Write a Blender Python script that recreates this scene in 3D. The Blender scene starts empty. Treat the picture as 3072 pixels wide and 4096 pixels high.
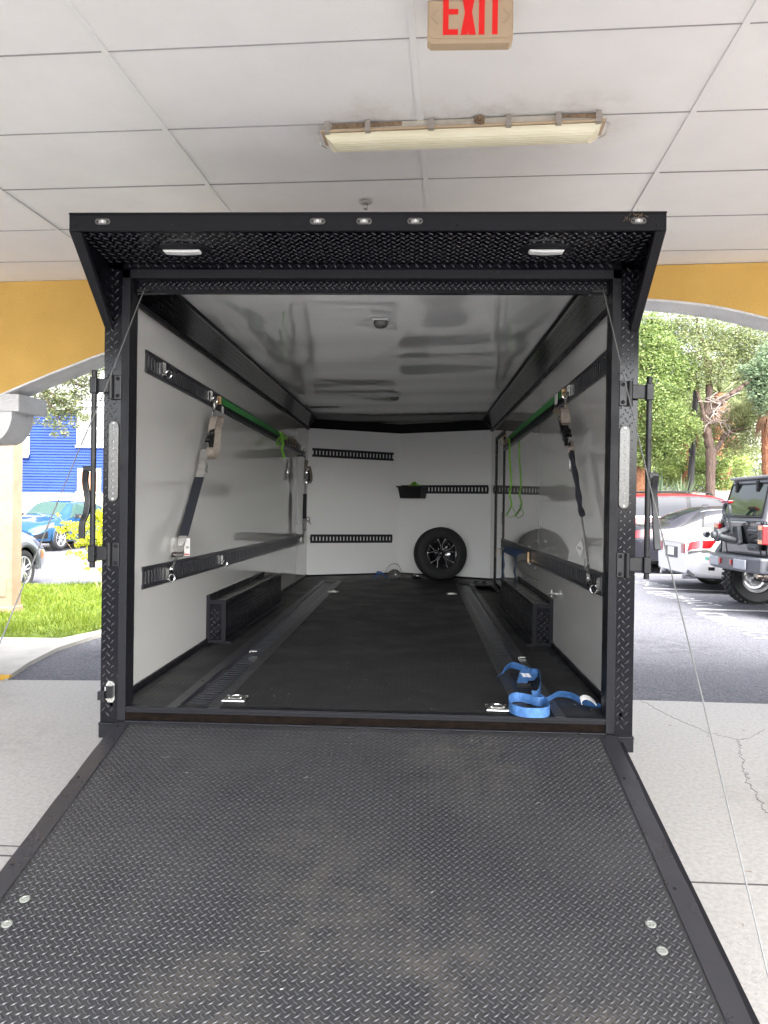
import bpy, bmesh, math, random
import numpy as np
from mathutils import Vector, Matrix
random.seed(7); rng = np.random.default_rng(7)
R = math.radians
sc = bpy.context.scene
col = sc.collection

# ------------------------------------------------------------------ camera
F = 3037.944
CAM = np.array([0.25, -3.6746, 1.6])
YAW, PITCH, ROLL = -0.0432, -0.0066, 0.0144
_f = np.array([math.sin(YAW)*math.cos(PITCH), math.cos(YAW)*math.cos(PITCH), math.sin(PITCH)])
_r0 = np.array([math.cos(YAW), -math.sin(YAW), 0.0]); _u0 = np.cross(_r0, _f)
_r = _r0*math.cos(ROLL)+_u0*math.sin(ROLL); _u = -_r0*math.sin(ROLL)+_u0*math.cos(ROLL)
cam = bpy.data.objects.new("camera", bpy.data.cameras.new("camera"))
col.objects.link(cam); sc.camera = cam
m = Matrix(((_r[0], _u[0], -_f[0], CAM[0]), (_r[1], _u[1], -_f[1], CAM[1]), (_r[2], _u[2], -_f[2], CAM[2]), (0, 0, 0, 1)))
cam.matrix_world = m
cam.data.sensor_fit = 'HORIZONTAL'; cam.data.sensor_width = 36
cam.data.lens = 36*F/3072
cam.data.clip_start = 0.05; cam.data.clip_end = 600

# ------------------------------------------------------------------ light
SUN_EL, SUN_AZ = R(58), R(140)      # azimuth measured from +Y towards +X
w = bpy.data.worlds.new("World"); sc.world = w; w.use_nodes = True
nt = w.node_tree; nt.nodes.clear()
sky = nt.nodes.new('ShaderNodeTexSky'); sky.sky_type = 'NISHITA'; sky.sun_disc = False
sky.sun_elevation = SUN_EL; sky.sun_rotation = SUN_AZ; sky.dust_density = 4.0; sky.air_density = 1.0
bw = nt.nodes.new('ShaderNodeRGBToBW')
mixc = nt.nodes.new('ShaderNodeMix'); mixc.data_type = 'RGBA'; mixc.inputs[0].default_value = 0.72
tc = nt.nodes.new('ShaderNodeTexCoord'); mp = nt.nodes.new('ShaderNodeMapping'); mp.inputs['Scale'].default_value = (1.2, 1.2, 3.5)
cl = nt.nodes.new('ShaderNodeTexNoise'); cl.inputs['Scale'].default_value = 2.2; cl.inputs['Detail'].default_value = 6
cr = nt.nodes.new('ShaderNodeMapRange'); cr.inputs['From Min'].default_value = .3; cr.inputs['From Max'].default_value = .7
cr.inputs['To Min'].default_value = 1.5; cr.inputs['To Max'].default_value = 2.3
mul = nt.nodes.new('ShaderNodeVectorMath'); mul.operation = 'SCALE'
bg = nt.nodes.new('ShaderNodeBackground'); bg.inputs['Strength'].default_value = 0.15
out = nt.nodes.new('ShaderNodeOutputWorld')
L = nt.links.new
L(sky.outputs[0], bw.inputs[0]); L(sky.outputs[0], mixc.inputs[6]); L(bw.outputs[0], mixc.inputs[7])
L(tc.outputs['Generated'], mp.inputs[0]); L(mp.outputs[0], cl.inputs['Vector']); L(cl.outputs['Fac'], cr.inputs['Value'])
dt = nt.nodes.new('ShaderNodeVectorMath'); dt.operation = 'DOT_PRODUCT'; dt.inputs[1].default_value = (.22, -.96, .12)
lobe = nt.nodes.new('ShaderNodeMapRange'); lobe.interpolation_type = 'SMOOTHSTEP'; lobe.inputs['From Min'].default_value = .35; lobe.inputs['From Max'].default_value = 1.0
lobe.inputs['To Min'].default_value = .85; lobe.inputs['To Max'].default_value = 3.2          # bright sky lobe added behind the camera to light the trailer interior
mm = nt.nodes.new('ShaderNodeMath'); mm.operation = 'MULTIPLY'
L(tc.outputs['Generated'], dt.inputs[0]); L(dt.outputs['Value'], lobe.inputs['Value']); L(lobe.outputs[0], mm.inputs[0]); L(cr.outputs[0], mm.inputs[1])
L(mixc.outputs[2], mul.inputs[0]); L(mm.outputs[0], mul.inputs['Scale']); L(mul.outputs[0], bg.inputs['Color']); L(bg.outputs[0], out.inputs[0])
sun = bpy.data.objects.new("sun", bpy.data.lights.new("sun", 'SUN')); col.objects.link(sun)
sun.data.energy = 0.8; sun.data.angle = R(12); sun.data.color = (1, .96, .9)
sd = Vector((math.sin(SUN_AZ)*math.cos(SUN_EL), math.cos(SUN_AZ)*math.cos(SUN_EL), math.sin(SUN_EL)))
sun.rotation_euler = (-sd).to_track_quat('-Z', 'Y').to_euler()
vs = sc.view_settings; vs.view_transform = 'Standard'; vs.look = 'None'; vs.gamma = 1; vs.use_curve_mapping = False
vs.exposure = 1.95
sc.cycles.max_bounces = 10; sc.cycles.diffuse_bounces = 6; sc.cycles.glossy_bounces = 5; sc.cycles.transparent_max_bounces = 16
sc.cycles.use_denoising = True

# ------------------------------------------------------------------ measuring: photo pixel -> point on a real plane
def ray(p): return _f + _r*(p[0]-1536)/F - _u*(p[1]-2048)/F
def PX(p, v): q = ray(p); return CAM + q*((v-CAM[0])/q[0])
def PY(p, v): q = ray(p); return CAM + q*((v-CAM[1])/q[1])
def PZ(p, v): q = ray(p); return CAM + q*((v-CAM[2])/q[2])
def FZ(y): return 0.60+0.0055*y            # trailer floor height
def PF(p, dz=0.0):
    q = ray(p); s = .0055; return CAM + q*((.60+dz+s*CAM[1]-CAM[2])/(q[2]-s*q[1]))
def RZ(y): return .53+.24*y                # ramp surface
def PR(p, dz=0.0):
    q = ray(p); s = .24; return CAM + q*((.53+dz+s*CAM[1]-CAM[2])/(q[2]-s*q[1]))
def GZ(x, y):                              # ground height, gently rising beyond the slab
    s = .0175+.0075*max(-1, min(1, x/4)); return s*max(0, min(y, 45)-3.2)
def PG(p):
    q = ray(p); z = 0
    for _ in range(8):
        P = CAM+q*((z-CAM[2])/q[2]); z = GZ(P[0], P[1])
    return P
def zw(ox, oy, w_, W_=1659):
    s = W_/w_; return lambda a, b: (ox+a/s, oy+b/s)
z1 = zw(1200, 0, 1300); zA = zw(200, 800, 1100); zB = zw(1900, 800, 1172); zE = zw(500, 1500, 800)
z3 = zw(0, 1400, 500, 790); z4 = zw(2400, 1200, 672, 929); z5 = zw(2500, 1800, 572, 1582); z6 = zw(0, 1550, 430, 1268)
zR = zw(1900, 1500, 700, 1548); zC = zw(1150, 1650, 900); zF = zw(350, 2200, 1050); zG = zw(1800, 2200, 800)
zH = zw(2000, 2800, 1072); zI = zw(0, 2700, 1200); zK = zw(1100, 1050, 1000); zT = zw(2540, 1220, 532)

# ------------------------------------------------------------------ materials
MATS = {}
def mat(name, c, rough=.5, metal=0.0, var=.0, vs_=6.0, bump=0.0, bs=60.0, spec=.5, coat=0.0, c2=None, emit=None, trans=0.0, alpha=1.0, rvar=0.0, aniso=(1,1,1), bdist=.01, detail=5):
    if name in MATS: return MATS[name]
    M = bpy.data.materials.new(name); M.use_nodes = True; n = M.node_tree; b = n.nodes['Principled BSDF']
    b.inputs['Base Color'].default_value = (*c, 1); b.inputs['Roughness'].default_value = rough
    b.inputs['Metallic'].default_value = metal; b.inputs['Specular IOR Level'].default_value = spec
    b.inputs['Coat Weight'].default_value = coat; b.inputs['Coat Roughness'].default_value = .015
    b.inputs['Transmission Weight'].default_value = trans; b.inputs['Alpha'].default_value = alpha
    if emit: b.inputs['Emission Color'].default_value = (*c, 1); b.inputs['Emission Strength'].default_value = emit
    t = n.nodes.new('ShaderNodeTexCoord'); mpp = n.nodes.new('ShaderNodeMapping'); mpp.inputs['Scale'].default_value = aniso
    n.links.new(t.outputs['Object'], mpp.inputs[0])
    if var or c2 or rvar:
        a = n.nodes.new('ShaderNodeTexNoise'); a.inputs['Scale'].default_value = vs_; a.inputs['Detail'].default_value = detail; a.inputs['Roughness'].default_value = .6
        n.links.new(mpp.outputs[0], a.inputs['Vector'])
        if var or c2:
            r = n.nodes.new('ShaderNodeValToRGB'); r.color_ramp.elements[0].position = .32; r.color_ramp.elements[1].position = .68
            k1 = tuple(x*(1-var) for x in c); k2 = c2 or tuple(min(1, x*(1+var)) for x in c)
            r.color_ramp.elements[0].color = (*k1, 1); r.color_ramp.elements[1].color = (*k2, 1)
            n.links.new(a.outputs['Fac'], r.inputs[0]); n.links.new(r.outputs[0], b.inputs['Base Color'])
        if rvar:
            q = n.nodes.new('ShaderNodeMapRange'); q.inputs['From Min'].default_value = .3; q.inputs['From Max'].default_value = .7
            q.inputs['To Min'].default_value = max(.02, rough-rvar); q.inputs['To Max'].default_value = rough+rvar
            n.links.new(a.outputs['Fac'], q.inputs[0]); n.links.new(q.outputs[0], b.inputs['Roughness'])
    if bump:
        a2 = n.nodes.new('ShaderNodeTexNoise'); a2.inputs['Scale'].default_value = bs; a2.inputs['Detail'].default_value = 3
        n.links.new(mpp.outputs[0], a2.inputs['Vector'])
        bp = n.nodes.new('ShaderNodeBump'); bp.inputs['Strength'].default_value = bump; bp.inputs['Distance'].default_value = bdist
        n.links.new(a2.outputs['Fac'], bp.inputs['Height']); n.links.new(bp.outputs[0], b.inputs['Normal'])
    MATS[name] = M; return M
M = {}
M['asphalt'] = mat('asphalt', (.085, .087, .10), .85, var=.35, vs_=45, bump=1, bs=70, bdist=.02, c2=(.20, .20, .225), rvar=.06, detail=8)
M['concrete'] = mat('concrete', (.43, .41, .385), .85, var=.1, vs_=38, bump=.6, bs=140, bdist=.005, c2=(.51, .49, .46), detail=10)
M['joint'] = mat('joint_dark', (.10, .09, .085), .9)
M['kerbc'] = mat('kerb_concrete', (.48, .46, .42), .85, var=.12, vs_=3, bump=.3, bs=120, bdist=.003)
M['lawn'] = mat('lawn_soil', (.13, .19, .03), .95, var=.3, vs_=3)
M['grass'] = mat('grass_blade', (.17, .27, .04), .75, var=.35, vs_=1.5, c2=(.3, .38, .07), trans=0)
M['mark'] = mat('road_paint', (.58, .57, .56), .7, var=.15, vs_=30)
M['ceil'] = mat('ceiling_panel_paint', (.80, .785, .765), .6, var=.02, vs_=3.5, bump=.5, bs=130, bdist=.002, detail=9, c2=(.83, .815, .795))
M['grid'] = mat('ceiling_grid_paint', (.78, .77, .75), .5)
M['gap'] = mat('ceiling_gap_grey', (.30, .29, .28), .9)  # dark grey of the backing sheet and the thin panel joint lines
M['yellow'] = mat('yellow_stucco', (.66, .405, .10), .9, var=.05, vs_=1.8, bump=.8, bs=75, bdist=.006, c2=(.72, .455, .12), detail=9)
M['wstucco'] = mat('white_stucco', (.76, .76, .76), .9, var=.06, vs_=4, bump=1, bs=75, bdist=.010, c2=(.86, .86, .86))
M['peach'] = mat('peach_stucco', (.32, .225, .15), .9, var=.1, vs_=4, bump=1, bs=60, bdist=.012, c2=(.37, .265, .185))
M['bpl'] = mat('black_tread_plate', (.004, .004, .006), .14, spec=.20, coat=.0, rvar=.05, vs_=5)
M['bsm'] = mat('black_smooth_trim', (.009, .009, .011), .42, spec=.16, rvar=.1, vs_=7)
M['bmet'] = mat('black_metal', (.007, .007, .008), .32, spec=.3, rvar=.08)
M['ramp'] = mat('black_ramp_plate', (.020, .020, .022), .44, spec=.45, rvar=.09, vs_=2.0, c2=(.033, .033, .033))
def dusty(Mx, spots, c):
    n = Mx.node_tree; b = n.nodes['Principled BSDF']; src = b.inputs['Base Color'].links[0].from_socket
    t = n.nodes.new('ShaderNodeTexCoord'); tot = None
    for (x, y, r) in spots:
        sb_ = n.nodes.new('ShaderNodeVectorMath'); sb_.operation = 'DISTANCE'; sb_.inputs[1].default_value = (x, y, 0)
        ml = n.nodes.new('ShaderNodeVectorMath'); ml.operation = 'MULTIPLY'; ml.inputs[1].default_value = (1, 1, 0)
        mr = n.nodes.new('ShaderNodeMapRange'); mr.interpolation_type = 'SMOOTHSTEP'; mr.inputs['From Min'].default_value = r; mr.inputs['From Max'].default_value = r*.15
        n.links.new(t.outputs['Object'], ml.inputs[0]); n.links.new(ml.outputs[0], sb_.inputs[0]); n.links.new(sb_.outputs['Value'], mr.inputs['Value'])
        if tot is None: tot = mr.outputs[0]
        else:
            ad = n.nodes.new('ShaderNodeMath'); ad.operation = 'MAXIMUM'; n.links.new(tot, ad.inputs[0]); n.links.new(mr.outputs[0], ad.inputs[1]); tot = ad.outputs[0]
    nz = n.nodes.new('ShaderNodeTexNoise'); nz.inputs['Scale'].default_value = 7; nz.inputs['Detail'].default_value = 9; nz.inputs['Roughness'].default_value = .7; n.links.new(t.outputs['Object'], nz.inputs['Vector'])
    m1 = n.nodes.new('ShaderNodeMapRange'); m1.inputs['From Min'].default_value = .42; m1.inputs['From Max'].default_value = .72; n.links.new(nz.outputs['Fac'], m1.inputs['Value'])
    mu = n.nodes.new('ShaderNodeMath'); mu.operation = 'MULTIPLY'; n.links.new(tot, mu.inputs[0]); n.links.new(m1.outputs[0], mu.inputs[1])
    mx = n.nodes.new('ShaderNodeMix'); mx.data_type = 'RGBA'; n.links.new(mu.outputs[0], mx.inputs[0]); n.links.new(src, mx.inputs[6]); mx.inputs[7].default_value = (*c, 1); n.links.new(mx.outputs[2], b.inputs['Base Color'])
OY = -3.3      # part meshes are kept relative to the trailer's origin at y=3.3
dusty(M['ramp'], [(.02, -1.10+OY, .45), (.35, -1.35+OY, .35), (-.15, -.85+OY, .30), (.5, -.25+OY, .45), (.15, -1.75+OY, .4), (-.35, -1.5+OY, .3), (.75, -1.6+OY, .3)], (.075, .068, .058))
dusty(M['ceil'], [(.0, -2.12, .45), (.5, -2.15, .5), (.95, -2.2, .4)], (.60, .565, .51))
dusty(M['concrete'], [(2.4, .6, .6), (-2.6, 1.2, .8), (-3.3, 2.2, .6)], (.33, .31, .285))
dusty(M['asphalt'], [(3.2, 5.2, .9), (4.2, 7.5, 1.0), (-3.0, 4.2, .5), (6.0, 10.5, 1.5)], (.05, .05, .055))
M['floor'] = mat('black_rubber_floor', (.019, .0185, .0185), .5, spec=.35, rvar=.1, vs_=3)
M['dark'] = mat('dark_recess', (.006, .006, .007), .6)
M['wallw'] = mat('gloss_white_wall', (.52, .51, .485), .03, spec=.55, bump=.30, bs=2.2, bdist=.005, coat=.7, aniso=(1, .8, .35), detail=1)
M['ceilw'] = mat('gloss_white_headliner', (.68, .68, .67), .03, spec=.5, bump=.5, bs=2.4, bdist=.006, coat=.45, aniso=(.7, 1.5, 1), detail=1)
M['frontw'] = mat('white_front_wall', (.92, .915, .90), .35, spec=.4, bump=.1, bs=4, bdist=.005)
M['etrack'] = mat('black_track_steel', (.022, .022, .027), .30, spec=.45)
M['zinc'] = mat('zinc_steel', (.46, .455, .43), .3, metal=1, var=.15, vs_=30, rvar=.1)
M['brass'] = mat('yellow_zinc', (.50, .34, .18), .3, metal=1)
M['chrome'] = mat('chrome', (.8, .8, .8), .12, metal=1)
M['lens'] = mat('clear_lens', (.10, .098, .092), .22, spec=.5, var=.35, vs_=90)
M['wplas'] = mat('white_plastic', (.72, .72, .70), .3)
M['green'] = mat('green_webbing', (.04, .23, .055), .7, bump=.6, bs=300, bdist=.001, var=.15, vs_=20)
M['lime'] = mat('lime_webbing', (.26, .62, .06), .6)
M['blue'] = mat('blue_webbing', (.03, .115, .30), .7, var=.3, vs_=22, bump=.8, bs=400, bdist=.002, c2=(.06, .17, .40))
M['tan'] = mat('tan_webbing', (.23, .195, .16), .7, var=.2, vs_=25, bump=.5, bs=300, bdist=.001)
M['greyweb'] = mat('grey_webbing', (.21, .20, .185), .7, var=.15, vs_=25, bump=.5, bs=300, bdist=.001)
M['navy'] = mat('dark_sleeve', (.012, .013, .02), .8)
M['paper'] = mat('white_tag', (.75, .74, .70), .7)
M['redtag'] = mat('red_print', (.55, .06, .05), .7)
M['rubber'] = mat('tyre_rubber', (.017, .017, .018), .7, bump=.3, bs=60, bdist=.003)
M['bin'] = mat('black_bin_plastic', (.012, .012, .014), .4)
M['cream'] = mat('cream_plastic', (.46, .345, .22), .4, var=.05, vs_=4)
M['red'] = mat('exit_red', (.55, .004, .002), .5, emit=.12)
M['lensy'] = mat('yellowed_acrylic', (.80, .74, .50), .25, var=.08, vs_=3, c2=(.84, .79, .58), spec=.6)
M['fixh'] = mat('fixture_housing', (.52, .47, .38), .5, var=.3, vs_=9, c2=(.60, .56, .46))
M['grime'] = mat('brown_grime', (.22, .15, .09), .9, var=.4, vs_=60)
M['leafr'] = mat('dead_leaf', (.25, .08, .03), .8)
M['yrope'] = mat('yellow_rope', (.70, .42, .05), .8)
M['glass'] = mat('car_glass', (.02, .022, .028), .04, spec=.12)
M['glassb'] = mat('green_car_glass', (.04, .075, .065), .04, spec=.2)
M['hglass'] = mat('house_window_glass', (.05, .055, .06), .08, spec=.5)
M['silver'] = mat('silver_paint', (.66, .66, .68), .22, metal=.35, coat=1)
M['blackp'] = mat('black_car_paint', (.012, .013, .015), .15, coat=1)
M['darkp'] = mat('dark_grey_paint', (.025, .024, .03), .2, coat=.25, spec=.3)
M['redp'] = mat('red_car_paint', (.30, .012, .02), .25, coat=.4)
M['bluep'] = mat('blue_car_paint', (.012, .065, .15), .2, metal=.2, coat=1)
M['greyp'] = mat('grey_suv_paint', (.22, .235, .25), .25, metal=.3, coat=1)
M['clad'] = mat('grey_cladding', (.06, .065, .07), .6)
M['bumpg'] = mat('grey_steel_bumper', (.10, .105, .12), .45, metal=.3, var=.1, vs_=8)
M['hardtop'] = mat('grey_hardtop', (.17, .17, .18), .5)
M['tail'] = mat('tail_lamp_red', (.24, .004, .006), .12, coat=1)
M['orange'] = mat('orange_reflector', (.85, .16, .03), .3)
M['alloy'] = mat('alloy_wheel', (.62, .62, .63), .28, metal=.8)
M['siding'] = mat('blue_siding', (.005, .029, .17), .6, var=.1, vs_=1.5, c2=(.008, .039, .21))
M['htrim'] = mat('white_house_trim', (.80, .79, .76), .6)
M['found'] = mat('cream_foundation', (.72, .60, .42), .8, var=.05)
M['roofm'] = mat('shingle_roof', (.28, .27, .26), .9, var=.2, vs_=10)
M['bark'] = mat('tree_bark', (.10, .068, .052), .95, var=.35, vs_=9, bump=1, bs=20, bdist=.05, aniso=(1, 1, .3))
M['palmb'] = mat('palm_bark', (.27, .12, .06), .95, var=.3, vs_=14, bump=1, bs=22, bdist=.05)
M['frond'] = mat('dead_frond', (.24, .14, .08), .9, var=.3, vs_=5)
M['fence'] = mat('weathered_fence', (.42, .33, .30), .9, var=.2, vs_=5)
M['pole'] = mat('dark_pole', (.05, .045, .045), .8)
def leafm(name, c, c2, trl=.45):
    if name in MATS: return MATS[name]
    Mx = bpy.data.materials.new(name); Mx.use_nodes = True; n = Mx.node_tree; n.nodes.clear()
    o = n.nodes.new('ShaderNodeOutputMaterial'); d = n.nodes.new('ShaderNodeBsdfPrincipled'); tr = n.nodes.new('ShaderNodeBsdfTranslucent'); mx = n.nodes.new('ShaderNodeMixShader')
    g = n.nodes.new('ShaderNodeNewGeometry'); r = n.nodes.new('ShaderNodeValToRGB')
    r.color_ramp.elements[0].color = (*c, 1); r.color_ramp.elements[1].color = (*c2, 1)
    n.links.new(g.outputs['Random Per Island'], r.inputs[0]); n.links.new(r.outputs[0], d.inputs['Base Color']); n.links.new(r.outputs[0], tr.inputs['Color'])
    d.inputs['Roughness'].default_value = .5; mx.inputs[0].default_value = trl
    n.links.new(d.outputs[0], mx.inputs[1]); n.links.new(tr.outputs[0], mx.inputs[2]); n.links.new(mx.outputs[0], o.inputs[0])
    MATS[name] = Mx; return Mx
M['leafA'] = leafm('bright_green_leaf', (.10, .165, .045), (.32, .39, .13))
M['leafB'] = leafm('olive_green_leaf', (.12, .155, .06), (.34, .38, .17))
M['leafC'] = leafm('yellow_green_leaf', (.42, .48, .02), (.62, .60, .05))
M['leafD'] = leafm('blue_green_leaf', (.10, .16, .09), (.28, .35, .20))
M['leafE'] = leafm('light_shrub_leaf', (.24, .33, .09), (.46, .52, .20))
M['leafO'] = leafm('oak_leaf', (.10, .13, .05), (.26, .28, .13))

# ------------------------------------------------------------------ mesh helpers
LUGM = {'black_tread_plate': mat('worn_glint_tread', (.06, .06, .065), .24, metal=.7, rvar=.08, vs_=12), 'black_ramp_plate': mat('worn_ramp_tread', (.030, .030, .032), .33, spec=.6, rvar=.08, vs_=5)}
class MB:
    def __init__(s): s.v = []; s.f = []; s.nv = 0; s.lr = []; s.pc = []
    def add(s, v, f):
        s.v.append(np.asarray(v, float).reshape(-1, 3)); n = s.nv
        s.pc.append((s.v[-1], [tuple(int(i) for i in q) for q in f]))
        s.f.extend([tuple(int(i)+n for i in q) for q in f]); s.nv += len(s.v[-1]); return s
    def box(s, x0, x1, y0, y1, z0, z1, rot=None, c=None):
        v = np.array([(x, y, z) for z in (z0, z1) for y in (y0, y1) for x in (x0, x1)], float)
        if rot is not None:
            cc = np.array(c if c is not None else v.mean(0)); v = (np.array(rot) @ (v-cc).T).T+cc
        return s.add(v, [(0, 2, 3, 1), (4, 5, 7, 6), (0, 1, 5, 4), (2, 6, 7, 3), (0, 4, 6, 2), (1, 3, 7, 5)])
    def obox(s, c, ax, ay, az, hx, hy, hz):
        c, ax, ay, az = map(np.array, (c, ax, ay, az)); 
        v = [c+ax*hx*i+ay*hy*j+az*hz*k for k in (-1, 1) for j in (-1, 1) for i in (-1, 1)]
        return s.add(v, [(0, 2, 3, 1), (4, 5, 7, 6), (0, 1, 5, 4), (2, 6, 7, 3), (0, 4, 6, 2), (1, 3, 7, 5)])
    def prism(s, poly, d):      # poly: 3d pts ; d: extrusion vector
        p = np.array(poly, float); n = len(p); q = p+np.array(d)
        return s.add(np.vstack([p, q]), [tuple(range(n)), tuple(range(2*n-1, n-1, -1))]+[(i, i+n, (i+1) % n+n, (i+1) % n) for i in range(n)])
    def tube(s, pts, r, n=8, caps=True, closed=False):
        pts = [np.array(p, float) for p in pts]; k = len(pts); rs = r if hasattr(r, '__len__') else [r]*k
        rings = []; prev = None
        for i, p in enumerate(pts):
            a = pts[(i-1) % k] if (i > 0 or closed) else p; b = pts[(i+1) % k] if (i < k-1 or closed) else p
            t = b-a; t /= (np.linalg.norm(t)+1e-9)
            if prev is None:
                u = np.cross(t, [0, 0, 1]); u = u if np.linalg.norm(u) > .1 else np.cross(t, [1, 0, 0])
            else: u = prev-t*(prev@t)
            u /= np.linalg.norm(u)+1e-9; prev = u; w_ = np.cross(t, u)
            rings.append([p+rs[i]*(u*math.cos(2*math.pi*j/n)+w_*math.sin(2*math.pi*j/n)) for j in range(n)])
        f = []; kk = k if closed else k-1
        for i in range(kk):
            for j in range(n):
                a = i*n+j; b = i*n+(j+1) % n; c = ((i+1) % k)*n+(j+1) % n; d = ((i+1) % k)*n+j; f.append((a, b, c, d))
        if caps and not closed: f += [tuple(range(n-1, -1, -1)), tuple(range((k-1)*n, k*n))]
        return s.add(np.array(rings).reshape(-1, 3), f)
    def lathe(s, prof, c, axis, n=32, up=None):   # prof: (r, h)
        c = np.array(c, float); a = np.array(axis, float); a /= np.linalg.norm(a)
        u = np.cross(a, [0, 0, 1]); u = u if np.linalg.norm(u) > .1 else np.cross(a, [1, 0, 0]); u /= np.linalg.norm(u); w_ = np.cross(a, u)
        v = [c+a*h+r*(u*math.cos(2*math.pi*j/n)+w_*math.sin(2*math.pi*j/n)) for r, h in prof for j in range(n)]
        f = [(i*n+j, i*n+(j+1) % n, (i+1)*n+(j+1) % n, (i+1)*n+j) for i in range(len(prof)-1) for j in range(n)]
        return s.add(v, f)
    def ribbon(s, pts, wd, w_, th=.002):
        pts = np.array(pts, float); k = len(pts); wd = np.array(wd, float)
        if wd.ndim == 1: wd = np.tile(wd, (k, 1))
        wd = wd/np.linalg.norm(wd, axis=1)[:, None]
        T = np.gradient(pts, axis=0); T /= np.linalg.norm(T, axis=1)[:, None]+1e-9
        N = np.cross(T, wd); N /= np.linalg.norm(N, axis=1)[:, None]+1e-9
        v = np.stack([pts-wd*w_/2-N*th/2, pts+wd*w_/2-N*th/2, pts+wd*w_/2+N*th/2, pts-wd*w_/2+N*th/2], 1).reshape(-1, 3)
        f = [(i*4+j, i*4+(j+1) % 4, i*4+4+(j+1) % 4, i*4+4+j) for i in range(k-1) for j in range(4)]
        f += [(3, 2, 1, 0), (k*4-4, k*4-3, k*4-2, k*4-1)]
        return s.add(v, f)
    def lugs(s, o, ux, uy, sx, sy, px, py, ln, wd, h, hi=True, ang=45, keep=None, off=(0, 0)):
        o, ux, uy = (np.array(q, float) for q in (o, ux, uy)); nrm = np.cross(ux, uy); nrm /= np.linalg.norm(nrm)
        cx, cy, cs = [], [], []
        nx, ny = int(sx/px), int(sy/py)
        gx, gy = np.meshgrid((np.arange(nx)+.25)*px+off[0], (np.arange(ny)+.25)*py+off[1])
        A = np.stack([gx.ravel(), gy.ravel(), np.full(gx.size, R(ang))], 1)
        B = np.stack([gx.ravel()+px/2, gy.ravel()+py/2, np.full(gx.size, R(-ang))], 1)
        C = np.vstack([A, B]); mg = ln*.36
        C = C[(C[:, 0] > mg) & (C[:, 0] < sx-mg) & (C[:, 1] > mg) & (C[:, 1] < sy-mg)]
        if keep is not None: C = C[keep(C[:, 0], C[:, 1])]
        if hi:
            t = [(-.5, 0, 0), (-.28, -.38, 0), (0, -.5, 0), (.28, -.38, 0), (.5, 0, 0), (.28, .38, 0), (0, .5, 0), (-.28, .38, 0),
                 (-.30, 0, .8), (-.1, -.2, 1), (.1, -.2, 1), (.30, 0, .8), (.1, .2, 1), (-.1, .2, 1)]
            fs = [(0, 1, 8), (1, 2, 9, 8), (2, 3, 10, 9), (3, 4, 11), (3, 11, 10), (4, 5, 11), (5, 6, 12, 11), (6, 7, 13, 12), (7, 0, 8), (7, 8, 13), (8, 9, 13), (9, 10, 12, 13), (10, 11, 12)]
        else:
            t = [(-.5, 0, 0), (0, -.5, 0), (.5, 0, 0), (0, .5, 0), (-.22, 0, 1), (.22, 0, 1)]
            fs = [(0, 1, 4), (1, 2, 5), (1, 5, 4), (2, 3, 5), (3, 0, 4), (3, 4, 5)]
        t = np.array(t); n = len(t); ca, sa = np.cos(C[:, 2:3]), np.sin(C[:, 2:3])
        lx = t[:, 0]*ln; ly = t[:, 1]*wd
        X = C[:, 0:1]+lx*ca-ly*sa; Y = C[:, 1:2]+lx*sa+ly*ca; Z = np.tile(t[:, 2]*h, (len(C), 1))
        V = o+X[..., None]*ux+Y[..., None]*uy+Z[..., None]*nrm
        base = s.nv; s.v.append(V.reshape(-1, 3)); s.nv += len(C)*n; f0 = len(s.f)
        for q in fs:
            a = (np.arange(len(C))*n)[:, None]+np.array(q)+base; s.f.extend(map(tuple, a.tolist()))
        s.lr.append((f0, len(s.f)))
        return s
    def each(s, name, material, parent=None, **k):      # every added piece as an object of its own
        for v, f in s.pc: MB().add(v, f).build(name, material, parent, **k)
    def build(s, name, material, parent=None, smooth=False, bevel=0, local=False, segs=2, autos=False):
        me = bpy.data.meshes.new(name); V = np.vstack(s.v)
        if parent is not None and not local:
            off = Vector((0, 0, 0)); p = parent
            while p is not None: off += p.location; p = p.parent
            V = V-np.array(off)
        me.from_pydata(V.tolist(), [], s.f); me.update()
        if smooth:
            me.shade_smooth()
        me.materials.append(material)
        if s.lr and material.name in LUGM:      # raised treads: wear, plus highlights put into their lighter colour
            me.materials.append(LUGM[material.name]); mi = np.zeros(len(me.polygons), np.int32)
            for a_, b_ in s.lr: mi[a_:b_] = 1
            me.polygons.foreach_set('material_index', mi)
        ob = bpy.data.objects.new(name, me); col.objects.link(ob)
        if parent is not None: ob.parent = parent
        if bevel:
            b = ob.modifiers.new('bevel', 'BEVEL'); b.width = bevel; b.segments = segs; b.limit_method = 'ANGLE'; b.angle_limit = R(40)
            if smooth: me.shade_smooth()
        return ob
def thing(name, label, cat, loc=(0, 0, 0), rz=0, group=None):
    o = bpy.data.objects.new(name, None); col.objects.link(o); o.location = loc; o.rotation_euler = (0, 0, rz)
    o.empty_display_size = .1
    return tag(o, label, cat, group)
def tag(o, label, cat, group=None):
    o['label'] = label; o['category'] = cat
    if group: o['group'] = group
    return o
def struct(mb, name, material, **k):
    o = mb.build(name, material, **k); o['kind'] = 'structure'; return o
def copy_tree(o, parent=None):
    c = o.copy(); col.objects.link(c)
    if parent is not None: c.parent = parent
    for ch in [x for x in list(bpy.data.objects) if x.parent == o]: copy_tree(ch, c)
    return c
def smooth_path(P, n=8):
    P = [np.array(p, float) for p in P]; Q = [2*P[0]-P[1]]+P+[2*P[-1]-P[-2]]; o = []
    for i in range(1, len(Q)-2):
        for k in range(n):
            t = k/n; a, b, c, d = Q[i-1:i+3]
            o.append(.5*((2*b)+(-a+c)*t+(2*a-5*b+4*c-d)*t*t+(-a+3*b-3*c+d)*t**3))
    o.append(P[-1]); return o
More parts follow.
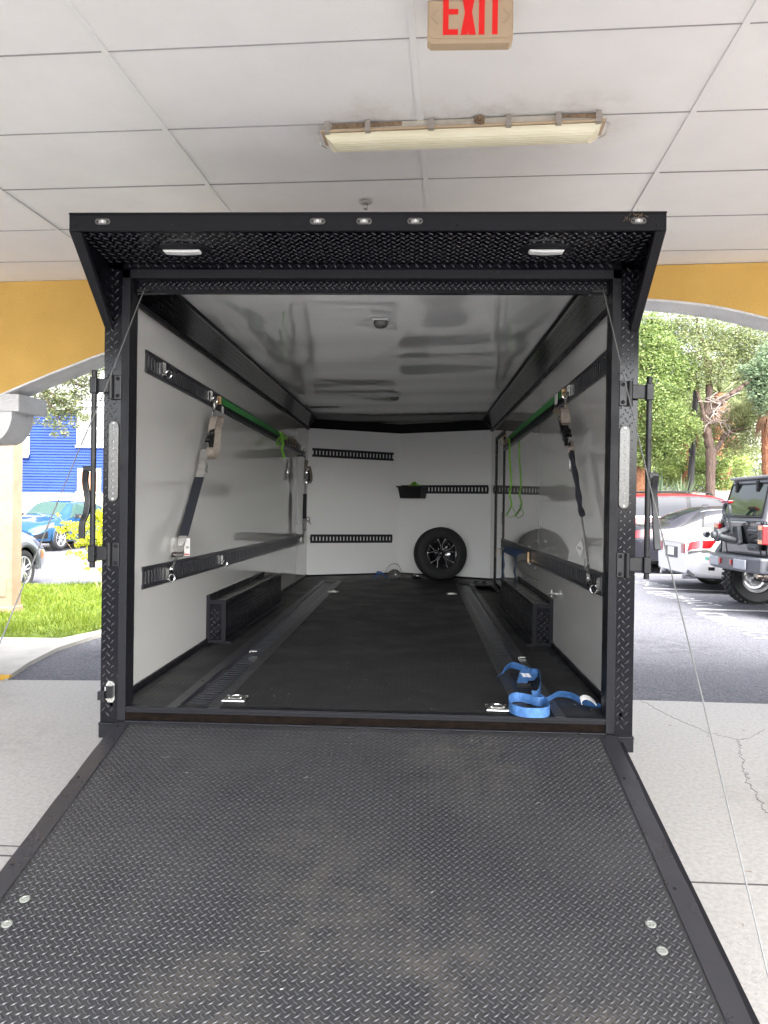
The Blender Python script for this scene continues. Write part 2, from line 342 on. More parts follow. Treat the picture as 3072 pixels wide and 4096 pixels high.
def xf(me_pts, rot): return [tuple(np.array(rot) @ np.array(p)) for p in me_pts]
X_, Y_, Z_ = np.eye(3)

# ================================================================== GROUND
def grid_sheet(name, material, xs, ys, dz, zf=GZ):
    nx, ny = len(xs), len(ys)
    v = [(x, y, zf(x, y)+dz) for y in ys for x in xs]
    f = [(j*nx+i, j*nx+i+1, (j+1)*nx+i+1, (j+1)*nx+i) for j in range(ny-1) for i in range(nx-1)]
    return struct(MB().add(v, f), name, material)
def poly_sheet(mb, poly, dz, step=.5, th=None):
    # polygon draped on the ground
    bm = bmesh.new(); bm.faces.new([bm.verts.new((p[0], p[1], 0)) for p in poly])
    xs = [p[0] for p in poly]; ys = [p[1] for p in poly]
    for a, lo, hi in ((0, min(xs), max(xs)), (1, min(ys), max(ys))):
        k = lo+step
        while k < hi:
            nrm = (1, 0, 0) if a == 0 else (0, 1, 0); co = (k, 0, 0) if a == 0 else (0, k, 0)
            bmesh.ops.bisect_plane(bm, geom=bm.verts[:]+bm.edges[:]+bm.faces[:], plane_co=co, plane_no=nrm); k += step
    if th:
        r = bmesh.ops.extrude_face_region(bm, geom=bm.faces[:])
        for q in r['geom']:
            if isinstance(q, bmesh.types.BMVert): q.co.z = 1
    bm.verts.index_update(); bm.verts.ensure_lookup_table()
    v = [(q.co.x, q.co.y, GZ(q.co.x, q.co.y)+(dz if (not th or q.co.z > .5) else dz-th)) for q in bm.verts]
    f = [[q.index for q in ff.verts] for ff in bm.faces]; bm.free()
    return mb.add(v, f)
xs = sorted(set([-300, -120, -60, -30]+list(np.arange(-20, 21, 1.0))+[30, 60, 120, 300]))
ys = sorted(set([-60, -20, 0, 3.2]+list(np.arange(4, 46, 1.0))+[80, 150, 300]))
grid_sheet('asphalt_ground', M['asphalt'], xs, ys, -.012)
slab = [(-9, -3.6), (9, -3.6), (9, 2.78), (3.2, 2.80), (2.1, 2.82), (-2.58, 3.04), (-3.4, 2.98), (-9, 2.95)]
struct(poly_sheet(MB(), slab, 0, 3), 'concrete_slab', M['concrete'])
jb = MB()
jr = PZ(zH(1140, 1127), 0); jr2 = PZ(zH(1659, 1147), 0); jl = PZ(zI(0, 945), 0)
dj = (jr2-jr)/np.linalg.norm((jr2-jr)[:2])
a0 = jr-dj*10; a1 = jr+dj*7
jb.obox((a0+a1)/2+Z_*.0005, dj, np.cross(Z_, dj), Z_, 8.5, .006, .0012)
a0 = np.array([-8, jl[1]+.0, 0]); jb.box(-9, 0, jl[1]-.005, jl[1]+.005, 0, .0018)
jb.box(4.2, 4.212, -9, 2.75, 0, .0016); jb.box(-4.2, -4.188, -9, 2.9, 0, .0016)
struct(jb, 'slab_joint', M['joint'])
cb = MB()
ck = [(870, 5), (930, 30), (1020, 85), (1120, 130), (1185, 155), (1255, 190), (1350, 215), (1475, 250), (1490, 290), (1482, 330), (1505, 385), (1495, 420), (1520, 460), (1530, 500), (1570, 555), (1590, 610), (1625, 660), (1659, 720)]
cp = []
for i, q in enumerate(ck):
    P = PZ(zH(*q), .0005)
    cp.append(P)
fine = []
for a, b in zip(cp[:-1], cp[1:]):
    for t in np.linspace(0, 1, 6, endpoint=False): fine.append(a+(b-a)*t+np.array([random.gauss(0, .008), random.gauss(0, .008), 0]))
cb.ribbon(fine, np.array([.8, .6, 0]), .0045, .0012)
cp = [PZ(zH(*q), .0005) for q in [(1475, 250), (1530, 238), (1600, 205), (1650, 180)]]
fine = []
for a, b in zip(cp[:-1], cp[1:]):
    for t in np.linspace(0, 1, 6, endpoint=False): fine.append(a+(b-a)*t+np.array([random.gauss(0, .006), random.gauss(0, .006), 0]))
cb.ribbon(fine, np.array([.3, .9, 0]), .003, .0012)
struct(cb, 'slab_crack', M['joint'])
apron = [(-12, 2.96), (-3.40, 2.99), (-3.52, 3.6), (-3.58, 4.3), (-3.50, 5.0), (-3.25, 6.0), (-3.1, 7.5), (-3.3, 9.4), (-4.4, 10.5), (-5.6, 10.3), (-6.2, 9.75), (-12, 9.6)]
struct(poly_sheet(MB(), apron, .03, 1, th=.05), 'concrete_path', M['kerbc'])
lawn = [(-12, 4.80), (-4.5, 4.82), (-3.80, 4.85), (-3.62, 5.3), (-3.42, 6.1), (-3.3, 7.5), (-3.5, 9.3), (-4.5, 10.3), (-5.5, 10.15), (-6.15, 9.6), (-12, 9.45)]
struct(poly_sheet(MB(), lawn, .055, 1, th=.03), 'lawn', M['lawn'])
def inpoly(x, y, P):
    c = np.zeros(len(x), bool); j = len(P)-1
    for i in range(len(P)):
        xi, yi = P[i]; xj, yj = P[j]
        c ^= ((yi > y) != (yj > y)) & (x < (xj-xi)*(y-yi)/(yj-yi+1e-12)+xi); j = i
    return c
N = 60000
gx = rng.uniform(-9.5, -3.2, N); gy = rng.uniform(4.75, 10.3, N)
k = inpoly(gx, gy, [(p[0]+.02, p[1]-.03) for p in lawn]); gx, gy = gx[k], gy[k]; n = len(gx)
gz = np.array([GZ(a, b) for a, b in zip(gx, gy)])+.05
th = rng.uniform(0, 2*np.pi, n); h = rng.uniform(.035, .085, n)*(1+.4*np.sin(gx*5)*np.sin(gy*4)); w2 = rng.uniform(.004, .009, n); le = rng.normal(0, .035, (n, 2))
base = np.stack([gx, gy, gz], 1); d = np.stack([np.cos(th)*w2, np.sin(th)*w2, 0*th], 1); tip = base+np.stack([le[:, 0], le[:, 1], h], 1)
gb = MB(); gb.v = [np.stack([base-d, base+d, tip], 1).reshape(-1, 3)]; gb.nv = 3*n; gb.f = [(3*i, 3*i+1, 3*i+2) for i in range(n)]
M['grassl'] = leafm('lawn_blades', (.10, .17, .012), (.28, .34, .035), .35)
go = gb.build('grass', M['grassl']); go['kind'] = 'stuff'; go['label'] = 'short sunny green lawn grass left of the trailer'; go['category'] = 'grass'

# ---- parking markings
mk = MB()
def gl(p, q, wd):
    n_ = 8; pts = [(p[0]+(q[0]-p[0])*t, p[1]+(q[1]-p[1])*t) for t in np.linspace(0, 1, n_)]
    mk.ribbon([(x, y, GZ(x, y)-.005) for x, y in pts], (0, 1, 0), wd, .006)
stall_y = []
for (pa, pb) in (((750, 1755), (1340, 1772)), ((210, 1525), (770, 1545)), ((60, 1375), (180, 1376))):
    a = PG(z5(*pa)); b = PG(z5(*pb)); d_ = (b-a)[:2]; d_ /= np.linalg.norm(d_)
    e = a[:2]+d_*4.6; gl(a, e, .11); stall_y.append(a)
struct(mk, 'parking_line', M['mark'])
S1, S2 = stall_y[0], stall_y[1]
d12 = (S1-S2)[:2]; pitch = np.linalg.norm(d12); d12 /= pitch
def stencil(word, p0, dirx, length, hgt):
    cu = bpy.data.curves.new('t', 'FONT'); cu.body = word; cu.size = 1; cu.space_character = 1.25; cu.offset = -.002
    o = bpy.data.objects.new('t', cu); col.objects.link(o)
    dg = bpy.context.evaluated_depsgraph_get(); me = bpy.data.meshes.new_from_object(o.evaluated_get(dg))
    bpy.data.objects.remove(o)
    v = np.array([q.co for q in me.vertices]); v[:, 0] -= v[:, 0].min(); v[:, 0] *= length/v[:, 0].max(); v[:, 1] *= hgt/v[:, 1].max()
    up = np.array([-dirx[1], dirx[0]])
    Q = p0+v[:, :1]*dirx+v[:, 1:2]*up
    V = [(a, b, GZ(a, b)-.004) for a, b in Q]
    f = [tuple(p.vertices) for p in me.polygons]
    return MB().add(V, f)
for (pa, pb) in (((893, 1800), (1470, 2052)), ((322, 1568), (905, 1728)), ((95, 1440), (340, 1508))):
    a = PG(z5(*pa))[:2]; b = PG(z5(*pb))[:2]; a[0] -= .05
    wd = np.linalg.norm(b-a); 
    struct(stencil('COMPACT', a-np.array([.12, 0]), (b-a)/wd, wd+(.25 if pa[0] == 893 else 0), .42), 'stall_lettering', M['mark'])

# ================================================================== PORTICO
port = thing('portico', 'yellow and white stucco entrance canopy with arched openings and panelled ceiling', 'building', (0, 2, 0))
ZC = 3.353
th_w = -.085; E_ = np.array([math.cos(th_w), math.sin(th_w), 0]); N_ = np.array([-math.sin(th_w), math.cos(th_w), 0]); O_ = np.array([0, 2.0, 0])
def WP(u_, z_, t_=0.0): p = O_+E_*u_+N_*t_; p = p.copy(); p[2] = z_; return p
arc = [(-3.45, 2.28), (-3.25, 2.38), (-3.035, 2.469), (-2.70, 2.598), (-2.46, 2.684), (-2.21, 2.768), (-1.6, 2.93), (-.8, 3.05), (0, 3.11), (.8, 3.14), (1.4, 3.135), (1.885, 3.10), (2.177, 3.069), (2.422, 3.025), (2.70, 2.951), (3.0, 2.86), (3.4, 2.70), (3.8, 2.45), (4.05, 2.2)]
arc = [tuple(p) for p in smooth_path([(a, b, 0) for a, b in arc], 3)]; arc = [(a[0], a[1]) for a in arc]
TW = .25
v = []; f = []
for i, (u_, z_) in enumerate(arc):
    v += [WP(u_, z_+.012, 0), WP(u_, ZC, 0), WP(u_, z_+.012, TW), WP(u_, ZC+.3, TW)]
for i in range(len(arc)-1):
    a = 4*i; f += [(a, a+4, a+5, a+1), (a+6, a+2, a+3, a+7)]
wb = MB().add(v, f)
wb.add([WP(arc[0][0], arc[0][1], 0), WP(-6.5, arc[0][1], 0), WP(-6.5, ZC, 0), WP(arc[0][0], ZC, 0), WP(-6.5, ZC, TW), WP(-6.5, arc[0][1], TW)], [(0, 3, 2, 1), (1, 2, 4, 5)])
wb.add([WP(arc[-1][0], 0, 0), WP(6.5, 0, 0), WP(6.5, ZC, 0), WP(arc[-1][0], ZC, 0)], [(0, 1, 2, 3)])
wb.build('arched_wall', M['yellow'], port)
sb = MB(); v = []; f = []
for (u_, z_) in arc: v += [WP(u_, z_, -.004), WP(u_, z_, TW+.02), WP(u_, z_+.016, -.004), WP(u_, z_+.14, TW+.02)]
for i in range(len(arc)-1):
    a = 4*i; f += [(a, a+1, a+5, a+4), (a, a+4, a+6, a+2), (a+1, a+3, a+7, a+5)]
sb.add(v, f); sb.build('arch_soffit', M['wstucco'], port, smooth=False)
# capital and cove bracket of the near pier (left edge of frame)
cbk = MB()
prof = [(-3.7, 2.465), (-2.96, 2.465), (-2.96, 2.325), (-3.7, 2.325)]
cbk.prism([WP(u_, z_, -.03+(-.10 if u_ < -3.2 else .06)) for u_, z_ in prof], N_*.40)
cbk.build('capital', M['wstucco'], port, bevel=.008)
cv = [(-3.7, 2.325), (-3.03, 2.325)]+[(-3.03-.19*(1-math.cos(t)), 2.325-.25*math.sin(t)) for t in np.linspace(.25, math.pi/2, 8)]+[(-3.7, 2.06)]
MB().prism([WP(u_, z_, .05) for u_, z_ in cv], N_*.30).build('capital_bracket', M['wstucco'], port)
pr = MB()
for (u0, u1) in ((-3.95, -3.42), (4.12, 4.7)):
    pr.prism([WP(u0, 0, -.1), WP(u1, 0, -.1), WP(u1, 0, .38), WP(u0, 0, .38)], Z_*2.3)
pr.each('pier', M['peach'], port)
pr = MB()
for x0 in (-6.6, 6.1): pr.box(x0, x0+.5, -5.3, -4.9, 0, 3.1)
pr.each('rear_pier', M['peach'], port)
bmn = MB(); bmn.box(-6.6, -6.3, -5.0, 2.6, 3.1, ZC+.3); bmn.box(6.3, 6.6, -5.0, 1.4, 3.1, ZC+.3); bmn.each('side_beam', M['yellow'], port)
bk = MB(); bk.box(-6.6, 6.6, -5.3, -5.05, 3.30, ZC+.3); bk.build('rear_beam', M['yellow'], port)
# ceiling: panels + T grid, rotated by the portico's own angle
th_c = -.052; ce, cn = np.array([math.cos(th_c), math.sin(th_c), 0]), np.array([-math.sin(th_c), math.cos(th_c), 0])
def CP(a, b, z_=ZC): p = np.array([.209, -.816, 0])+ce*a+cn*b; p = p.copy(); p[2] = z_; return p
TWX, TWY = 1.196, .61
cpn = MB()
for i in range(-6, 6):
    for j in range(-7, 7):
        a0, b0 = i*TWX, j*TWY; sag = random.uniform(-.0015, .0015); 
        if b0+TWY > 3.3 or b0 < -4.1: continue
        z_ = ZC+.003+sag
        cpn.add([CP(a0+.010, b0+.004, z_), CP(a0+TWX-.010, b0+.004, z_), CP(a0+TWX-.010, b0+TWY-.004, z_), CP(a0+.010, b0+TWY-.004, z_)], [(3, 2, 1, 0)])
cpn.build('ceiling_panel', M['ceil'], port)
gr = MB()
for i in range(-6, 7):
    gr.obox(CP(i*TWX, -.1, ZC-.001), ce, cn, Z_, .0125, 3.9, .003)
for j in range(-6, 8):
    gr.obox(CP(0, j*TWY, ZC+.001), ce, cn, Z_, 7.2, .0075, .0015)
gr.build('ceiling_grid', M['grid'], port)
gp = MB(); gp.add([CP(-7.3, -4.2, ZC+.008), CP(7.3, -4.2, ZC+.008), CP(7.3, 3.9, ZC+.008), CP(-7.3, 3.9, ZC+.008)], [(3, 2, 1, 0)])
for j in range(-6, 8): gp.obox(CP(0, j*TWY-.0085, ZC+.0005), ce, cn, Z_, 7.2, .0016, .0025)
gp.build('ceiling_joint', M['gap'], port)
MB().box(-6.8, 6.8, -5.4, 2.7, ZC+.32, ZC+.5).build('roof_slab', M['wstucco'], port)

# ---- exit sign hanging from the ceiling
y0 = -1.04
bl = PY(z1(650, 224), y0); br_ = PY(z1(1086, 217), y0); sw = br_[0]-bl[0]; zb_ = (bl[2]+br_[2])/2; cxs = (bl[0]+br_[0])/2
es = thing('exit_sign', 'cream exit sign with red letters hanging from the ceiling', 'exit sign', (cxs, y0, zb_))
b_ = MB(); pts = []
zt_ = ZC-.004; hw = sw/2
pl = [(-hw+.012, 0), (hw-.012, 0), (hw, .01), (hw+.001, .05), (hw, zt_-zb_), (-hw, zt_-zb_), (-hw-.001, .05), (-hw, .01)]
b_.prism([(cxs+a, y0, zb_+b) for a, b in pl], Y_*.042)
b_.prism([(cxs+a*.96, y0-.004, zb_+.016+b*.86) for a, b in pl], Y_*.004)
b_.build('housing', M['cream'], es, bevel=.005)
lb = MB(); yl = y0-.0065; LZ0 = PY(z1(770, 182), y0)[2]; LH = .152
def lx(px): return PY(z1(px, 150), y0)[0]
def bar(x0, x1, za_, zb2): lb.box(x0, x1, yl, yl+.004, za_, zb2)
x0, x1 = lx(729), lx(806); s_ = .019
bar(x0, x0+s_, LZ0, LZ0+LH); bar(x0+s_+.0001, x1, LZ0, LZ0+s_*.95); bar(x0+s_+.0001, x1, LZ0+LH*.46, LZ0+LH*.46+s_*.9); bar(x0+s_+.0001, x1, LZ0+LH-s_, LZ0+LH)
xa, xb = lx(820), lx(897)
lb.prism([(xa, yl, LZ0), (xa+.024, yl, LZ0), (xb, yl, LZ0+LH), (xb-.024, yl, LZ0+LH)], Y_*.004)
lb.prism([(xb-.024, yl-.0005, LZ0), (xb, yl-.0005, LZ0), (xa+.024, yl-.0005, LZ0+LH), (xa, yl-.0005, LZ0+LH)], Y_*.004)
bar(lx(912), lx(941), LZ0, LZ0+LH)
xt = (lx(980)+lx(1008))/2; bar(lx(980), lx(1008), LZ0, LZ0+LH-s_); bar(xt-.034, xt+.034, LZ0+LH-s_+.0001, LZ0+LH)
lb.build('lettering', M['red'], es)
cv_ = MB()
for sgn, c0 in ((-1, 692), (1, 1048)):
    xc = lx(c0); zc_ = LZ0+LH*.42
    for s2 in (-1, 1): cv_.obox((xc+sgn*.004, y0-.0045, zc_+s2*.012), np.array([-sgn, 0, s2*1.1])/1.487, Y_, np.array([s2*1.1, 0, sgn])/1.487, .017, .002, .003)
cv_.build('chevron_knockout', mat('cream_dark', (.42, .32, .21), .5), es)

# ---- fluorescent fixture
A0 = PZ(z1(120, 650), ZC-.02); A1 = PZ(z1(1548, 592), ZC-.02); fd = (A1-A0); fl = np.linalg.norm(fd); fd /= fl; fn = np.cross(Z_, fd); fc = (A0+A1)/2+fn*.055; fc[2] = 0
fx = thing('ceiling_light_fixture', 'long dirty vapour-tight light fixture with yellowed ribbed cover on the ceiling', 'light fixture', tuple(fc+Z_*(ZC-.1)))
def FXp(a, b, z_): return fc+fd*a+fn*b+Z_*(ZC-z_)
hb = MB(); hl = fl/2
hb.prism([FXp(-hl, -.055, .004), FXp(hl, -.055, .004), FXp(hl, .055, .004), FXp(-hl, .055, .004)], -Z_*.036)
hb.build('housing', M['fixh'], fx, bevel=.006)
gm = MB(); gm.prism([FXp(-hl+.04, -.0575, .008), FXp(-hl+.36, -.0575, .008), FXp(-hl+.36, -.0575, .026), FXp(-hl+.04, -.0575, .03)], fn*.002)
gm.prism([FXp(hl-.2, -.0575, .008), FXp(hl-.02, -.0575, .008), FXp(hl-.02, -.0575, .028), FXp(hl-.2, -.0575, .02)], fn*.002)
gm.each('dirt_patch', M['grime'], fx)
rim = MB(); rim.prism([FXp(-hl-.012, -.068, .036), FXp(hl+.012, -.068, .036), FXp(hl+.012, .068, .036), FXp(-hl-.012, .068, .036)], -Z_*.012)
rim.build('rim', M['cream'], fx, bevel=.004)
db = MB(); nn = 26; vv = []; 
for e_ in (-1, 1):
    for k_ in range(nn+1):
        t = k_/nn; ang = math.pi*t; b0 = -.058*math.cos(ang); z_ = .050+.050*math.sin(ang)**.7+(.0018 if k_ % 2 else 0)
        vv.append(FXp(e_*(hl-.004-.05*math.sin(ang)), b0, z_))
ff = [(k_, k_+1, nn+1+k_+1, nn+1+k_) for k_ in range(nn)]+[tuple(range(nn, -1, -1)), tuple(range(nn+1, 2*nn+2))]
db.add(vv, ff); db.build('ribbed_cover', M['lensy'], fx)
for a in (-.97, -.67, -.21, .17+.17, .66+.03, .965):
    c_ = MB(); c_.prism([FXp(a*hl-.012, -.07, .004), FXp(a*hl+.012, -.07, .004), FXp(a*hl+.012, -.07, .052), FXp(a*hl-.012, -.07, .052)], fn*-.004)
    c_.prism([FXp(a*hl-.012, -.07, .0525), FXp(a*hl+.012, -.07, .0525), FXp(a*hl+.012, -.055, .056), FXp(a*hl-.012, -.055, .056)], -Z_*.002)
    c_.build('clip', mat('clip_metal', (.42, .38, .34), .4, metal=.6), fx)
for e_ in (-1, 1):
    MB().tube([FXp(e_*(hl+.006), -.055, .045), FXp(e_*(hl+.03), -.05, .05), FXp(e_*(hl+.016), -.02, .085), FXp(e_*(hl-.008), .0, .09)], .003).build('end_bail', M['zinc'], fx)
nb = MB(); nc = FXp(.085, -.075, .024)
for _ in range(60):
    d_ = rng.normal(0, 1, 3); d_ /= np.linalg.norm(d_); p = nc+d_*np.array([.022, .007, .017])*rng.uniform(.5, 1.1); r_ = .006
    nb.lathe([(0, -r_), (r_*.8, -r_*.5), (r_, 0), (r_*.8, r_*.5), (0, r_)], p, d_, 6)
tag(nb.build('wasp_nest', M['grime'], smooth=True), 'small brown mud wasp nest stuck on the edge of the light fixture', 'wasp nest')

# ---- sprinkler
sp = PZ(z1(335, 1030), ZC-.004)
so = thing('fire_sprinkler', 'small white ceiling sprinkler head just above the trailer', 'sprinkler', tuple(sp))
MB().lathe([(0, .001), (.036, .001), (.037, -.003), (.028, -.008), (.018, -.009), (.016, -.004), (0, -.004)], sp-Z_*.004, Z_, 28).build('escutcheon', mat('aged_white', (.42, .41, .38), .4), so, smooth=True)
hb = MB(); hb.tube([sp-Z_*.004, sp-Z_*.02], .007, 10)
for s_ in (-1, 1): hb.tube([sp+X_*s_*.006-Z_*.018, sp+X_*s_*.011-Z_*.028, sp-Z_*.042], .0018, 6)
hb.lathe([(0, -.041), (.013, -.042), (.015, -.044), (0, -.045)], sp, Z_, 12); hb.build('sprinkler_body', M['zinc'], so)

# ================================================================== CARGO TRAILER
TR = thing('cargo_trailer', 'open black enclosed cargo trailer with its diamond plate rear ramp lowered', 'trailer', (0, 3.3, 0))
W, LY, APX = 1.245, 6.62, 7.28
OW, OT = 1.168, 2.705
def part(mb, name, m_, par=None, **k): return mb.build(name, m_, par or TR, **k)
# floor (three strips with two sunken track channels)
fb = MB()
def fstrip(x0, x1, ya=0, yb=APX):
    v = [(x0, ya, FZ(ya)), (x1, ya, FZ(ya)), (x1, yb, FZ(yb)), (x0, yb, FZ(yb))]; fb.add(v, [(0, 1, 2, 3)])
TL, TRk = (-.915, -.760), (.805, .930)
sl = np.array([0, 1, .0055]); 
fstrip(-W-.01, TL[0]); fstrip(TL[1], TRk[0]); fstrip(TL[0], TL[1], 5.98, APX); fstrip(TRk[0], TRk[1], 6.05, APX)
fstrip(TRk[1], W+.01, 0, 5.12); fstrip(TRk[1], .985, 5.12, 5.92); fstrip(1.19, W+.01, 5.12, 5.92); fstrip(TRk[1], W+.01, 5.92, APX)
for x0, x1 in ((-W, TL[0]), (TL[1], TRk[0]), (TRk[1], W)):
    fb.lugs((x0, 0.02, FZ(.02)), X_, sl, x1-x0, (5.05 if x0 > .9 else 6.55), .030, .031, .026, .0075, .0010, hi=False)
part(fb, 'floor', M['floor'])
MB().box(-W, W, .05, APX+.1, .50, .56).build('subfloor', M['dark'], TR)
# recessed floor tracks
for (x0, x1), ye in ((TL, 5.98), (TRk, 6.05)):
    t_ = MB(); mid0, mid1 = x0+.028, x1-.028
    def P_(x, y, dz=0): return (x, y, FZ(y)+dz)
    for a, b, dz in ((x0, mid0, -.012), (mid1, x1, -.012)):
        t_.add([P_(a, 0, dz), P_(b, 0, dz), P_(b, ye, dz), P_(a, ye, dz)], [(0, 1, 2, 3)])
    t_.add([P_(x0, 0, 0), P_(x0, ye, 0), P_(x0, ye, -.03), P_(x0, 0, -.03)], [(0, 1, 2, 3)]); t_.add([P_(x1, 0, 0), P_(x1, ye, 0), P_(x1, ye, -.03), P_(x1, 0, -.03)], [(3, 2, 1, 0)])
    y = .03
    while y < ye-.03:
        t_.box(mid0, mid1, y, y+.026, FZ(y)-.016, FZ(y)-.011); y += .0508
    part(t_, 'floor_track', M['etrack'])
    tt = MB(); tt.add([P_(x0, 0, -.04), P_(x1, 0, -.04), P_(x1, ye, -.04), P_(x0, ye, -.04)], [(0, 1, 2, 3)]); part(tt, 'track_channel', M['dark'])
# flat trims beside the tracks
tm = MB()
for a, b in ((TL[0]-.05, TL[0]), (TL[1], TL[1]+.055), (TRk[0]-.055, TRk[0]), (TRk[1], TRk[1]+.05)):
    tm.add([(a, .0, FZ(0)+.003), (b, 0, FZ(0)+.003), (b, 6.1, FZ(6.1)+.003), (a, 6.1, FZ(6.1)+.003), (a, .0, FZ(0)), (b, 0, FZ(0)), (b, 6.1, FZ(6.1)), (a, 6.1, FZ(6.1))], [(0, 1, 2, 3), (0, 3, 7, 4), (1, 5, 6, 2), (0, 4, 5, 1)])
tm.each('track_trim', mat('trim_charcoal', (.035, .035, .038), .38), TR)
scw = MB()
for x in (TL[1]+.03, TRk[0]-.03, TL[0]-.025, TRk[1]+.025):
    for y in np.arange(.25, 6, .3): scw.lathe([(.006, 0), (.005, .002), (0, .0028)], (x, y, FZ(y)+.003), Z_, 8)
scw.each('trim_screw', M['bmet'], TR)
# floor hatch recess on the right near the front
hx = MB(); hx.box(.985, 1.19, 5.12, 5.92, .575, .58); part(hx, 'hatch_recess', M['dark'])
hx = MB()
for a in ((.96, .985, 5.09, 5.95), (1.19, 1.215, 5.09, 5.95), (.985, 1.19, 5.09, 5.12), (.985, 1.19, 5.92, 5.95)): hx.box(a[0], a[1], a[2], a[3], FZ(5.5)-.01, FZ(5.5)+.006)
part(hx, 'hatch_frame', M['bsm'])
hx = MB()
for x in (1.02, 1.12): hx.lathe([(.022, 0), (.03, .01), (.03, .035), (.012, .04), (0, .04)], (x, 6.1, FZ(6)), Z_, 16); hx.box(x-.05, x+.05, 6.07, 6.13, FZ(6), FZ(6)+.012)
part(hx, 'door_hold_puck', M['bmet'])

# inner walls / ceiling
CL, CX, CZ = 2.665, 1.115, 2.785      # cove low edge z, cove top half-width, ceiling z
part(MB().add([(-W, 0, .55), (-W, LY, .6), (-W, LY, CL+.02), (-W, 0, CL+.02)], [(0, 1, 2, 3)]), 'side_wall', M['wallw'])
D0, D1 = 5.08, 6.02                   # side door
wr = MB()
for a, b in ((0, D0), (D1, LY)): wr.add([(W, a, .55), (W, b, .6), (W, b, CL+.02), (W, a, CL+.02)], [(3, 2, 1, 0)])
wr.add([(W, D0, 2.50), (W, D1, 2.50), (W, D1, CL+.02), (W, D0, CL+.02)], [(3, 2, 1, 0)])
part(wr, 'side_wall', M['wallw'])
def gridquad(mb, a, b, c, d, nx, ny, fn_=None):
    a, b, c, d = (np.array(q, float) for q in (a, b, c, d)); v = []
    for j in range(ny+1):
        for i in range(nx+1):
            s, t = i/nx, j/ny; v.append((a*(1-s)+b*s)*(1-t)+(d*(1-s)+c*s)*t)
    mb.add(v, [(j*(nx+1)+i, j*(nx+1)+i+1, (j+1)*(nx+1)+i+1, (j+1)*(nx+1)+i) for j in range(ny) for i in range(nx)])
cb_ = MB(); v = []
for y in np.linspace(0, APX+.05, 80):
    for x in np.linspace(-CX-.03, CX+.03, 24):
        v.append((x, y, CZ+.004*math.sin(y*3.1+x)*math.sin(x*2.2+.7)+.0025*math.sin(y*7.3+x*1.5)))
cb_.add(v, [(j*24+i, (j+1)*24+i, (j+1)*24+i+1, j*24+i+1) for j in range(79) for i in range(23)])
part(cb_, 'headliner', M['ceilw'], smooth=True)
for s in (-1, 1):
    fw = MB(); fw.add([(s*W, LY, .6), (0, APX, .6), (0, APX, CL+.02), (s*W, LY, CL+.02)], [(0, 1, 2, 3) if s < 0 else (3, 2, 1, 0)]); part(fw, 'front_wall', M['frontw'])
# coves
for s in (-1, 1):
    cv = MB(); a = np.array((s*(W-.002), .04, CL)); b = np.array((s*CX, .04, CZ-.006)); up = (b-a); Lc = np.linalg.norm(up); up /= Lc
    c_ = [a, a+Y_*(LY-.04), b+Y_*(LY-.12), b]; cv.add(c_, [(0, 1, 2, 3) if s > 0 else (3, 2, 1, 0)])
    if s > 0: cv.lugs(b-Z_*.001, Y_, -up, LY-.2, Lc, .03, .031, .024, .007, .0008, hi=False)
    else: cv.lugs(a-Z_*.001, Y_, up, LY-.2, Lc, .03, .031, .024, .007, .0008, hi=False)
    part(cv, 'cove_trim', mat('gloss_black_cove', (.004, .004, .006), .10, spec=.6))
    ce_ = MB(); ce_.box(s*W-.02 if s > 0 else -W, W if s > 0 else -W+.02, .04, LY, CL-.028, CL-.002); ce_.box(min(s*CX, s*(CX-.022)), max(s*CX, s*(CX-.022)), .04, LY-.1, CZ-.012, CZ-.007); part(ce_, 'cove_edge', M['bsm'])
    fc_ = MB(); n_ = np.array([-.555*s, -.83, 0])/1.0; 
    P0, P1 = np.array((s*W, LY-.004, CL-.005)), np.array((0, APX-.004, CL-.005)); q = n_*.10
    fc_.add([P0, P1, P1-Y_*.12+Z_*.118, P0+np.array([-.10*s, -.06, .118])], [(0, 1, 2, 3) if s < 0 else (3, 2, 1, 0)])
    part(fc_, 'front_cove', M['bsm'])
    k_ = MB(); k_.add([P0, P0+np.array([-.10*s, -.06, .118]), (s*CX, LY-.16, CZ-.006), (s*W, LY-.16, CL)], [(0, 1, 2, 3)]); part(k_, 'cove_corner', M['bsm'])
# wall base trim
for s in (-1, 1):
    bt = MB(); x0, x1 = (s*W-.012, s*W) if s > 0 else (s*W, s*W+.012)
    v = [(x0, .0, FZ(0)), (x1, 0, FZ(0)), (x1, 0, FZ(0)+.03), (x0, 0, FZ(0)+.03), (x0, 5.05, FZ(5)), (x1, 5.05, FZ(5)), (x1, 5.05, FZ(5)+.03), (x0, 5.05, FZ(5)+.03)]
    if s < 0: v = v[:4]+[(a, LY, FZ(LY)+(b-FZ(5))) for a, _, b in v[4:]]
    bt.add(v, [(0, 1, 2, 3), (4, 7, 6, 5), (0, 4, 5, 1), (3, 2, 6, 7), (0, 3, 7, 4), (1, 5, 6, 2)]); 
    xa = s*W; xb = s*(W-.07); bt.add([(xa, 0.01, FZ(0)+.002), (xb, 0.01, FZ(0)+.002), (xb, 1.7, FZ(1.7)+.002), (xa, 1.7, FZ(1.7)+.002)], [(0, 1, 2, 3) if s < 0 else (3, 2, 1, 0)])
    part(bt, 'base_trim', M['bsm'])
    ft = MB(); ft.prism([(s*W, LY-.006, FZ(LY)), (0, APX-.006, FZ(APX)), (0, APX-.018, FZ(APX)), (s*W, LY-.018, FZ(LY))], Z_*.022); part(ft, 'base_trim', M['bsm'])
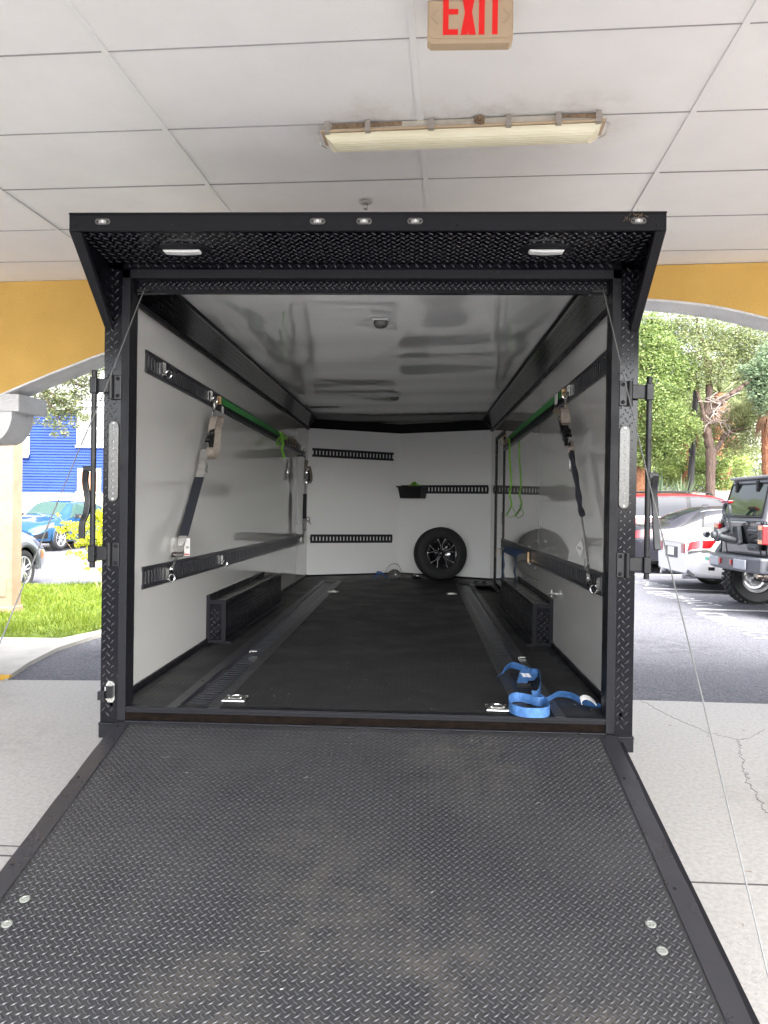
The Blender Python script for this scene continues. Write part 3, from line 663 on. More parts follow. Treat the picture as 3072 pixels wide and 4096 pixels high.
# outer shell
sh = MB(); 
hull = [(-1.288, .02), (1.288, .02), (1.288, 6.75), (0, 7.5), (-1.288, 6.75)]
v = [(x, y, z) for z in (.45, 2.86) for x, y in hull]; sh.add(v, [(1, 2, 7, 6), (2, 3, 8, 7), (3, 4, 9, 8), (4, 0, 5, 9)])
part(MB().add([(x, y, 2.862) for x, y in hull], [(0, 1, 2, 3, 4)]), 'roof', mat('white_roof_skin', (.82, .82, .81), .4))
part(sh, 'outer_body', M['bpl'])
tn = MB(); tn.box(-.05, .05, 7.2, 8.6, .42, .52); tn.tube([(-.9, 6.9, .46), (0, 8.5, .46)], .04, 6); tn.tube([(.9, 6.9, .46), (0, 8.5, .46)], .04, 6); tn.tube([(0, 8.3, .9), (0, 8.3, 0.03)], .03, 8); tn.tube([(0, 8.3, .03), (0, 8.3, 0)], .08, 10)
part(tn, 'tow_tongue', M['bmet'])
# door on right wall
dr = MB(); dr.box(W+.004, W+.02, D0+.05, D1-.05, .68, 2.46); dp = part(dr, 'side_door', M['wallw'])
df = MB(); df.box(W-.012, W+.03, D0, D0+.045, .63, 2.50); df.box(W-.012, W+.03, D1-.045, D1, .63, 2.50); df.box(W-.012, W+.03, D0+.045, D1-.045, 2.465, 2.50); part(df, 'door_frame', M['bsm'], dp)
dl = MB(); dl.box(W-.012, W+.004, D0+.07, D0+.10, 1.42, 1.56); part(dl, 'door_latch', M['bsm'], dp)
ch = MB(); 
for k_ in range(16): ch.lathe([(.006, -.002), (.009, 0), (.006, .002)], (W-.02, D1-.16, 2.42-k_*.018), Z_, 8)
for k_ in range(14): ch.tube([(W-.02, D1-.16, 2.13-k_*.022), (W-.02, D1-.155, 2.115-k_*.022)], .0022, 5)
ch.tube([(W-.02, D1-.16, 2.46), (W-.02, D1-.16, 1.84)], .0015, 5)
part(ch, 'door_check_spring', M['zinc'], dp)
pv = MB(); y_ = PX(zR(250, 858), W-.003); pv.box(W-.006, W-.001, y_[1]-.012, y_[1]+.012, y_[2]-.03, y_[2]+.03); part(pv, 'light_switch', M['wplas'])

# wheel boxes
for s, xa, ya, yb in ((-1, 1.108, 1.70, 3.93), (1, 1.100, 1.855, 3.95)):
    za_, zb2 = FZ(ya), FZ(ya)+.305
    g = MB(); x0, x1 = sorted((s*xa, s*(W+.002))); g.box(x0, x1, ya, yb, .58, zb2); wbx = part(g, 'wheel_box', M['bpl'])
    p = MB(); 
    p.lugs((x0+.026, ya-.0015, za_+.022), X_, Z_, (x1-x0)-.05, .26, .044, .044, .034, .010, .004, off=(.004, .004))
    part(p, 'end_plate', M['bpl'], wbx)
    p = MB(); p.lugs((x0, ya+.02, zb2+.0005), X_, Y_, x1-x0, yb-ya-.04, .030, .031, .024, .007, .0008, hi=False)
    if s < 0: p.lugs((x1+.0005, ya+.02, za_+.02), Y_, Z_, yb-ya-.04, .27, .030, .031, .024, .007, .0008, hi=False)
    else: p.lugs((x0-.0005, yb-.02, za_+.02), -Y_, Z_, yb-ya-.04, .27, .030, .031, .024, .007, .0008, hi=False)
    part(p, 'tread_pattern', M['bpl'], wbx)
    t = MB(); e = .004
    xi = s*xa; x_in0, x_in1 = sorted((xi-s*e, xi+s*.026)); 
    t.box(x_in0, x_in1, ya-e, ya-.0005, za_, zb2+e); t.box(min(s*W, s*(W-.026)), max(s*W, s*(W-.026)), ya-e, ya-.0005, za_, zb2+.03)
    t.box(x0+.026, x1-.026, ya-e+.001, ya-.0005, zb2-.024, zb2+e); t.box(x0+.026, x1-.026, ya-e+.001, ya-.0005, za_, za_+.022)
    t.box(min(s*W, s*(W-.008)), max(s*W, s*(W-.008)), ya, yb-.2, zb2, zb2+.035)
    t.box(x_in0, min(x_in0+e, x_in1) if s > 0 else x_in1, ya, yb, zb2-.02, zb2+.003) if s > 0 else t.box(x_in1-e, x_in1, ya, yb, zb2-.02, zb2+.003)
    t.box(min(xi, xi-s*.05), max(xi, xi-s*.05), ya-.03, yb, FZ(ya)+.001, FZ(ya)+.006+.0122)
    part(t, 'edge_trim', M['bsm'], wbx)
vz = PX(zG(855, 365), W-.02); vb = MB(); vb.tube([(W, vz[1], vz[2]), (W-.05, vz[1], vz[2])], .012, 10); vb.tube([(W-.03, vz[1], vz[2]-.02), (W-.03, vz[1], vz[2]+.03)], .007, 8); vb.lathe([(.02, 0), (.02, .004), (0, .004)], (W-.002, vz[1], vz[2]), -X_, 14)
part(vb, 'wall_valve', M['zinc'])

# ---- wall tie-down tracks
def etrack(name, P0, P1, nrm, h=.122, slot=.5, sw_=.36, first=.025):
    P0, P1 = np.array(P0, float), np.array(P1, float); L_ = np.linalg.norm(P1-P0); d = (P1-P0)/L_; n = np.array(nrm, float); n /= np.linalg.norm(n)
    up = np.cross(n, d); up = up if up[2] > 0 else -up
    g = MB(); c = (P0+P1)/2; hs = h*slot/2
    for s in (-1, 1):
        g.obox(c+up*s*(h/2+hs)/2+n*.004, d, up, n, L_/2, (h/2-hs)/2, .004)
        g.obox(c+up*s*(h/2-.005)+n*.0095, d, up, n, L_/2, .005, .003)
        g.obox(c+up*s*(hs+.008)+n*.0088, d, up, n, L_/2, .003, .0018)
    k = int((L_-.02)/.0508); r = (L_-k*.0508)/2; bw_ = .0508*(1-sw_)/2
    for i in range(k+1): g.obox(P0+d*(r+i*.0508)+n*.004, d, up, n, bw_, hs, .004)
    ln = int(L_/.04)
    g.lugs(P0+up*(hs+.006)+n*.008, d, up, L_, h/2-hs-.012, .03, .03, .018, .006, .003, hi=False) if np.dot(np.cross(d, up), n) > 0 else g.lugs(P1+up*(hs+.006)+n*.008, -d, up, L_, h/2-hs-.012, .03, .03, .018, .006, .003, hi=False)
    return part(g, name, M['etrack'])
def wy(p, s): q = PX(p, s*(W-.012)); return q
a, b = wy(zA(585, 900), -1), wy(zA(583, 1040), -1); c, d = wy(zE(1470, 595), -1), wy(zE(1470, 650), -1)
LU = ((-W, a[1], (a[2]+b[2])/2), (-W, c[1], (c[2]+d[2])/2)); etrack('tie_down_track', *LU, X_, slot=.60, sw_=.50)
a, b = wy(zE(155, 1590), -1), wy(zE(150, 1782), -1); c, d = wy(zE(1465, 1330), -1), wy(zE(1465, 1400), -1)
LL = ((-W, a[1], (a[2]+b[2])/2), (-W, c[1], (c[2]+d[2])/2)); etrack('tie_down_track', *LL, X_, slot=.60, sw_=.50)
a, b = wy(zB(748, 850), 1), wy(zB(745, 970), 1); c, d = wy(zR(250, 600), 1), wy(zR(250, 655), 1)
RU = ((W, a[1], (a[2]+b[2])/2), (W, c[1], (c[2]+d[2])/2)); etrack('tie_down_track', *RU, -X_, slot=.60, sw_=.50)
a, b = wy(zR(1115, 1750), 1), wy(zR(1112, 1955), 1); c, d = wy(zR(225, 1465), 1), wy(zR(225, 1515), 1)
RL = ((W, a[1], (a[2]+b[2])/2), (W, c[1], (c[2]+d[2])/2)); etrack('tie_down_track', *RL, -X_, slot=.60, sw_=.50)
# front wall tracks
fdx = np.array([W, APX-LY, 0]); fdx /= np.linalg.norm(fdx); nL = np.array([fdx[1], -fdx[0], 0]); nR = np.array([-fdx[1], -fdx[0], 0])
def FWp(p, s):      # pixel -> front wall plane (s=-1 left, 1 right)
    n = nL if s < 0 else nR; q = ray(p); return CAM+q*(((np.array([0, APX, 0])-CAM)@n)/(q@n))
for s, (p, q, p2, q2) in ((-1, (zC(182, 262), zC(182, 325), zC(782, 297), zC(780, 357))), (-1, (zC(168, 899), zC(168, 962), zC(770, 897), zC(770, 962))), (1, (zC(842, 535), zC(842, 598), zC(1482, 535), zC(1482, 600)))):
    A, B, C_, D_ = (FWp(t, s) for t in (p, q, p2, q2)); etrack('tie_down_track', (A+B)/2, (C_+D_)/2, nL if s < 0 else nR, h=.118, slot=.46, sw_=.38)
# ---- D-rings in floor
def dring(x, y, s=.058):
    z = FZ(y)+.002; g = MB()
    def ring(r1, z1_, r2, z2_): g.add([(x+sx*r1, y+sy*r1, z1_) for sx, sy in ((-1, -1), (1, -1), (1, 1), (-1, 1))]+[(x+sx*r2, y+sy*r2, z2_) for sx, sy in ((-1, -1), (1, -1), (1, 1), (-1, 1))], [(i, (i+1) % 4, 4+(i+1) % 4, 4+i) for i in range(4)])
    ring(s, z, s*.98, z+.004); ring(s*.98, z+.004, s*.74, z+.005); ring(s*.74, z+.005, s*.55, z-.004)
    g.add([(x+sx*s*.55, y+sy*s*.55, z-.004) for sx, sy in ((-1, -1), (1, -1), (1, 1), (-1, 1))], [(0, 1, 2, 3)])
    for sx in (-1, 1):
        for sy in (-1, 1): g.lathe([(.006, 0), (.005, .002), (0, .003)], (x+sx*s*.84, y+sy*s*.84, z+.0045), Z_, 8)
    o = part(g, 'floor_anchor', M['zinc'])
    r_ = MB(); r_.tube([(x-.030, y-.012, z+.006), (x-.026, y+.02, z+.008), (x-.012, y+.034, z+.009), (x+.012, y+.034, z+.009), (x+.026, y+.02, z+.008), (x+.030, y-.012, z+.006)], .0055, 8)
    r_.box(x-.034, x+.034, y-.02, y-.006, z, z+.008); part(r_, 'anchor_ring', M['zinc'], o)
for p in (zF(936, 942), zF(1552, 265), zG(392, 1313), zC(1210, 1338)):
    q = PF(p); dring(q[0], q[1])
for p, s in ((zF(1048, 650), -1), (zG(600, 905), 1)):
    q = PF(p); g = MB(); g.box(q[0]-.024, q[0]+.024, q[1]-.002, q[1]+.002, q[2]+.008, q[2]+.014); g.box(q[0]-.026, q[0]-.022, q[1]-.002, q[1]+.018, q[2]+.0, q[2]+.014); part(g, 'track_end_clip', M['zinc'])
# ---- roof lamps inside
for p in (zK(702, 400), zK(794, 897)):
    q = PZ(p, CZ-.02); g = MB(); g.box(q[0]-.052, q[0]+.052, q[1]-.05, q[1]+.05, CZ-.012, CZ-.003); o = part(g, 'interior_lamp', M['wplas'], bevel=.003)
    g = MB(); v = []; nn_ = 12
    for j in range(7):
        a_ = j/6*math.pi/2
        for i in range(nn_): t = 2*math.pi*i/nn_; rx = .046*math.cos(a_)**.6; v.append((q[0]+rx*(abs(math.cos(t))**.6)*np.sign(math.cos(t)), q[1]+.044*math.cos(a_)**.6*(abs(math.sin(t))**.6)*np.sign(math.sin(t)), CZ-.012-.042*math.sin(a_)))
    g.add(v, [(j*nn_+i, j*nn_+(i+1) % nn_, (j+1)*nn_+(i+1) % nn_, (j+1)*nn_+i) for j in range(6) for i in range(nn_)]+[tuple(range(6*nn_, 7*nn_))]); part(g, 'lamp_lens', M['lens'], o, smooth=True)

# ---- rear frame
for s in (-1, 1):
    g = MB(); x0, x1 = sorted((s*1.208, s*1.295))
    g.box(x0, x1, 0, .06, .52, 2.79); g.lugs((x0, -.0005, .53), X_, Z_, x1-x0, 2.24, .042, .042, .030, .009, .0035, ang=50, off=(.004, 0)); part(g, 'corner_post', M['bpl'])
    g = MB(); x0, x1 = sorted((s*OW, s*1.2085)); g.box(x0, x1, -.006, .05, .53, 2.746); g.box(min(s*OW, s*(OW+.010)), max(s*OW, s*(OW+.010)), .05, .10, .56, 2.70); part(g, 'door_frame_trim', M['bsm'], bevel=.0015)
    g = MB(); x0, x1 = sorted((s*1.175, s*1.30)); g.box(x0, x1, -.01, .12, .444, .5185); g.box(x0, x1, -.016, .12, .508, .521); part(g, 'rear_bumper_end', M['bsm'], bevel=.004)
    g = MB()
    for z in (2.66, 2.30, 1.78, 1.16, .75): g.lathe([(.0055, 0), (.0045, .004), (0, .005)], (s*1.205, -.006, z-.05*(s > 0)), -Y_, 8)
    g.each('frame_screw', M['bmet'], TR)
g = MB(); g.box(-1.2085, 1.2085, -.006, .05, 2.703, 2.746); part(g, 'header_trim', M['bsm'], bevel=.0015)
g = MB(); g.box(-1.295, 1.295, 0, .06, 2.747, 2.80); g.lugs((-1.21, -.0005, 2.745), X_, Z_, 2.42, .045, .044, .03, .034, .010, .0035, ang=50); part(g, 'header_plate', M['bpl'])
g = MB(); 
for x in (-1.13, -.53, .07, .62, 1.11): g.lathe([(.0055, 0), (.0045, .004), (0, .005)], (x, -.006, 2.736), -Y_, 8)
g.each('frame_screw', M['bmet'], TR)
g = MB(); g.box(-W, W, .05, .078, 2.646, CZ-.008); g.lugs((-1.16, .0495, 2.65), X_, Z_, 2.32, .125, .030, .030, .025, .007, .002); hdb = part(g, 'spring_housing', M['bpl'])
g = MB(); g.box(-1.14, -1.03, .02, .045, 2.70, 2.705); g.box(-1.15, -1.09, .035, .048, 2.65, 2.66); g.box(1.08, 1.15, .035, .048, 2.65, 2.66); part(g, 'cable_bracket', M['bmet'], hdb)
# sill
g = MB(); g.box(-OW, OW, -.004, .05, .572, .6015); g.box(-OW, OW, -.010, -.004, .585, .598); part(g, 'sill_trim', M['bsm'], bevel=.002)
g = MB(); g.box(-OW, OW, .0, .05, .50, .571); part(g, 'sill_channel', mat('rusty_black', (.004, .0035, .003), .85, spec=.05, var=.3, vs_=20, c2=(.010, .006, .004)))

# ---- awning / rear spoiler
AY = -.361
aw = MB(); u0 = np.array([-1.29, -.004, 2.772]); u1 = np.array([-1.29, AY+.01, 2.803]); dd = u1-u0; LL_ = np.linalg.norm(dd); dd /= LL_
aw.add([u0, u0+X_*2.58, u1+X_*2.58, u1], [(0, 1, 2, 3)])
aw.lugs(u0, X_, dd, 2.58, LL_, .042, .042, .034, .010, .0035, hi=True)
awo = part(aw, 'awning_soffit', M['bpl'])
g = MB(); g.box(-1.31, 1.302, AY, AY+.03, 2.803, 2.882); g.box(-1.31, 1.302, AY-.006, AY, 2.876, 2.884); g.box(-1.29, 1.285, AY-.004, AY, 2.803, 2.815); fas = part(g, 'awning_fascia', M['bsm'], bevel=.002)
g = MB(); g.box(-1.30, 1.295, AY+.03, .02, 2.868, 2.876); part(g, 'awning_top', M['bpl'])
for s in (-1, 1):
    xo = -1.309 if s < 0 else 1.301; xi = s*1.256
    g = MB(); g.prism([(s*1.285, 0, 2.455), (s*1.285, 0, 2.86), (s*1.285, AY+.02, 2.86), (s*1.285, AY+.02, 2.80)], X_*s*.008); part(g, 'awning_side', M['bpl'])
    g = MB(); g.prism([(xo, AY, 2.803), (xi, AY, 2.798), (s*1.255, -.008, 2.455), (s*1.290, -.008, 2.455)], np.array([0, .02, .018])); part(g, 'awning_side_trim', M['bsm'])
    g = MB(); g.prism([(s*1.262, AY+.03, 2.795), (s*1.262, -.002, 2.47), (s*1.262, -.002, 2.768)], X_*s*.004); part(g, 'awning_gusset', M['bpl'])
g = MB()
for x in (-1.282, -.841, -.369, .407, .84, 1.263): g.lathe([(.0055, 0), (.0045, .004), (0, .005)], (x, AY, 2.829), -Y_, 8)
g.each('fascia_screw', M['bmet'], TR)
def stadium(cx, cz, hw_, hh, n=8):
    pts = [(cx+hw_-hh+hh*math.cos(t), cz+hh*math.sin(t)) for t in np.linspace(-math.pi/2, math.pi/2, n)]+[(cx-hw_+hh+hh*math.cos(t), cz+hh*math.sin(t)) for t in np.linspace(math.pi/2, 3*math.pi/2, n)]
    return pts
for x in (-1.157, -.202, .002, .224, 1.182):
    g = MB(); g.prism([(a, AY, b) for a, b in stadium(x, 2.844, .034, .014)], -Y_*.006); o = part(g, 'marker_light', M['lens'], bevel=.002)
    g = MB()
    for s in (-1, 1): g.lathe([(.004, 0), (0, .002)], (x+s*.024, AY-.0065, 2.844), -Y_, 8)
    g.each('lens_screw', M['bmet'], o)
    g = MB(); 
    for k_ in range(-4, 5): g.box(x+k_*.0035-.0006, x+k_*.0035+.0006, AY-.0078, AY-.0062, 2.836, 2.852-abs(k_)*.0008)
    g.lathe([(.007, 0), (.004, .004), (0, .005)], (x, AY-.006, 2.845), -Y_, 10)
    part(g, 'lens_ribs', M['wplas'], o)
ns = MB()
nz_ = PY(zB(905, 100), AY)
for _ in range(22):
    p = np.array([nz_[0]+random.gauss(0, .022), AY-.004, nz_[2]+random.gauss(.004, .008)]); ns.tube([p, p+np.array([random.gauss(0, .015), -.003, random.gauss(0, .01)])], .0008, 4)
part(ns, 'dirt_strands', M['grime'])
for pL, pR, pt in ((zA(665, 320), zA(930, 320), zA(790, 345)), (zB(285, 315), zB(522, 305), zB(400, 328))):
    a, b = PY(pL, -.19), PY(pR, -.19); cx_ = (a[0]+b[0])/2; hw_ = (b[0]-a[0])/2; zz = 2.772+.19*.087
    g = MB(); v = []; n_ = 28
    for j, (f_, dz) in enumerate(((1.28, -.001), (1.2, -.008), (1.0, -.014), (.9, -.016))):
        for i in range(n_): t = 2*math.pi*i/n_; v.append((cx_+hw_*f_*math.cos(t), -.18+.052*f_*math.sin(t), zz+dz-.087*.052*math.sin(t)))
    g.add(v, [(j*n_+i, j*n_+(i+1) % n_, (j+1)*n_+(i+1) % n_, (j+1)*n_+i) for j in range(3) for i in range(n_)]+[tuple(range(3*n_, 4*n_))]); o = part(g, 'loading_lamp', M['bsm'], smooth=True)
    g = MB(); g.prism([(cx_-hw_*.86, -.212, zz-.014), (cx_+hw_*.86, -.212, zz-.014), (cx_+hw_*.78, -.216, zz-.026), (cx_, -.218, zz-.030), (cx_-hw_*.78, -.216, zz-.026)], Y_*.05); part(g, 'lamp_lens', M['wplas'], o, bevel=.006)
# ---- LED tail strips
for s, x in ((-1, -1.2415), (1, 1.2345)):
    g = MB(); v = [(a, -.001, b) for b, a in stadium(1.806, x, .198, .0245, 9)]; g.prism(v, -Y_*.010); o = part(g, 'tail_light_strip', M['lens'], bevel=.003)
    g = MB()
    for k_ in range(11):
        z = 1.806+(k_-5)*.0318; g.lathe([(.0035, -.002), (.0045, .0), (.0045, .0015), (0, .004)], (x, -.011, z), -Y_, 10)
    g.each('led_bead', M['chrome'], o)
    g = MB()
    for k_ in range(12): z = 1.806+(k_-5.5)*.0318; g.box(x-.0225, x+.0225, -.0118, -.011, z-.0008, z+.0008)
    part(g, 'lens_ribs', mat('lens_dark', (.07, .07, .07), .3), o)
    g = MB()
    for z in (1.806-.186, 1.806+.186): g.lathe([(.006, 0), (.005, .003), (0, .004)], (x, -.011, z), -Y_, 10)
    g.each('lens_screw', M['zinc'], o)
# ---- hinges, bars and handles on both posts
for s in (-1, 1):
    xb = -1.331 if s < 0 else 1.340; dz = 0 if s < 0 else -.012
    zt2, zb2 = (2.243, 1.284) if s < 0 else (2.229, 1.276)
    g = MB(); g.tube([(xb, -.03, zb2), (xb, -.03, zt2)], .0135, 16); lk = part(g, 'lock_bar', M['bmet'], smooth=False)
    g = MB(); g.lathe([(0, 0), (.0135, 0), (.0145, -.004), (.0145, -.014), (.0135, -.014)], (xb, -.03, zt2+.004), Z_, 16); part(g, 'bar_cap', M['bmet'], lk)
    for zc_ in ((2.168, 1.348) if s < 0 else (2.157, 1.339)):
        g = MB(); x0, x1 = sorted((s*1.205, s*1.250)); g.box(x0, x1, -.012, -.001, zc_-.060, zc_+.060); o = part(g, 'hinge_plate', M['bmet'], bevel=.003)
        g = MB(); g.tube([(s*1.254, -.018, zc_-.058), (s*1.254, -.018, zc_+.058)], .0125, 14); part(g, 'hinge_barrel', M['bmet'], o)
        g = MB(); x0, x1 = sorted((s*1.262, s*1.325)); g.box(x0, x1, -.028, -.016, zc_-.034+.006, zc_+.034+.006); part(g, 'hinge_arm', M['bmet'], o, bevel=.003)
        g = MB(); g.box(xb-.0165, xb+.0165, -.048, -.012, zc_-.036, zc_+.044); part(g, 'bar_bracket', M['bmet'], o, bevel=.004)
        g = MB()
        for z in (zc_-.042, zc_+.042): g.lathe([(.0095, 0), (.0085, .004), (.004, .006), (.003, .003), (0, .003)], (s*1.222, -.012, z), -Y_, 14)
        g.each('hinge_bolt', M['bsm'], o)
    # handle
    xa = -1.372 if s < 0 else 1.374
    if s < 0: hp = [(xa+.012, 1.760), (xa+.004, 1.70), (xa+.016, 1.62), (xa+.014, 1.55), (xa, 1.50), (xa+.0, 1.425)]
    else: hp = [(xa-.004, 1.765), (xa-.006, 1.69), (xa+.001, 1.60), (xa+.003, 1.51), (xa+.008, 1.415)]
    g = MB(); pth = smooth_path([(x, -.045+.012*math.sin(i), z) for i, (x, z) in enumerate(hp)], 5)
    g.ribbon(pth, X_, .031, .016); part(g, 'lock_handle', M['bmet'], lk, bevel=.004)
    g = MB(); x0, x1 = sorted((xb, xa-s*.0)); g.box(min(x0, x1)-.0 if s > 0 else x0-.004, x1 if s < 0 else x1+.012, -.050, -.034, 1.752, 1.780); part(g, 'handle_bracket', M['bmet'], lk, bevel=.003)
# power socket on the left post
g = MB(); g.prism([(-1.244+a, -.002, .672+b) for a, b in ((-.022, -.036), (-.012, -.052), (.012, -.052), (.022, -.036), (.022, .036), (.010, .052), (-.010, .052), (-.022, .036))], -Y_*.004); o = part(g, 'lock_catch', M['zinc'])
g = MB(); g.box(-1.258, -1.228, -.03, -.006, .645, .705); g.box(-1.290, -1.258, -.05, -.012, .640, .682); g.tube([(-1.274, -.050, .664), (-1.274, -.054, .664)], .007, 12); part(g, 'catch_body', M['bmet'], o, bevel=.003)
g = MB(); g.tube([(-1.262, -.02, .70), (-1.262, -.02, .655)], .005, 8); part(g, 'catch_pin', M['chrome'], o)

# ---- ramp door
RY = -2.14
rl = math.hypot(1, .24); ry = np.array([0, -1, -.24])/rl; RL_ = -RY*rl
rn = np.array([0, -.24, 1])/rl
def RP(x, y, dz=0): return np.array([x, y, RZ(y)])+rn*dz
g = MB(); g.prism([RP(-1.20, -.01), RP(1.20, -.01), RP(1.20, -.01, -.045), RP(-1.20, -.01, -.045)], ry*(RL_-.02))
g.lugs(RP(-1.145, RY+.03), X_, -ry, 2.285, RL_-.05, .0282, .0300, .0262, .0080, .0024, ang=43)
rampo = part(g, 'ramp_door', M['ramp'])
for s in (-1, 1):
    xi, xo = s*1.138, s*1.212; x0, x1 = sorted((xi, xo))
    g = MB(); n_ = 24; v = []
    for i in range(n_+1):
        y = -.03+(RY+.03)*i/n_; wob = .0025*math.sin(i*1.7+s)+.002*math.sin(i*.6)
        for x, dz in ((x0, .004), (x1, .004+wob*.5), (x1, -.05), (x0, -.002)): v.append(RP(x+(wob*.5 if x == xo else 0), y, dz))
    g.add(v, [(i*4+j, i*4+4+j, i*4+4+(j+1) % 4, i*4+(j+1) % 4) for i in range(n_) for j in range(4)]+[(0, 1, 2, 3), (n_*4+3, n_*4+2, n_*4+1, n_*4)]); part(g, 'ramp_side_trim', mat('ramp_trim_black', (.022, .022, .026), .30, spec=.6, rvar=.08, vs_=4), rampo)
    if s > 0:
        g = MB(); g.prism([RP(1.213, -.06, -.006), RP(1.235, -.06, -.006), RP(1.235, -.06, -.03), RP(1.213, -.06, -.03)], ry*(RL_-.1)); part(g, 'ramp_lip', M['bsm'], rampo)
    g = MB(); 
    for q in ((zI(650, 288), zI(433, 567), zI(65, 1050)) if s < 0 else (zG(1288, 1553), zH(770, 485), zH(1082, 1168))):
        P = PR(q, .004); g.lathe([(.0065, 0), (.006, .003), (.003, .0045), (0, .0045)], P, rn, 10)
    g.each('ramp_screw', M['bmet'], rampo)
for q in (zI(137, 1240), zI(38, 1378), zH(933, 1388), zH(1003, 1553)):
    P = PR(q, .003); g = MB(); g.lathe([(.0175, 0), (.0175, .002), (.013, .0036), (.010, .0036), (.009, .002), (.004, .002), (.004, .004), (0, .004)], P, rn, 20)
    for k_ in range(4): t = k_*math.pi/2; g.obox(P+rn*.003+(X_*math.cos(t)+ry*math.sin(t))*.007, X_*math.cos(t)+ry*math.sin(t), -X_*math.sin(t)+ry*math.cos(t), rn, .003, .0012, .001)
    part(g, 'ramp_bolt', mat('dull_zinc', (.30, .31, .28), .45, metal=.5), rampo)
# hinge line
g = MB(); g.box(-1.165, 1.165, -.014, .0, .512, .536); 
for x in np.linspace(-1.1, 1.1, 12): g.tube([(x-.06, -.016, .531), (x+.06, -.016, .531)], .006, 8)
part(g, 'ramp_hinge', M['bsm'], rampo)
# cables
for s in (-1, 1):
    if s < 0: P = [(-1.118, .06, 2.68), PX(zA(330, 1150), -1.135), PX(zA(175, 1508), -1.15), PX(z3(0, 1850), -1.19)]
    else: P = [(1.135, .06, 2.68), PX(zB(950, 1450), 1.15), PX(zH(1255, 0), 1.18), PX(zH(1659, 1700), 1.21)]
    last = np.array(P[-1]); prev = np.array(P[-2]); dirn = (last-prev); 
    t = 1.0
    for k_ in range(400):
        e = last+dirn*(k_*.01)
        if e[2] < RZ(e[1])+.01 or e[1] < RY+.03: break
    P.append(e); g = MB(); g.tube([np.array(q) for q in P], .0028, 6); cb2 = part(g, 'ramp_cable', mat('cable_steel', (.17, .17, .165), .5, metal=.3))
    g = MB(); g.obox(e-Z_*.004, X_, Y_, Z_, .018, .03, .006); part(g, 'cable_anchor', M['zinc'], cb2)
# road wheels of the trailer
def tyre_prof(ro, ri, w_):
    return [(ri, -w_*.40), (ri+.02, -w_*.5), (ro*.88, -w_*.52), (ro*.97, -w_*.42), (ro, -w_*.30), (ro*1.0, 0), (ro, w_*.30), (ro*.97, w_*.42), (ro*.88, w_*.52), (ri+.02, w_*.5), (ri, w_*.40), (ri, -w_*.40)]
for s in (-1, 1):
    for y in (2.4, 3.25):
        g = MB(); g.lathe(tyre_prof(.34, .20, .16), (s*1.205, y, .34), X_*s, 28); o = part(g, 'road_wheel', M['rubber'], smooth=True)
        g = MB(); g.lathe([(.20, .08), (.19, .06), (.1, .04), (.05, .09), (0, .09)], (s*1.19, y, .34), X_*s, 20); part(g, 'wheel_rim', M['alloy'], o)

# ================================================================== TIE-DOWN HARDWARE AND STRAPS
def fitting(p, s, label, rz=0, h=.075, ring=True, group='loose track fittings'):
    # triangular zinc plate clipped in a wall track, with a ring; s = side (-1 left wall, +1 right wall)
    x0 = s*(W-.010); y, z = p[1], p[2]
    o = thing('track_fitting', label, 'tie-down ring', (x0, y, z), 0, group)
    g = MB(); t = s*-.004
    g.prism([(x0, y-.022, z+h/2), (x0, y+.006, z+h/2), (x0, y+.026, z+h*.1), (x0, y+.006, z-h/2), (x0, y-.018, z-h/2)], X_*t)
    g.box(min(x0, x0-s*.018), max(x0, x0-s*.018), y-.026, y-.020, z-h*.42, z+h*.42)
    g.build('plate', M['zinc'], o)
    g = MB()
    for dy, dz in ((-.008, .024), (.012, .004), (-.008, -.024)): g.lathe([(.0042, 0), (.003, .003), (0, .0035)], (x0-s*.004, y+dy, z+dz), -X_*s, 8)
    g.each('rivet', M['chrome'], o)
    if ring:
        g = MB(); c = np.array([x0-s*.024, y+.008, z-.028]); g.tube([c+np.array([s*.018*math.cos(t), .004*math.sin(t), .022*math.sin(t)]) for t in np.linspace(0, 2*math.pi, 16, endpoint=False)], .0038, 8, closed=True); g.build('ring', M['chrome'], o)
    return o
XL, XR = -(W-.05), (W-.05)
pf = lambda p, s: PX(p, s*(W-.02))
fitting(pf(zA(700, 1020), -1), -1, 'zinc ring fitting clipped near the open end of the upper left wall track')
fitting(pf(zE(727, 175), -1), -1, 'zinc ring fitting on the upper left wall track holding the near tan strap', group='fittings holding straps')
fitting(pf(zE(365, 1645), -1), -1, 'zinc ring fitting at the near end of the lower left track under the strap hook', group='fittings holding straps')
fitting(pf(zE(812, 1530), -1), -1, 'zinc ring fitting halfway along the lower left wall track with nothing hooked on')
fitting(pf(zE(1465, 1370), -1), -1, 'zinc ring fitting at the far end of the lower left wall track', group='fittings holding straps')
fitting(pf(zE(1477, 608), -1), -1, 'zinc ring fitting at the far end of the upper left wall track', group='fittings holding straps')
fitting(pf(zR(1078, 1850), 1), 1, 'zinc ring fitting at the near end of the lower right wall track', group='fittings holding straps')
fitting(pf(zR(820, 140), 1), 1, 'zinc ring fitting on the upper right wall track above the black ratchet', group='fittings holding straps')

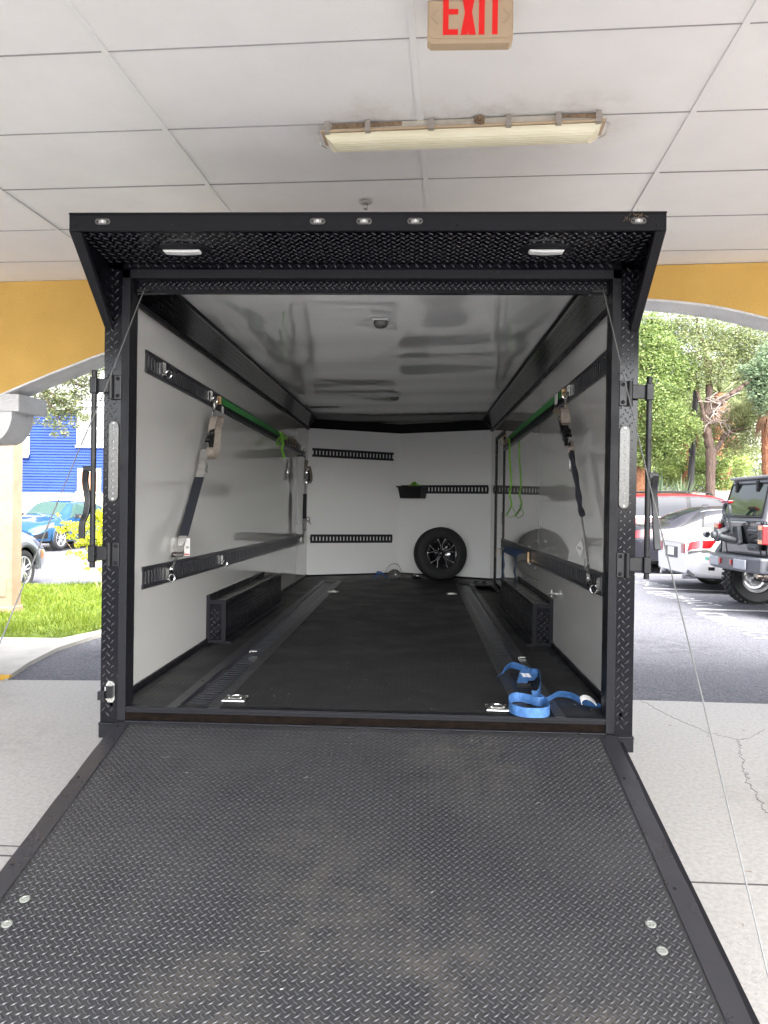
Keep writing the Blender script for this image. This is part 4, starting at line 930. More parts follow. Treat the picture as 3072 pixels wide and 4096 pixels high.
def hook(g, top, bot, s, r=.0055, w_=.026):
    # flat snap hook: eye at `top`, curved hook ending at `bot`
    top, bot = np.array(top), np.array(bot); d = bot-top; L_ = np.linalg.norm(d); d /= L_; n = np.cross(d, X_*s); n /= np.linalg.norm(n)
    pth = [top, top+d*L_*.45, top+d*L_*.6+n*w_*.55, top+d*L_*.85+n*w_*.75, top+d*L_+n*w_*.2, top+d*L_*.92-n*w_*.5, top+d*L_*.68-n*w_*.55]
    g.tube(smooth_path(pth, 4), [r*(1.5 if 4 < i < 20 else 1.0) for i in range(25)], 8)
    g.tube([top+d*L_*.5-n*w_*.2, top+d*L_*.70-n*w_*.55], r*.5, 6)
def ratchet(g, gb_, c, d, s, L_=.15, wd=.045):
    # ratchet buckle body around centre c, along d, strap lies in plane of the wall (width along n)
    c = np.array(c); d = np.array(d)/np.linalg.norm(d); n = np.cross(d, X_*s); n /= np.linalg.norm(n); o = -X_*s
    for k_ in (-1, 1): g.obox(c+n*k_*wd*.56, d, n, o, L_/2, .003, .016)
    g.obox(c+d*L_*.25+o*.02, d, n, o, L_*.36, wd*.5, .004); g.obox(c+d*L_*.12+o*.03+n*wd*.5, d*.9+n*.35, n, o, L_*.45, .010, .008)
    for t in (-.4, .0, .38): gb_.tube([c+d*L_*t-n*wd*.62, c+d*L_*t+n*wd*.62], .0065, 10)
    g.lathe([(.024, -.003), (.024, .003), (.016, .004), (0, .004)], c+n*wd*.62, n, 14); g.lathe([(.024, -.003), (.024, .003), (.016, .004), (0, .004)], c-n*wd*.62, -n, 14)
    for k_ in range(10): t = k_/10*2*math.pi; gb_.obox(c-n*wd*.65+(d*math.cos(t)+o*math.sin(t))*.016, d*math.cos(t)+o*math.sin(t), n, o, .005, .003, .004)

# --- near left strap
def PXs(p, off=.05): return PX(p, -(W-off))
S = thing('ratchet_strap', 'long tan ratchet strap with black sleeve hanging on the near left wall', 'ratchet strap', tuple(PXs(zE(700, 590))))
tp, rt = PXs(zE(735, 235)), PXs(zE(705, 520)); s1, s2, s3, bt_ = PXs(zE(660, 620)), PXs(zE(617, 848)), PXs(zE(483, 1335)), PXs(zE(440, 1480))
wdv = Y_*.9+Z_*.25
def wdir(a, b, s=-1):
    d = b-a; d /= np.linalg.norm(d); n = np.cross(d, X_); return n/np.linalg.norm(n)
WX = X_*.9+Y_*.25
g = MB(); g.ribbon([s1, (s1+s2)/2, s2], WX, .048, .0035); g.build('webbing', M['greyweb'], S)
g = MB(); g.ribbon([s2, s2*.7+s3*.3, s2*.3+s3*.7, s3], WX, .060, .006); g.build('black_sleeve', M['navy'], S)
g = MB(); g.ribbon([s3, bt_], WX, .050, .0035); g.build('webbing', M['greyweb'], S)
g = MB(); d_ = (bt_-s3); nw = WX/np.linalg.norm(WX)
for k_ in range(9):
    a = s3+d_*.12+nw*(.026*(k_/4-1)); g.tube([a-Y_*.004, s3+d_*.55+nw*(.022*((8-k_)/4-1))*.3+nw*(.022*(k_/4-1))*.7-Y_*.004], .0008, 4)
g.build('stitching', M['paper'], S)
g = MB(); dwn = d_/np.linalg.norm(d_)
def plate_slot(g, c, d, n, w_=.085, h=.03):
    o_ = np.cross(n, d); o_ /= np.linalg.norm(o_)
    g.obox(c, n, d, o_, w_/2, .005, .002); g.obox(c+d*h, n, d, o_, w_*.42, .006, .002)
    for k_ in (-1, 1): g.obox(c+d*h/2+n*k_*w_*.46, n, d, o_, .005, h*.55, .002)
plate_slot(g, bt_-dwn*.005, dwn, nw, .068, .028); e_ = PX(zE(380, 1620), -(W-.035)); a_ = bt_+dwn*.03
g.tube([a_, a_*.5+e_*.5], [.008, .006], 8); hook(g, a_*.6+e_*.4, e_, -1, .005, .024); g.build('snap_hook', M['zinc'], S)
tg = PXs(zE(505, 1380), .035); g = MB(); g.box(tg[0]-.012, tg[0]+.026, tg[1], tg[1]+.002, tg[2]-.09, tg[2]+.02); t_o = g.build('care_tag', M['paper'], S)
g = MB(); g.box(tg[0]-.010, tg[0]+.024, tg[1]-.001, tg[1]-.0002, tg[2]-.086, tg[2]-.078)
g.build('tag_border', M['redtag'], t_o); g = MB()
for k_ in range(6): g.box(tg[0]+.002+k_*.0032, tg[0]+.0034+k_*.0032, tg[1]-.001, tg[1]-.0002, tg[2]-.045, tg[2]-.03)
g.build('tag_barcode', M['dark'], t_o)
g = MB(); gb_ = MB(); ratchet(g, gb_, PXs(zE(715, 540), .07), PXs(zE(660, 620))-PXs(zE(745, 430)), -1, .19, .075); g.build('ratchet_body', M['bmet'], S); gb_.build('ratchet_spindle', M['chrome'], S)
g = MB(); hp0 = PXs(zE(795, 435), .09); g.tube([PXs(zE(740, 520), .09), hp0], [.010, .012], 8); g.build('ratchet_handle', M['bsm'], S)
g = MB(); hook(g, PXs(zE(730, 325)), PXs(zE(750, 215), .04), -1, .007, .038); g.tube([PXs(zE(728, 295)), PXs(zE(725, 360))], .004, 6); g.build('snap_hook', M['zinc'], S)
g = MB(); g.ribbon([PXs(zE(722, 355)), PXs(zE(715, 430)), PXs(zE(712, 500))], Y_, .045, .003); g.build('short_webbing', M['tan'], S)
g = MB()
lp = [PXs(zE(*q), .06+.01*k_) for k_, q in enumerate([(715, 480), (725, 400), (745, 350), (780, 345), (795, 375), (775, 450), (765, 560), (752, 660), (730, 695), (712, 680), (705, 600)])]
g.ribbon(smooth_path(lp, 5), Y_*.55+X_*.8, .046, .003); g.build('coiled_webbing', M['tan'], S)
g = MB(); c_ = PXs(zE(675, 765), .06); g.tube([c_+np.array([0, .022*a, .035*b]) for a, b in ((-.7, 1), (.7, 1), (1, .3), (.5, -1), (-.5, -1), (-1, .3))], .004, 6, closed=True); g.build('triangle_ring', M['zinc'], S)

# --- far left strap
S = thing('ratchet_strap', 'narrow ratchet strap hanging at the far left corner beside the front wall', 'ratchet strap', tuple(PX(zE(1490, 900), -1.15)))
Q = lambda p, o=.09: PX(p, -(W-o))
g = MB(); hook(g, Q(zE(1495, 715)), Q(zE(1490, 640)), -1, .009, .05); hook(g, Q(zE(1487, 1290)), Q(zE(1475, 1370), .04), -1, .010, .05); g.build('snap_hook', M['zinc'], S)
g = MB(); g.ribbon([Q(zE(1497, 700)), Q(zE(1495, 860))], Y_*.3+X_, .03, .004); g.ribbon([Q(zE(1490, 1190)), Q(zE(1488, 1290))], Y_*.6+X_, .05, .004); g.ribbon([Q(zE(1495, 890)), Q(zE(1493, 990))], Y_+X_*.2, .04, .004)
g.build('webbing', M['greyweb'], S)
g = MB(); g.ribbon([Q(zE(1493, 985)), Q(zE(1490, 1090)), Q(zE(1489, 1192))], Y_*.6+X_, .048, .008); g.build('black_sleeve', M['navy'], S)
g = MB(); g.ribbon(smooth_path([Q(zE(*q), .12) for q in [(1510, 710), (1500, 780), (1530, 760), (1545, 860), (1530, 895), (1512, 870), (1520, 800)]], 5), Y_*.8+X_*.5, .05, .004); g.build('coiled_webbing', M['tan'], S)
g = MB(); gb_ = MB(); ratchet(g, gb_, Q(zE(1510, 850), .12), Z_, -1, .16, .06); g.build('ratchet_body', M['bmet'], S); gb_.build('ratchet_spindle', M['chrome'], S)
g = MB(); g.tube(smooth_path([Q(zE(*q)) for q in [(1495, 1185), (1525, 1180), (1530, 1215), (1505, 1200), (1540, 1235)]], 5), .006, 6); g.build('loose_end', M['greyweb'], S)

# --- right wall strap
Q = lambda p, o=.06: PX(p, (W-o))
S = thing('ratchet_strap', 'twisted ratchet strap hanging edge-on from the right wall track', 'ratchet strap', tuple(Q(zR(820, 560))))
g = MB(); hook(g, Q(zR(805, 265)), Q(zR(815, 175), .04), 1, .008, .045); e_ = Q(zR(1000, 1830), .04); hook(g, Q(zR(1000, 1680)), e_, 1, .008, .048)
plate_slot(g, Q(zR(985, 1635)), -Z_, Y_, .075, .05); g.build('snap_hook', M['zinc'], S)
g = MB(); g.ribbon([Q(zR(806, 260)), Q(zR(810, 440))], X_+Y_*.3, .03, .004)
g.ribbon([Q(zR(835, 585)), Q(zR(850, 640)), Q(zR(852, 690))], X_*.9+Y_*.3, .05, .004); g.build('webbing', M['tan'], S)
g = MB(); g.ribbon(smooth_path([Q(zR(*q)) for q in [(940, 1235), (955, 1340), (975, 1480), (1000, 1660)]], 4), Y_*1+X_*.5, .035, .004); g.build('webbing', M['greyweb'], S)
g = MB(); pth = [Q(zR(*q)) for q in [(850, 680), (865, 760), (885, 860), (905, 980), (918, 1080), (930, 1170), (950, 1235)]]; g.tube(smooth_path(pth, 4), [.016+.003*math.sin(i*.9) for i in range(25)], 8); g.build('black_sleeve', M['navy'], S)
g = MB(); g.ribbon(smooth_path([Q(zR(*q), .08+.008*k_) for k_, q in enumerate([(800, 430), (770, 360), (725, 330), (735, 290), (775, 300), (790, 360), (800, 440)])], 5), X_*.8+Y_*.3, .05, .003)
g.ribbon(smooth_path([Q(zR(*q), .10+.008*k_) for k_, q in enumerate([(795, 420), (760, 350), (740, 310), (765, 290), (795, 310), (805, 420)])], 5), X_*.8-Y_*.2, .05, .003); g.build('coiled_webbing', M['tan'], S)
g = MB(); gb_ = MB(); ratchet(g, gb_, Q(zR(812, 530), .09), Q(zR(835, 600))-Q(zR(790, 470)), 1, .16, .05); g.build('ratchet_body', M['bmet'], S); gb_.build('ratchet_spindle', M['chrome'], S)
g = MB(); g.tube([Q(zR(745, 375), .12), Q(zR(765, 450), .12), Q(zR(800, 540), .11)], [.011, .012, .012], 8); g.build('ratchet_handle', M['bsm'], S)
g = MB(); c_ = Q(zR(845, 775)); g.tube([c_+np.array([.008*a, .02*a, .045*b]) for a, b in ((-.7, 1), (.7, 1), (1, .2), (.2, -1.1), (-.7, -.9), (-1, .3))], .0045, 6, closed=True); g.build('triangle_ring', M['zinc'], S)
g = MB(); t0 = Q(zR(940, 1450)); t1 = Q(zR(893, 1525)); t2 = Q(zR(932, 1618)); t3 = Q(zR(958, 1530)); g.add([t0, t1, t2, t3], [(0, 1, 2, 3)]); g.add([t0-X_*.002, t1-X_*.002, t2-X_*.002, t3-X_*.002], [(3, 2, 1, 0)]); t_o = g.build('care_tag', M['paper'], S)
g = MB(); 
for k_ in range(5): p = Q(zR(908+k_*7, 1527+k_*3), .063); g.box(p[0]-.001, p[0]+.001, p[1]-.001, p[1]+.001, p[2]-.006, p[2]+.008)
p = Q(zR(940, 1463), .063); g.add([p+Z_*.008, p-Z_*.006+Y_*.01, p-Z_*.006-Y_*.01], [(0, 1, 2)]); g.build('tag_print', M['dark'], t_o)

# --- green straps lying along the upper tracks
def flat_strap(side, P, width, m1, name, label, knot, tail, tag_at=None):
    q = lambda p, o=.022: PX(p, side*(W-o))
    a, b = q(P[0]), q(P[1]); S = thing(name, label, 'strap', tuple(a))
    y0, y1 = a[1], b[1]; z0_, z1_ = a[2], b[2]; pts = [np.array([side*(W-.024-.010*math.sin(math.pi*t)), y0+(y1-y0)*t, z0_+(z1_-z0_)*t-.006*math.sin(math.pi*t)]) for t in np.linspace(0, 1, 16)]
    g = MB(); g.ribbon(pts, Z_, width, .003); g.build('webbing', M[m1], S)
    g = MB(); g.box(min(side*W, side*(W-.026)), max(side*W, side*(W-.026)), y0-.014, y0-.002, z0_-.030, z0_+.030); g.build('end_clip', M['brass'], S)
    return S, q
S, q = flat_strap(-1, (zE(798, 213), zE(1330, 520)), .052, 'green', 'green_strap', 'green webbing strap with lime knot stretched along the upper left wall track', None, None)
g = MB(); 
g.ribbon(smooth_path([q(zE(*p), o) for p, o in [((1300, 480), .05), ((1285, 470), .09), ((1300, 500), .10), ((1310, 560), .09), ((1302, 620), .08), ((1318, 680), .09), ((1290, 690), .10)]], 5), Y_*.9+X_*.3, .05, .003)
g.ribbon(smooth_path([q(zE(*p), o) for p, o in [((1320, 490), .04), ((1275, 530), .07), ((1255, 560), .10), ((1270, 580), .09), ((1300, 530), .08), ((1345, 520), .06)]], 5), Y_*.6+Z_*.6, .055, .003); g.build('lime_tail', M['lime'], S)
g = MB(); 
for o_, p in ((.03, zE(1345, 545)), (.03, zE(1395, 555)), (.03, zE(1370, 545)), (.03, zE(1415, 565))): c_ = q(p, o_); g.tube([c_+Z_*.05, c_-Z_*.05], .005, 6)
c0, c1 = q(zE(1345, 540), .03), q(zE(1415, 565), .03); g.tube([c0+Z_*.045, c1+Z_*.045], .004, 6); g.tube([c0-Z_*.045, c1-Z_*.045], .004, 6); g.build('cam_buckle', M['brass'], S)
c_ = q(zE(812, 285), .05); g = MB(); g.box(c_[0]-.001, c_[0]+.001, c_[1]-.02, c_[1]+.02, c_[2]-.03, c_[2]+.02); g.build('care_tag', M['paper'], S)
S, q = flat_strap(1, (zR(768, 165), zR(300, 560)), .052, 'green', 'green_strap', 'green webbing strap with a thin lime tail hanging down the right wall', None, None)
g = MB(); g.ribbon(smooth_path([q(zR(*p), .05) for p in [(300, 560), (308, 640), (305, 720), (312, 820), (318, 960), (308, 1060), (322, 1150), (278, 1240)]], 5), X_*.7+Y_*.5, .022, .003)
g.tube([q(zR(*p), .04) for p in [(322, 1150), (355, 1215), (352, 1240), (315, 1262), (278, 1240)]], .004, 6); g.build('lime_tail', M['lime'], S)
g = MB(); c0, c1 = q(zR(235, 590), .04), q(zR(285, 555), .04)
for t in (0, .5, 1): c_ = c0*(1-t)+c1*t; g.tube([c_+Z_*.045-X_*.02, c_-Z_*.045], .005, 6)
g.tube([c0+Z_*.04, c1+Z_*.04], .004, 6); g.tube([c0-Z_*.045, c1-Z_*.045], .004, 6); g.build('cam_buckle', M['brass'], S)
c_ = q(zR(717, 215), .04); g = MB(); g.box(c_[0]-.001, c_[0]+.001, c_[1]-.05, c_[1]+.05, c_[2]-.035, c_[2]+.035); g.build('care_tag', M['wplas'], S)
# blue strap on the lower right track
q = lambda p, o=.03: PX(p, (W-o))
S = thing('blue_wall_strap', 'dark blue strap clipped flat on the lower right wall track with its tail hanging', 'strap', tuple(q(zR(300, 1590))))
a, b = q(zR(262, 1535)), q(zR(425, 1590)); g = MB(); g.ribbon([a+(b-a)*t+X_*(-.03*math.sin(math.pi*t)) for t in np.linspace(0, 1, 10)], Z_, .075, .003); g.build('webbing', mat('navy_webbing', (.012, .05, .15), .7), S)
g = MB(); b2 = q(zR(375, 1625), .07); b3 = q(zR(450, 1610), .05); g.ribbon([b2, (b2+b3)/2+Z_*.01, b3], Z_, .06, .003); g.build('grey_end', M['greyweb'], S)
g = MB(); c_ = q(zR(470, 1605)); g.box(c_[0]-.008, c_[0]+.008, c_[1]-.010, c_[1]+.010, c_[2]-.050, c_[2]+.035); c0 = q(zR(228, 1560)); 
g.tube([c0+Z_*.035, c0-Z_*.045+Y_*.02], .005, 6); c1 = q(zR(190, 1575)); g.tube([c1+Z_*.045, c1-Z_*.055+Y_*.02], .005, 6); g.tube([c0+Z_*.035, c1+Z_*.045], .005, 6); g.build('cam_buckle', M['brass'], S)
g = MB(); g.ribbon(smooth_path([q(zR(*p), .06) for p in [(262, 1540), (250, 1600), (258, 1680), (250, 1740), (262, 1800)]], 5), Y_*.8+X_*.3, .045, .003); g.build('hanging_tail', M['blue'], S)

# --- blue strap on the floor
S = thing('blue_floor_strap', 'bright blue webbing strap looped loosely on the floor at the right of the doorway', 'strap', tuple(PF(zG(640, 1350))))
def fp(p, h): P = PF(p, 0); return P, h
def floor_ribbon(g, pts, w_=.048):
    # pts: (zoom px, height of the strap centre)
    P = []
    for p, h in pts:
        z = .60; qq = PF(zG(*p), h); P.append(qq)
    P = smooth_path(P, 6); return P
g = MB(); P = floor_ribbon(g, [((395, 1045), .006), ((430, 1020), .02), ((470, 975), .045), ((510, 955), .05), ((560, 965), .05), ((610, 985), .045), ((650, 1000), .05)]); 
g.ribbon(P, [np.array([.35, -.8, .5]) if i < 8 else np.array([.1, -.55, .8]) for i in range(len(P))], .050, .0025)
P = floor_ribbon(g, [((600, 1100), .03), ((620, 1020), .055), ((645, 985), .068), ((675, 1000), .06), ((685, 1040), .04), ((650, 1080), .03)]); g.ribbon(P, X_*1+Y_*.15, .060, .003)
P = floor_ribbon(g, [((700, 1010), .03), ((740, 1030), .03), ((752, 1100), .03), ((745, 1160), .03), ((725, 1200), .025), ((680, 1200), .02)]); g.ribbon(P, Z_*.9+Y_*.3, .045, .0025)
P = floor_ribbon(g, [((680, 1205), .03), ((740, 1220), .028), ((800, 1270), .025), ((825, 1310), .025), ((800, 1345), .025), ((700, 1352), .026), ((600, 1345), .028), ((520, 1320), .03), ((488, 1280), .03), ((500, 1235), .03), ((560, 1220), .03), ((650, 1235), .028), ((740, 1260), .026), ((820, 1235), .028), ((880, 1200), .03), ((940, 1195), .03), ((1010, 1210), .026), ((1080, 1245), .02), ((1150, 1275), .014), ((1215, 1295), .010), ((1275, 1300), .012)])
W_ = []
for i in range(len(P)): t = i/len(P); W_.append(Z_*.95+Y_*.2 if t < .62 else Z_*.75-Y_*.6)
g.ribbon(P, W_, .046, .0025)
g.build('webbing', M['blue'], S)
g = MB(); c_ = PF(zG(628, 1040), .062)
for k_ in range(4):
    z0_ = c_+Y_*(.035-.024*k_)
    g.tube([z0_-X_*.024+Z_*.004, z0_+X_*.024-Y_*.024+Z_*.004], .001, 4); g.tube([z0_+X_*.024+Z_*.004, z0_-X_*.024-Y_*.024+Z_*.004], .001, 4)
g.build('stitching', M['paper'], S)
g = MB(); c_ = PF(zG(610, 1118), .02); g.tube([c_-X_*.034, c_+X_*.034], .0055, 8); g.box(c_[0]-.036, c_[0]+.036, c_[1]-.02, c_[1]-.012, c_[2]-.01, c_[2]+.012); c_ = PF(zG(685, 1090), .02); g.tube([c_-X_*.03-Y_*.02, c_+X_*.012], .006, 8); g.build('buckle', M['bmet'], S)
g = MB(); g.ribbon(smooth_path([PF(zG(*p), h) for p, h in [((1090, 1268), .025), ((1085, 1238), .045), ((1120, 1222), .055), ((1165, 1235), .05), ((1210, 1275), .03)]], 5), Y_*.9+Z_*.3, .038, .003); g.build('white_label', M['paper'], S)
g = MB(); c_ = PF(zG(1235, 1315), .008); g.box(c_[0]-.045, c_[0]+.05, c_[1]-.02, c_[1]+.0, c_[2]-.007, c_[2]+.005); g.build('end_hook', M['bmet'], S)

# --- spare wheel leaning on the front wall
cwp = np.array([.566, 6.56, 0]); rw = .352; zc0 = FZ(6.45)+rw
tilt = .06; ax = np.array([.22, -1, .09]); ax /= np.linalg.norm(ax); C_ = np.array([.572, 6.52, zc0])
SW = thing('spare_wheel', 'spare tyre with black and silver split-spoke rim leaning on the white front wall', 'spare wheel', (C_[0], C_[1], FZ(6.5)))
g = MB(); g.lathe(tyre_prof(rw, .198, .20), C_, ax, 48); g.build('tyre', M['rubber'], SW, smooth=True)
u_ = np.cross(ax, Z_); u_ /= np.linalg.norm(u_); v_ = np.cross(u_, ax)
g = MB(); g.lathe([(.20, .085), (.196, .09), (.188, .07), (.180, .0), (.14, -.03), (.05, -.03), (0, -.03)], C_, ax, 40); rm = g.build('rim', mat('gloss_black_rim', (.01, .01, .012), .12, coat=1), SW, smooth=True)
g = MB(); gs = MB()
for k_ in range(5):
    for sg in (-1, 1):
        t0 = 2*math.pi*k_/5+.3; e = lambda r_, t_, h: C_+u_*r_*math.cos(t_)+v_*r_*math.sin(t_)+ax*h
        t1_ = t0+sg*.26; p0, p1, p2 = e(.04, t0+sg*.25, .060), e(.11, t0+sg*.10, .062), e(.188, t1_, .082)
        g.tube([p0, p1, p2], [.017, .014, .010], 6); gs.tube([p0+ax*.014, p1+ax*.012, p2+ax*.008], [.003, .0045, .004], 6)
        gs.obox(e(.190, t1_, .088), e(1, t1_, 0)-C_, np.cross(ax, e(1, t1_, 0)-C_), ax, .007, .006, .003)
g.build('spokes', M['blackp'], rm); gs.build('spoke_edges', M['alloy'], rm)
g = MB(); g.lathe([(.05, .055), (.046, .075), (.034, .085), (.032, .088), (0, .09)], C_, ax, 24); g.build('hub_cap', mat('hub_black', (.02, .02, .022), .25), rm, smooth=True)
g = MB()
for k_ in range(6): t = k_*math.pi/3; g.lathe([(.009, 0), (.009, .018), (0, .02)], C_+(u_*math.cos(t)+v_*math.sin(t))*.068+ax*.035, ax, 8)
g.each('lug_nut', M['chrome'], rm)

# --- storage bin on the front right wall track, with green straps inside
bp = FWp(zC(960, 595), 1); fx_ = np.array([fdx[0], -fdx[1], 0]); bn = nR
a_, b_ = FWp(zC(868, 551), 1), FWp(zC(1035, 551), 1); cx_ = (a_+b_)/2; hw_ = np.linalg.norm(b_-a_)/2; zt_ = cx_[2]-.005
B_ = thing('storage_bin', 'small black plastic bin hooked on the front wall track', 'bin', tuple(cx_))
def bpnt(a, b, z_): p = cx_+fx_*a+bn*(b+.016); p = p.copy(); p[2] = zt_+z_; return p
g = MB(); o_ = [bpnt(-hw_, 0, 0), bpnt(hw_, 0, 0), bpnt(hw_, .20, 0), bpnt(-hw_, .20, 0)]; i_ = [bpnt(-hw_*.88, .005, -.155), bpnt(hw_*.88, .005, -.155), bpnt(hw_*.88, .17, -.155), bpnt(-hw_*.88, .17, -.155)]
ii = [bpnt(-hw_+.006, .006, 0), bpnt(hw_-.006, .006, 0), bpnt(hw_-.006, .194, 0), bpnt(-hw_+.006, .194, 0)]; ib = [p+Z_*.006 for p in i_]
g.add(o_+i_+ii+ib, [(0, 1, 5, 4), (1, 2, 6, 5), (2, 3, 7, 6), (3, 0, 4, 7), (4, 5, 6, 7), (0, 8, 9, 1), (1, 9, 10, 2), (2, 10, 11, 3), (3, 11, 8, 0), (8, 12, 13, 9), (9, 13, 14, 10), (10, 14, 15, 11), (11, 15, 12, 8), (12, 15, 14, 13)])
g.build('bin_body', M['bin'], B_)
g = MB(); rr = [bpnt(-hw_-.012, -.0, .006), bpnt(hw_+.012, -.0, .006), bpnt(hw_+.012, .212, .006), bpnt(-hw_-.012, .212, .006)]
for i in range(4): a, b = rr[i], rr[(i+1) % 4]; d = (b-a)/np.linalg.norm(b-a); g.obox((a+b)/2, d, np.cross(Z_, d), Z_, np.linalg.norm(b-a)/2+.006, .007, .010)
g.build('bin_rim', M['bin'], B_)
GS = thing('bundled_strap', 'bundle of bright green strap and tangled cord sticking out of the black bin', 'strap', tuple(bpnt(.02, .1, -.02)))
g = MB(); 
for pts_ in ([(.12, .1, -.05), (.10, .1, .02), (.05, .1, .07), (.0, .11, .04), (.02, .12, -.04)], [(-.02, .06, -.04), (.03, .08, .06), (.08, .1, .045), (.13, .09, .01), (.09, .1, -.04)], [(-.02, .12, -.03), (.0, .12, .03), (.06, .13, .03), (.12, .12, .015), (.13, .1, -.03)]):
    g.ribbon(smooth_path([bpnt(*p) for p in pts_], 5), bn+Z_*.4, .055, .003)
g.build('webbing', M['lime'], GS)
g = MB(); 
for k_ in range(5): g.tube(smooth_path([bpnt(-.10+.01*k_, .1, -.03), bpnt(-.08+.012*k_, .1+.01*k_, .01), bpnt(-.03, .12, .045-.008*k_), bpnt(.02, .12, .02)], 5), .0025, 5)
g.build('cord', M['leafC'], GS)

# --- pile of straps at the foot of the front wall
SP = thing('strap_pile', 'grey ratchet straps heaped on the floor by the front wall left of the spare wheel', 'strap', (-.02, 6.6, FZ(6.6)))
def sp_(x, y, h): return np.array([x, y, FZ(6.6)+h])
g = MB(); 
g.ribbon(smooth_path([sp_(-.17, 6.62, .03), sp_(-.15, 6.64, .12), sp_(-.08, 6.66, .185), sp_(.0, 6.66, .185), sp_(.04, 6.64, .12), sp_(.06, 6.6, .03)], 6), Y_, .06, .004)
g.ribbon(smooth_path([sp_(.02, 6.6, .05), sp_(.1, 6.55, .045), sp_(.2, 6.55, .03), sp_(.28, 6.6, .015)], 5), Y_*.6+Z_, .05, .004)
g.ribbon(smooth_path([sp_(-.12, 6.52, .06), sp_(-.05, 6.5, .1), sp_(.02, 6.5, .08), sp_(.05, 6.52, .02)], 5), Y_*.5+Z_*.8, .07, .004); g.build('webbing', mat('dark_grey_webbing', (.09, .085, .075), .7), SP)
g = MB(); gb_ = MB()
for c_, d_ in ((sp_(-.02, 6.50, .045), X_), (sp_(.27, 6.52, .03), X_+Y_*.3)): 
    g.obox(c_, d_/np.linalg.norm(d_), np.cross(Z_, d_/np.linalg.norm(d_)), Z_, .07, .035, .018); gb_.tube([c_-Y_*.05+Z_*.02, c_+Y_*.04+Z_*.02], .008, 8)
for a, b in (((.22, 6.5, .06), (.40, 6.45, .012)), ((.2, 6.55, .08), (.33, 6.5, .03)), ((-.1, 6.44, .02), (.0, 6.42, .02))): gb_.tube([sp_(*a), sp_(*b)], .007, 6)
g.build('ratchet_body', M['bmet'], SP); gb_.build('ratchet_spindle', M['zinc'], SP)
SP2 = thing('blue_strap_bundle', 'crumpled blue strap bundle lying at the left of the strap pile', 'strap', (-.22, 6.5, FZ(6.5)))
g = MB()
for k_ in range(4): g.ribbon(smooth_path([sp_(-.32+.02*k_, 6.5, .015), sp_(-.28, 6.52+.01*k_, .05+.01*k_), sp_(-.2, 6.5-.01*k_, .06+.006*k_), sp_(-.13-.01*k_, 6.48, .02)], 5), Y_+Z_*.3*(k_-1.5), .05, .003)
g.build('webbing', M['blue'], SP2)

# --- small things lying about
p = PY(zF(1292, 1062), .004); g = MB(); g.add([p+np.array(q_)*.001 for q_ in ((-14, 0, -2), (0, -2, 6), (14, -1, 2), (4, -1, -6), (0, -3, 0))], [(0, 4, 1), (1, 4, 2), (2, 4, 3), (3, 4, 0)]); tag(g.build('dead_leaf', M['leafr']), 'small red-brown dead leaf on the door sill', 'leaf')
p = PZ(z3(20, 2068), .015); g = MB(); 
for k_ in range(3): g.tube(smooth_path([p+np.array([random.uniform(-.07, .08), random.uniform(-.05, .05), random.uniform(-.01, .02)]) for _ in range(8)], 5), .009, 6)
tag(g.build('yellow_rope', M['yrope']), 'knotted yellow rope end on the slab at the left edge', 'rope')
g = MB(); n_ = 0
while n_ < 70:
    x, y = random.uniform(-1.1, 1.1), random.uniform(-2.1, 6) if random.random() < .55 else random.uniform(.05, 1.2)
    if -.02 < y < .03: continue
    z = FZ(y)+.001 if y > 0 else RZ(y)+.001; a = random.uniform(0, 3.1); l_ = random.choice([.002, .003, .003, .005]); g.box(x-l_, x+l_, y-.0012, y+.0012, z, z+.0012, rot=Matrix.Rotation(a, 3, 'Z')); n_ += 1
for k_ in range(9):
    x, y = random.uniform(-.9, 1.0), random.uniform(-1.9, 1.0); z = (FZ(y) if y > 0 else RZ(y))+.004
    a = random.uniform(0, 6); g.tube([(x+.018*math.cos(a+t)*(1+.2*t), y+.018*math.sin(a+t), z) for t in np.linspace(0, 2.2, 7)], .0004, 3)
o = g.build('floor_debris', mat('lint', (.35, .34, .32), .8)); o['kind'] = 'stuff'; o['label'] = 'white crumbs and stray hairs scattered over the floor and ramp'; o['category'] = 'debris'
g = MB()
for k_ in range(120):
    x, y = random.uniform(-6, 6), random.uniform(-2.5, 2.6)
    if abs(x) < 1.5: continue
    a = random.uniform(0, 3.1); l_ = random.uniform(.004, .02); g.box(x-l_, x+l_, y-.0012, y+.0012, .001, .0025, rot=Matrix.Rotation(a, 3, 'Z'))
o = g.build('slab_debris', M['grime']); o['kind'] = 'stuff'; o['label'] = 'tiny twigs and leaf bits scattered on the concrete slab'; o['category'] = 'debris'

# ================================================================== COLUMN, PLANTS, BUILDINGS
cr_, cr2 = PG(z3(75, 1690)), PG(z3(150, 1668))
zc_ = GZ(-4.8, 5.4)+.03
CO = thing('stucco_column', 'peach stucco column standing on the lawn at the left edge', 'column', (cr_[0]-.3, cr_[1]+.2, zc_))
cxr, cy0, cy1 = cr_[0], cr_[1]-.02, cr_[1]+.24
g = MB(); g.box(cxr-.62, cxr, cy0, cy1, zc_-.1, 2.80); g.build('column_shaft', M['peach'], CO, bevel=.01)
g = MB(); g.box(cxr-.64, cxr+.02, cy0-.02, cy1+.02, zc_-.1, zc_+.12); g.build('column_base', M['peach'], CO, bevel=.01)
pp = PY(z3(15, 1505), cy0-.004); g = MB(); g.box(pp[0]-.12, pp[0]+.055, cy0-.012, cy0-.0, pp[2]-.115, pp[2]+.115); ap = g.build('access_plate', mat('peach_plate', (.30, .22, .15), .6), CO, bevel=.003)
g = MB()
for dz in (-.095, .095): g.lathe([(.006, 0), (0, .003)], (pp[0]+.04, cy0-.012, pp[2]+dz), -Y_, 8)
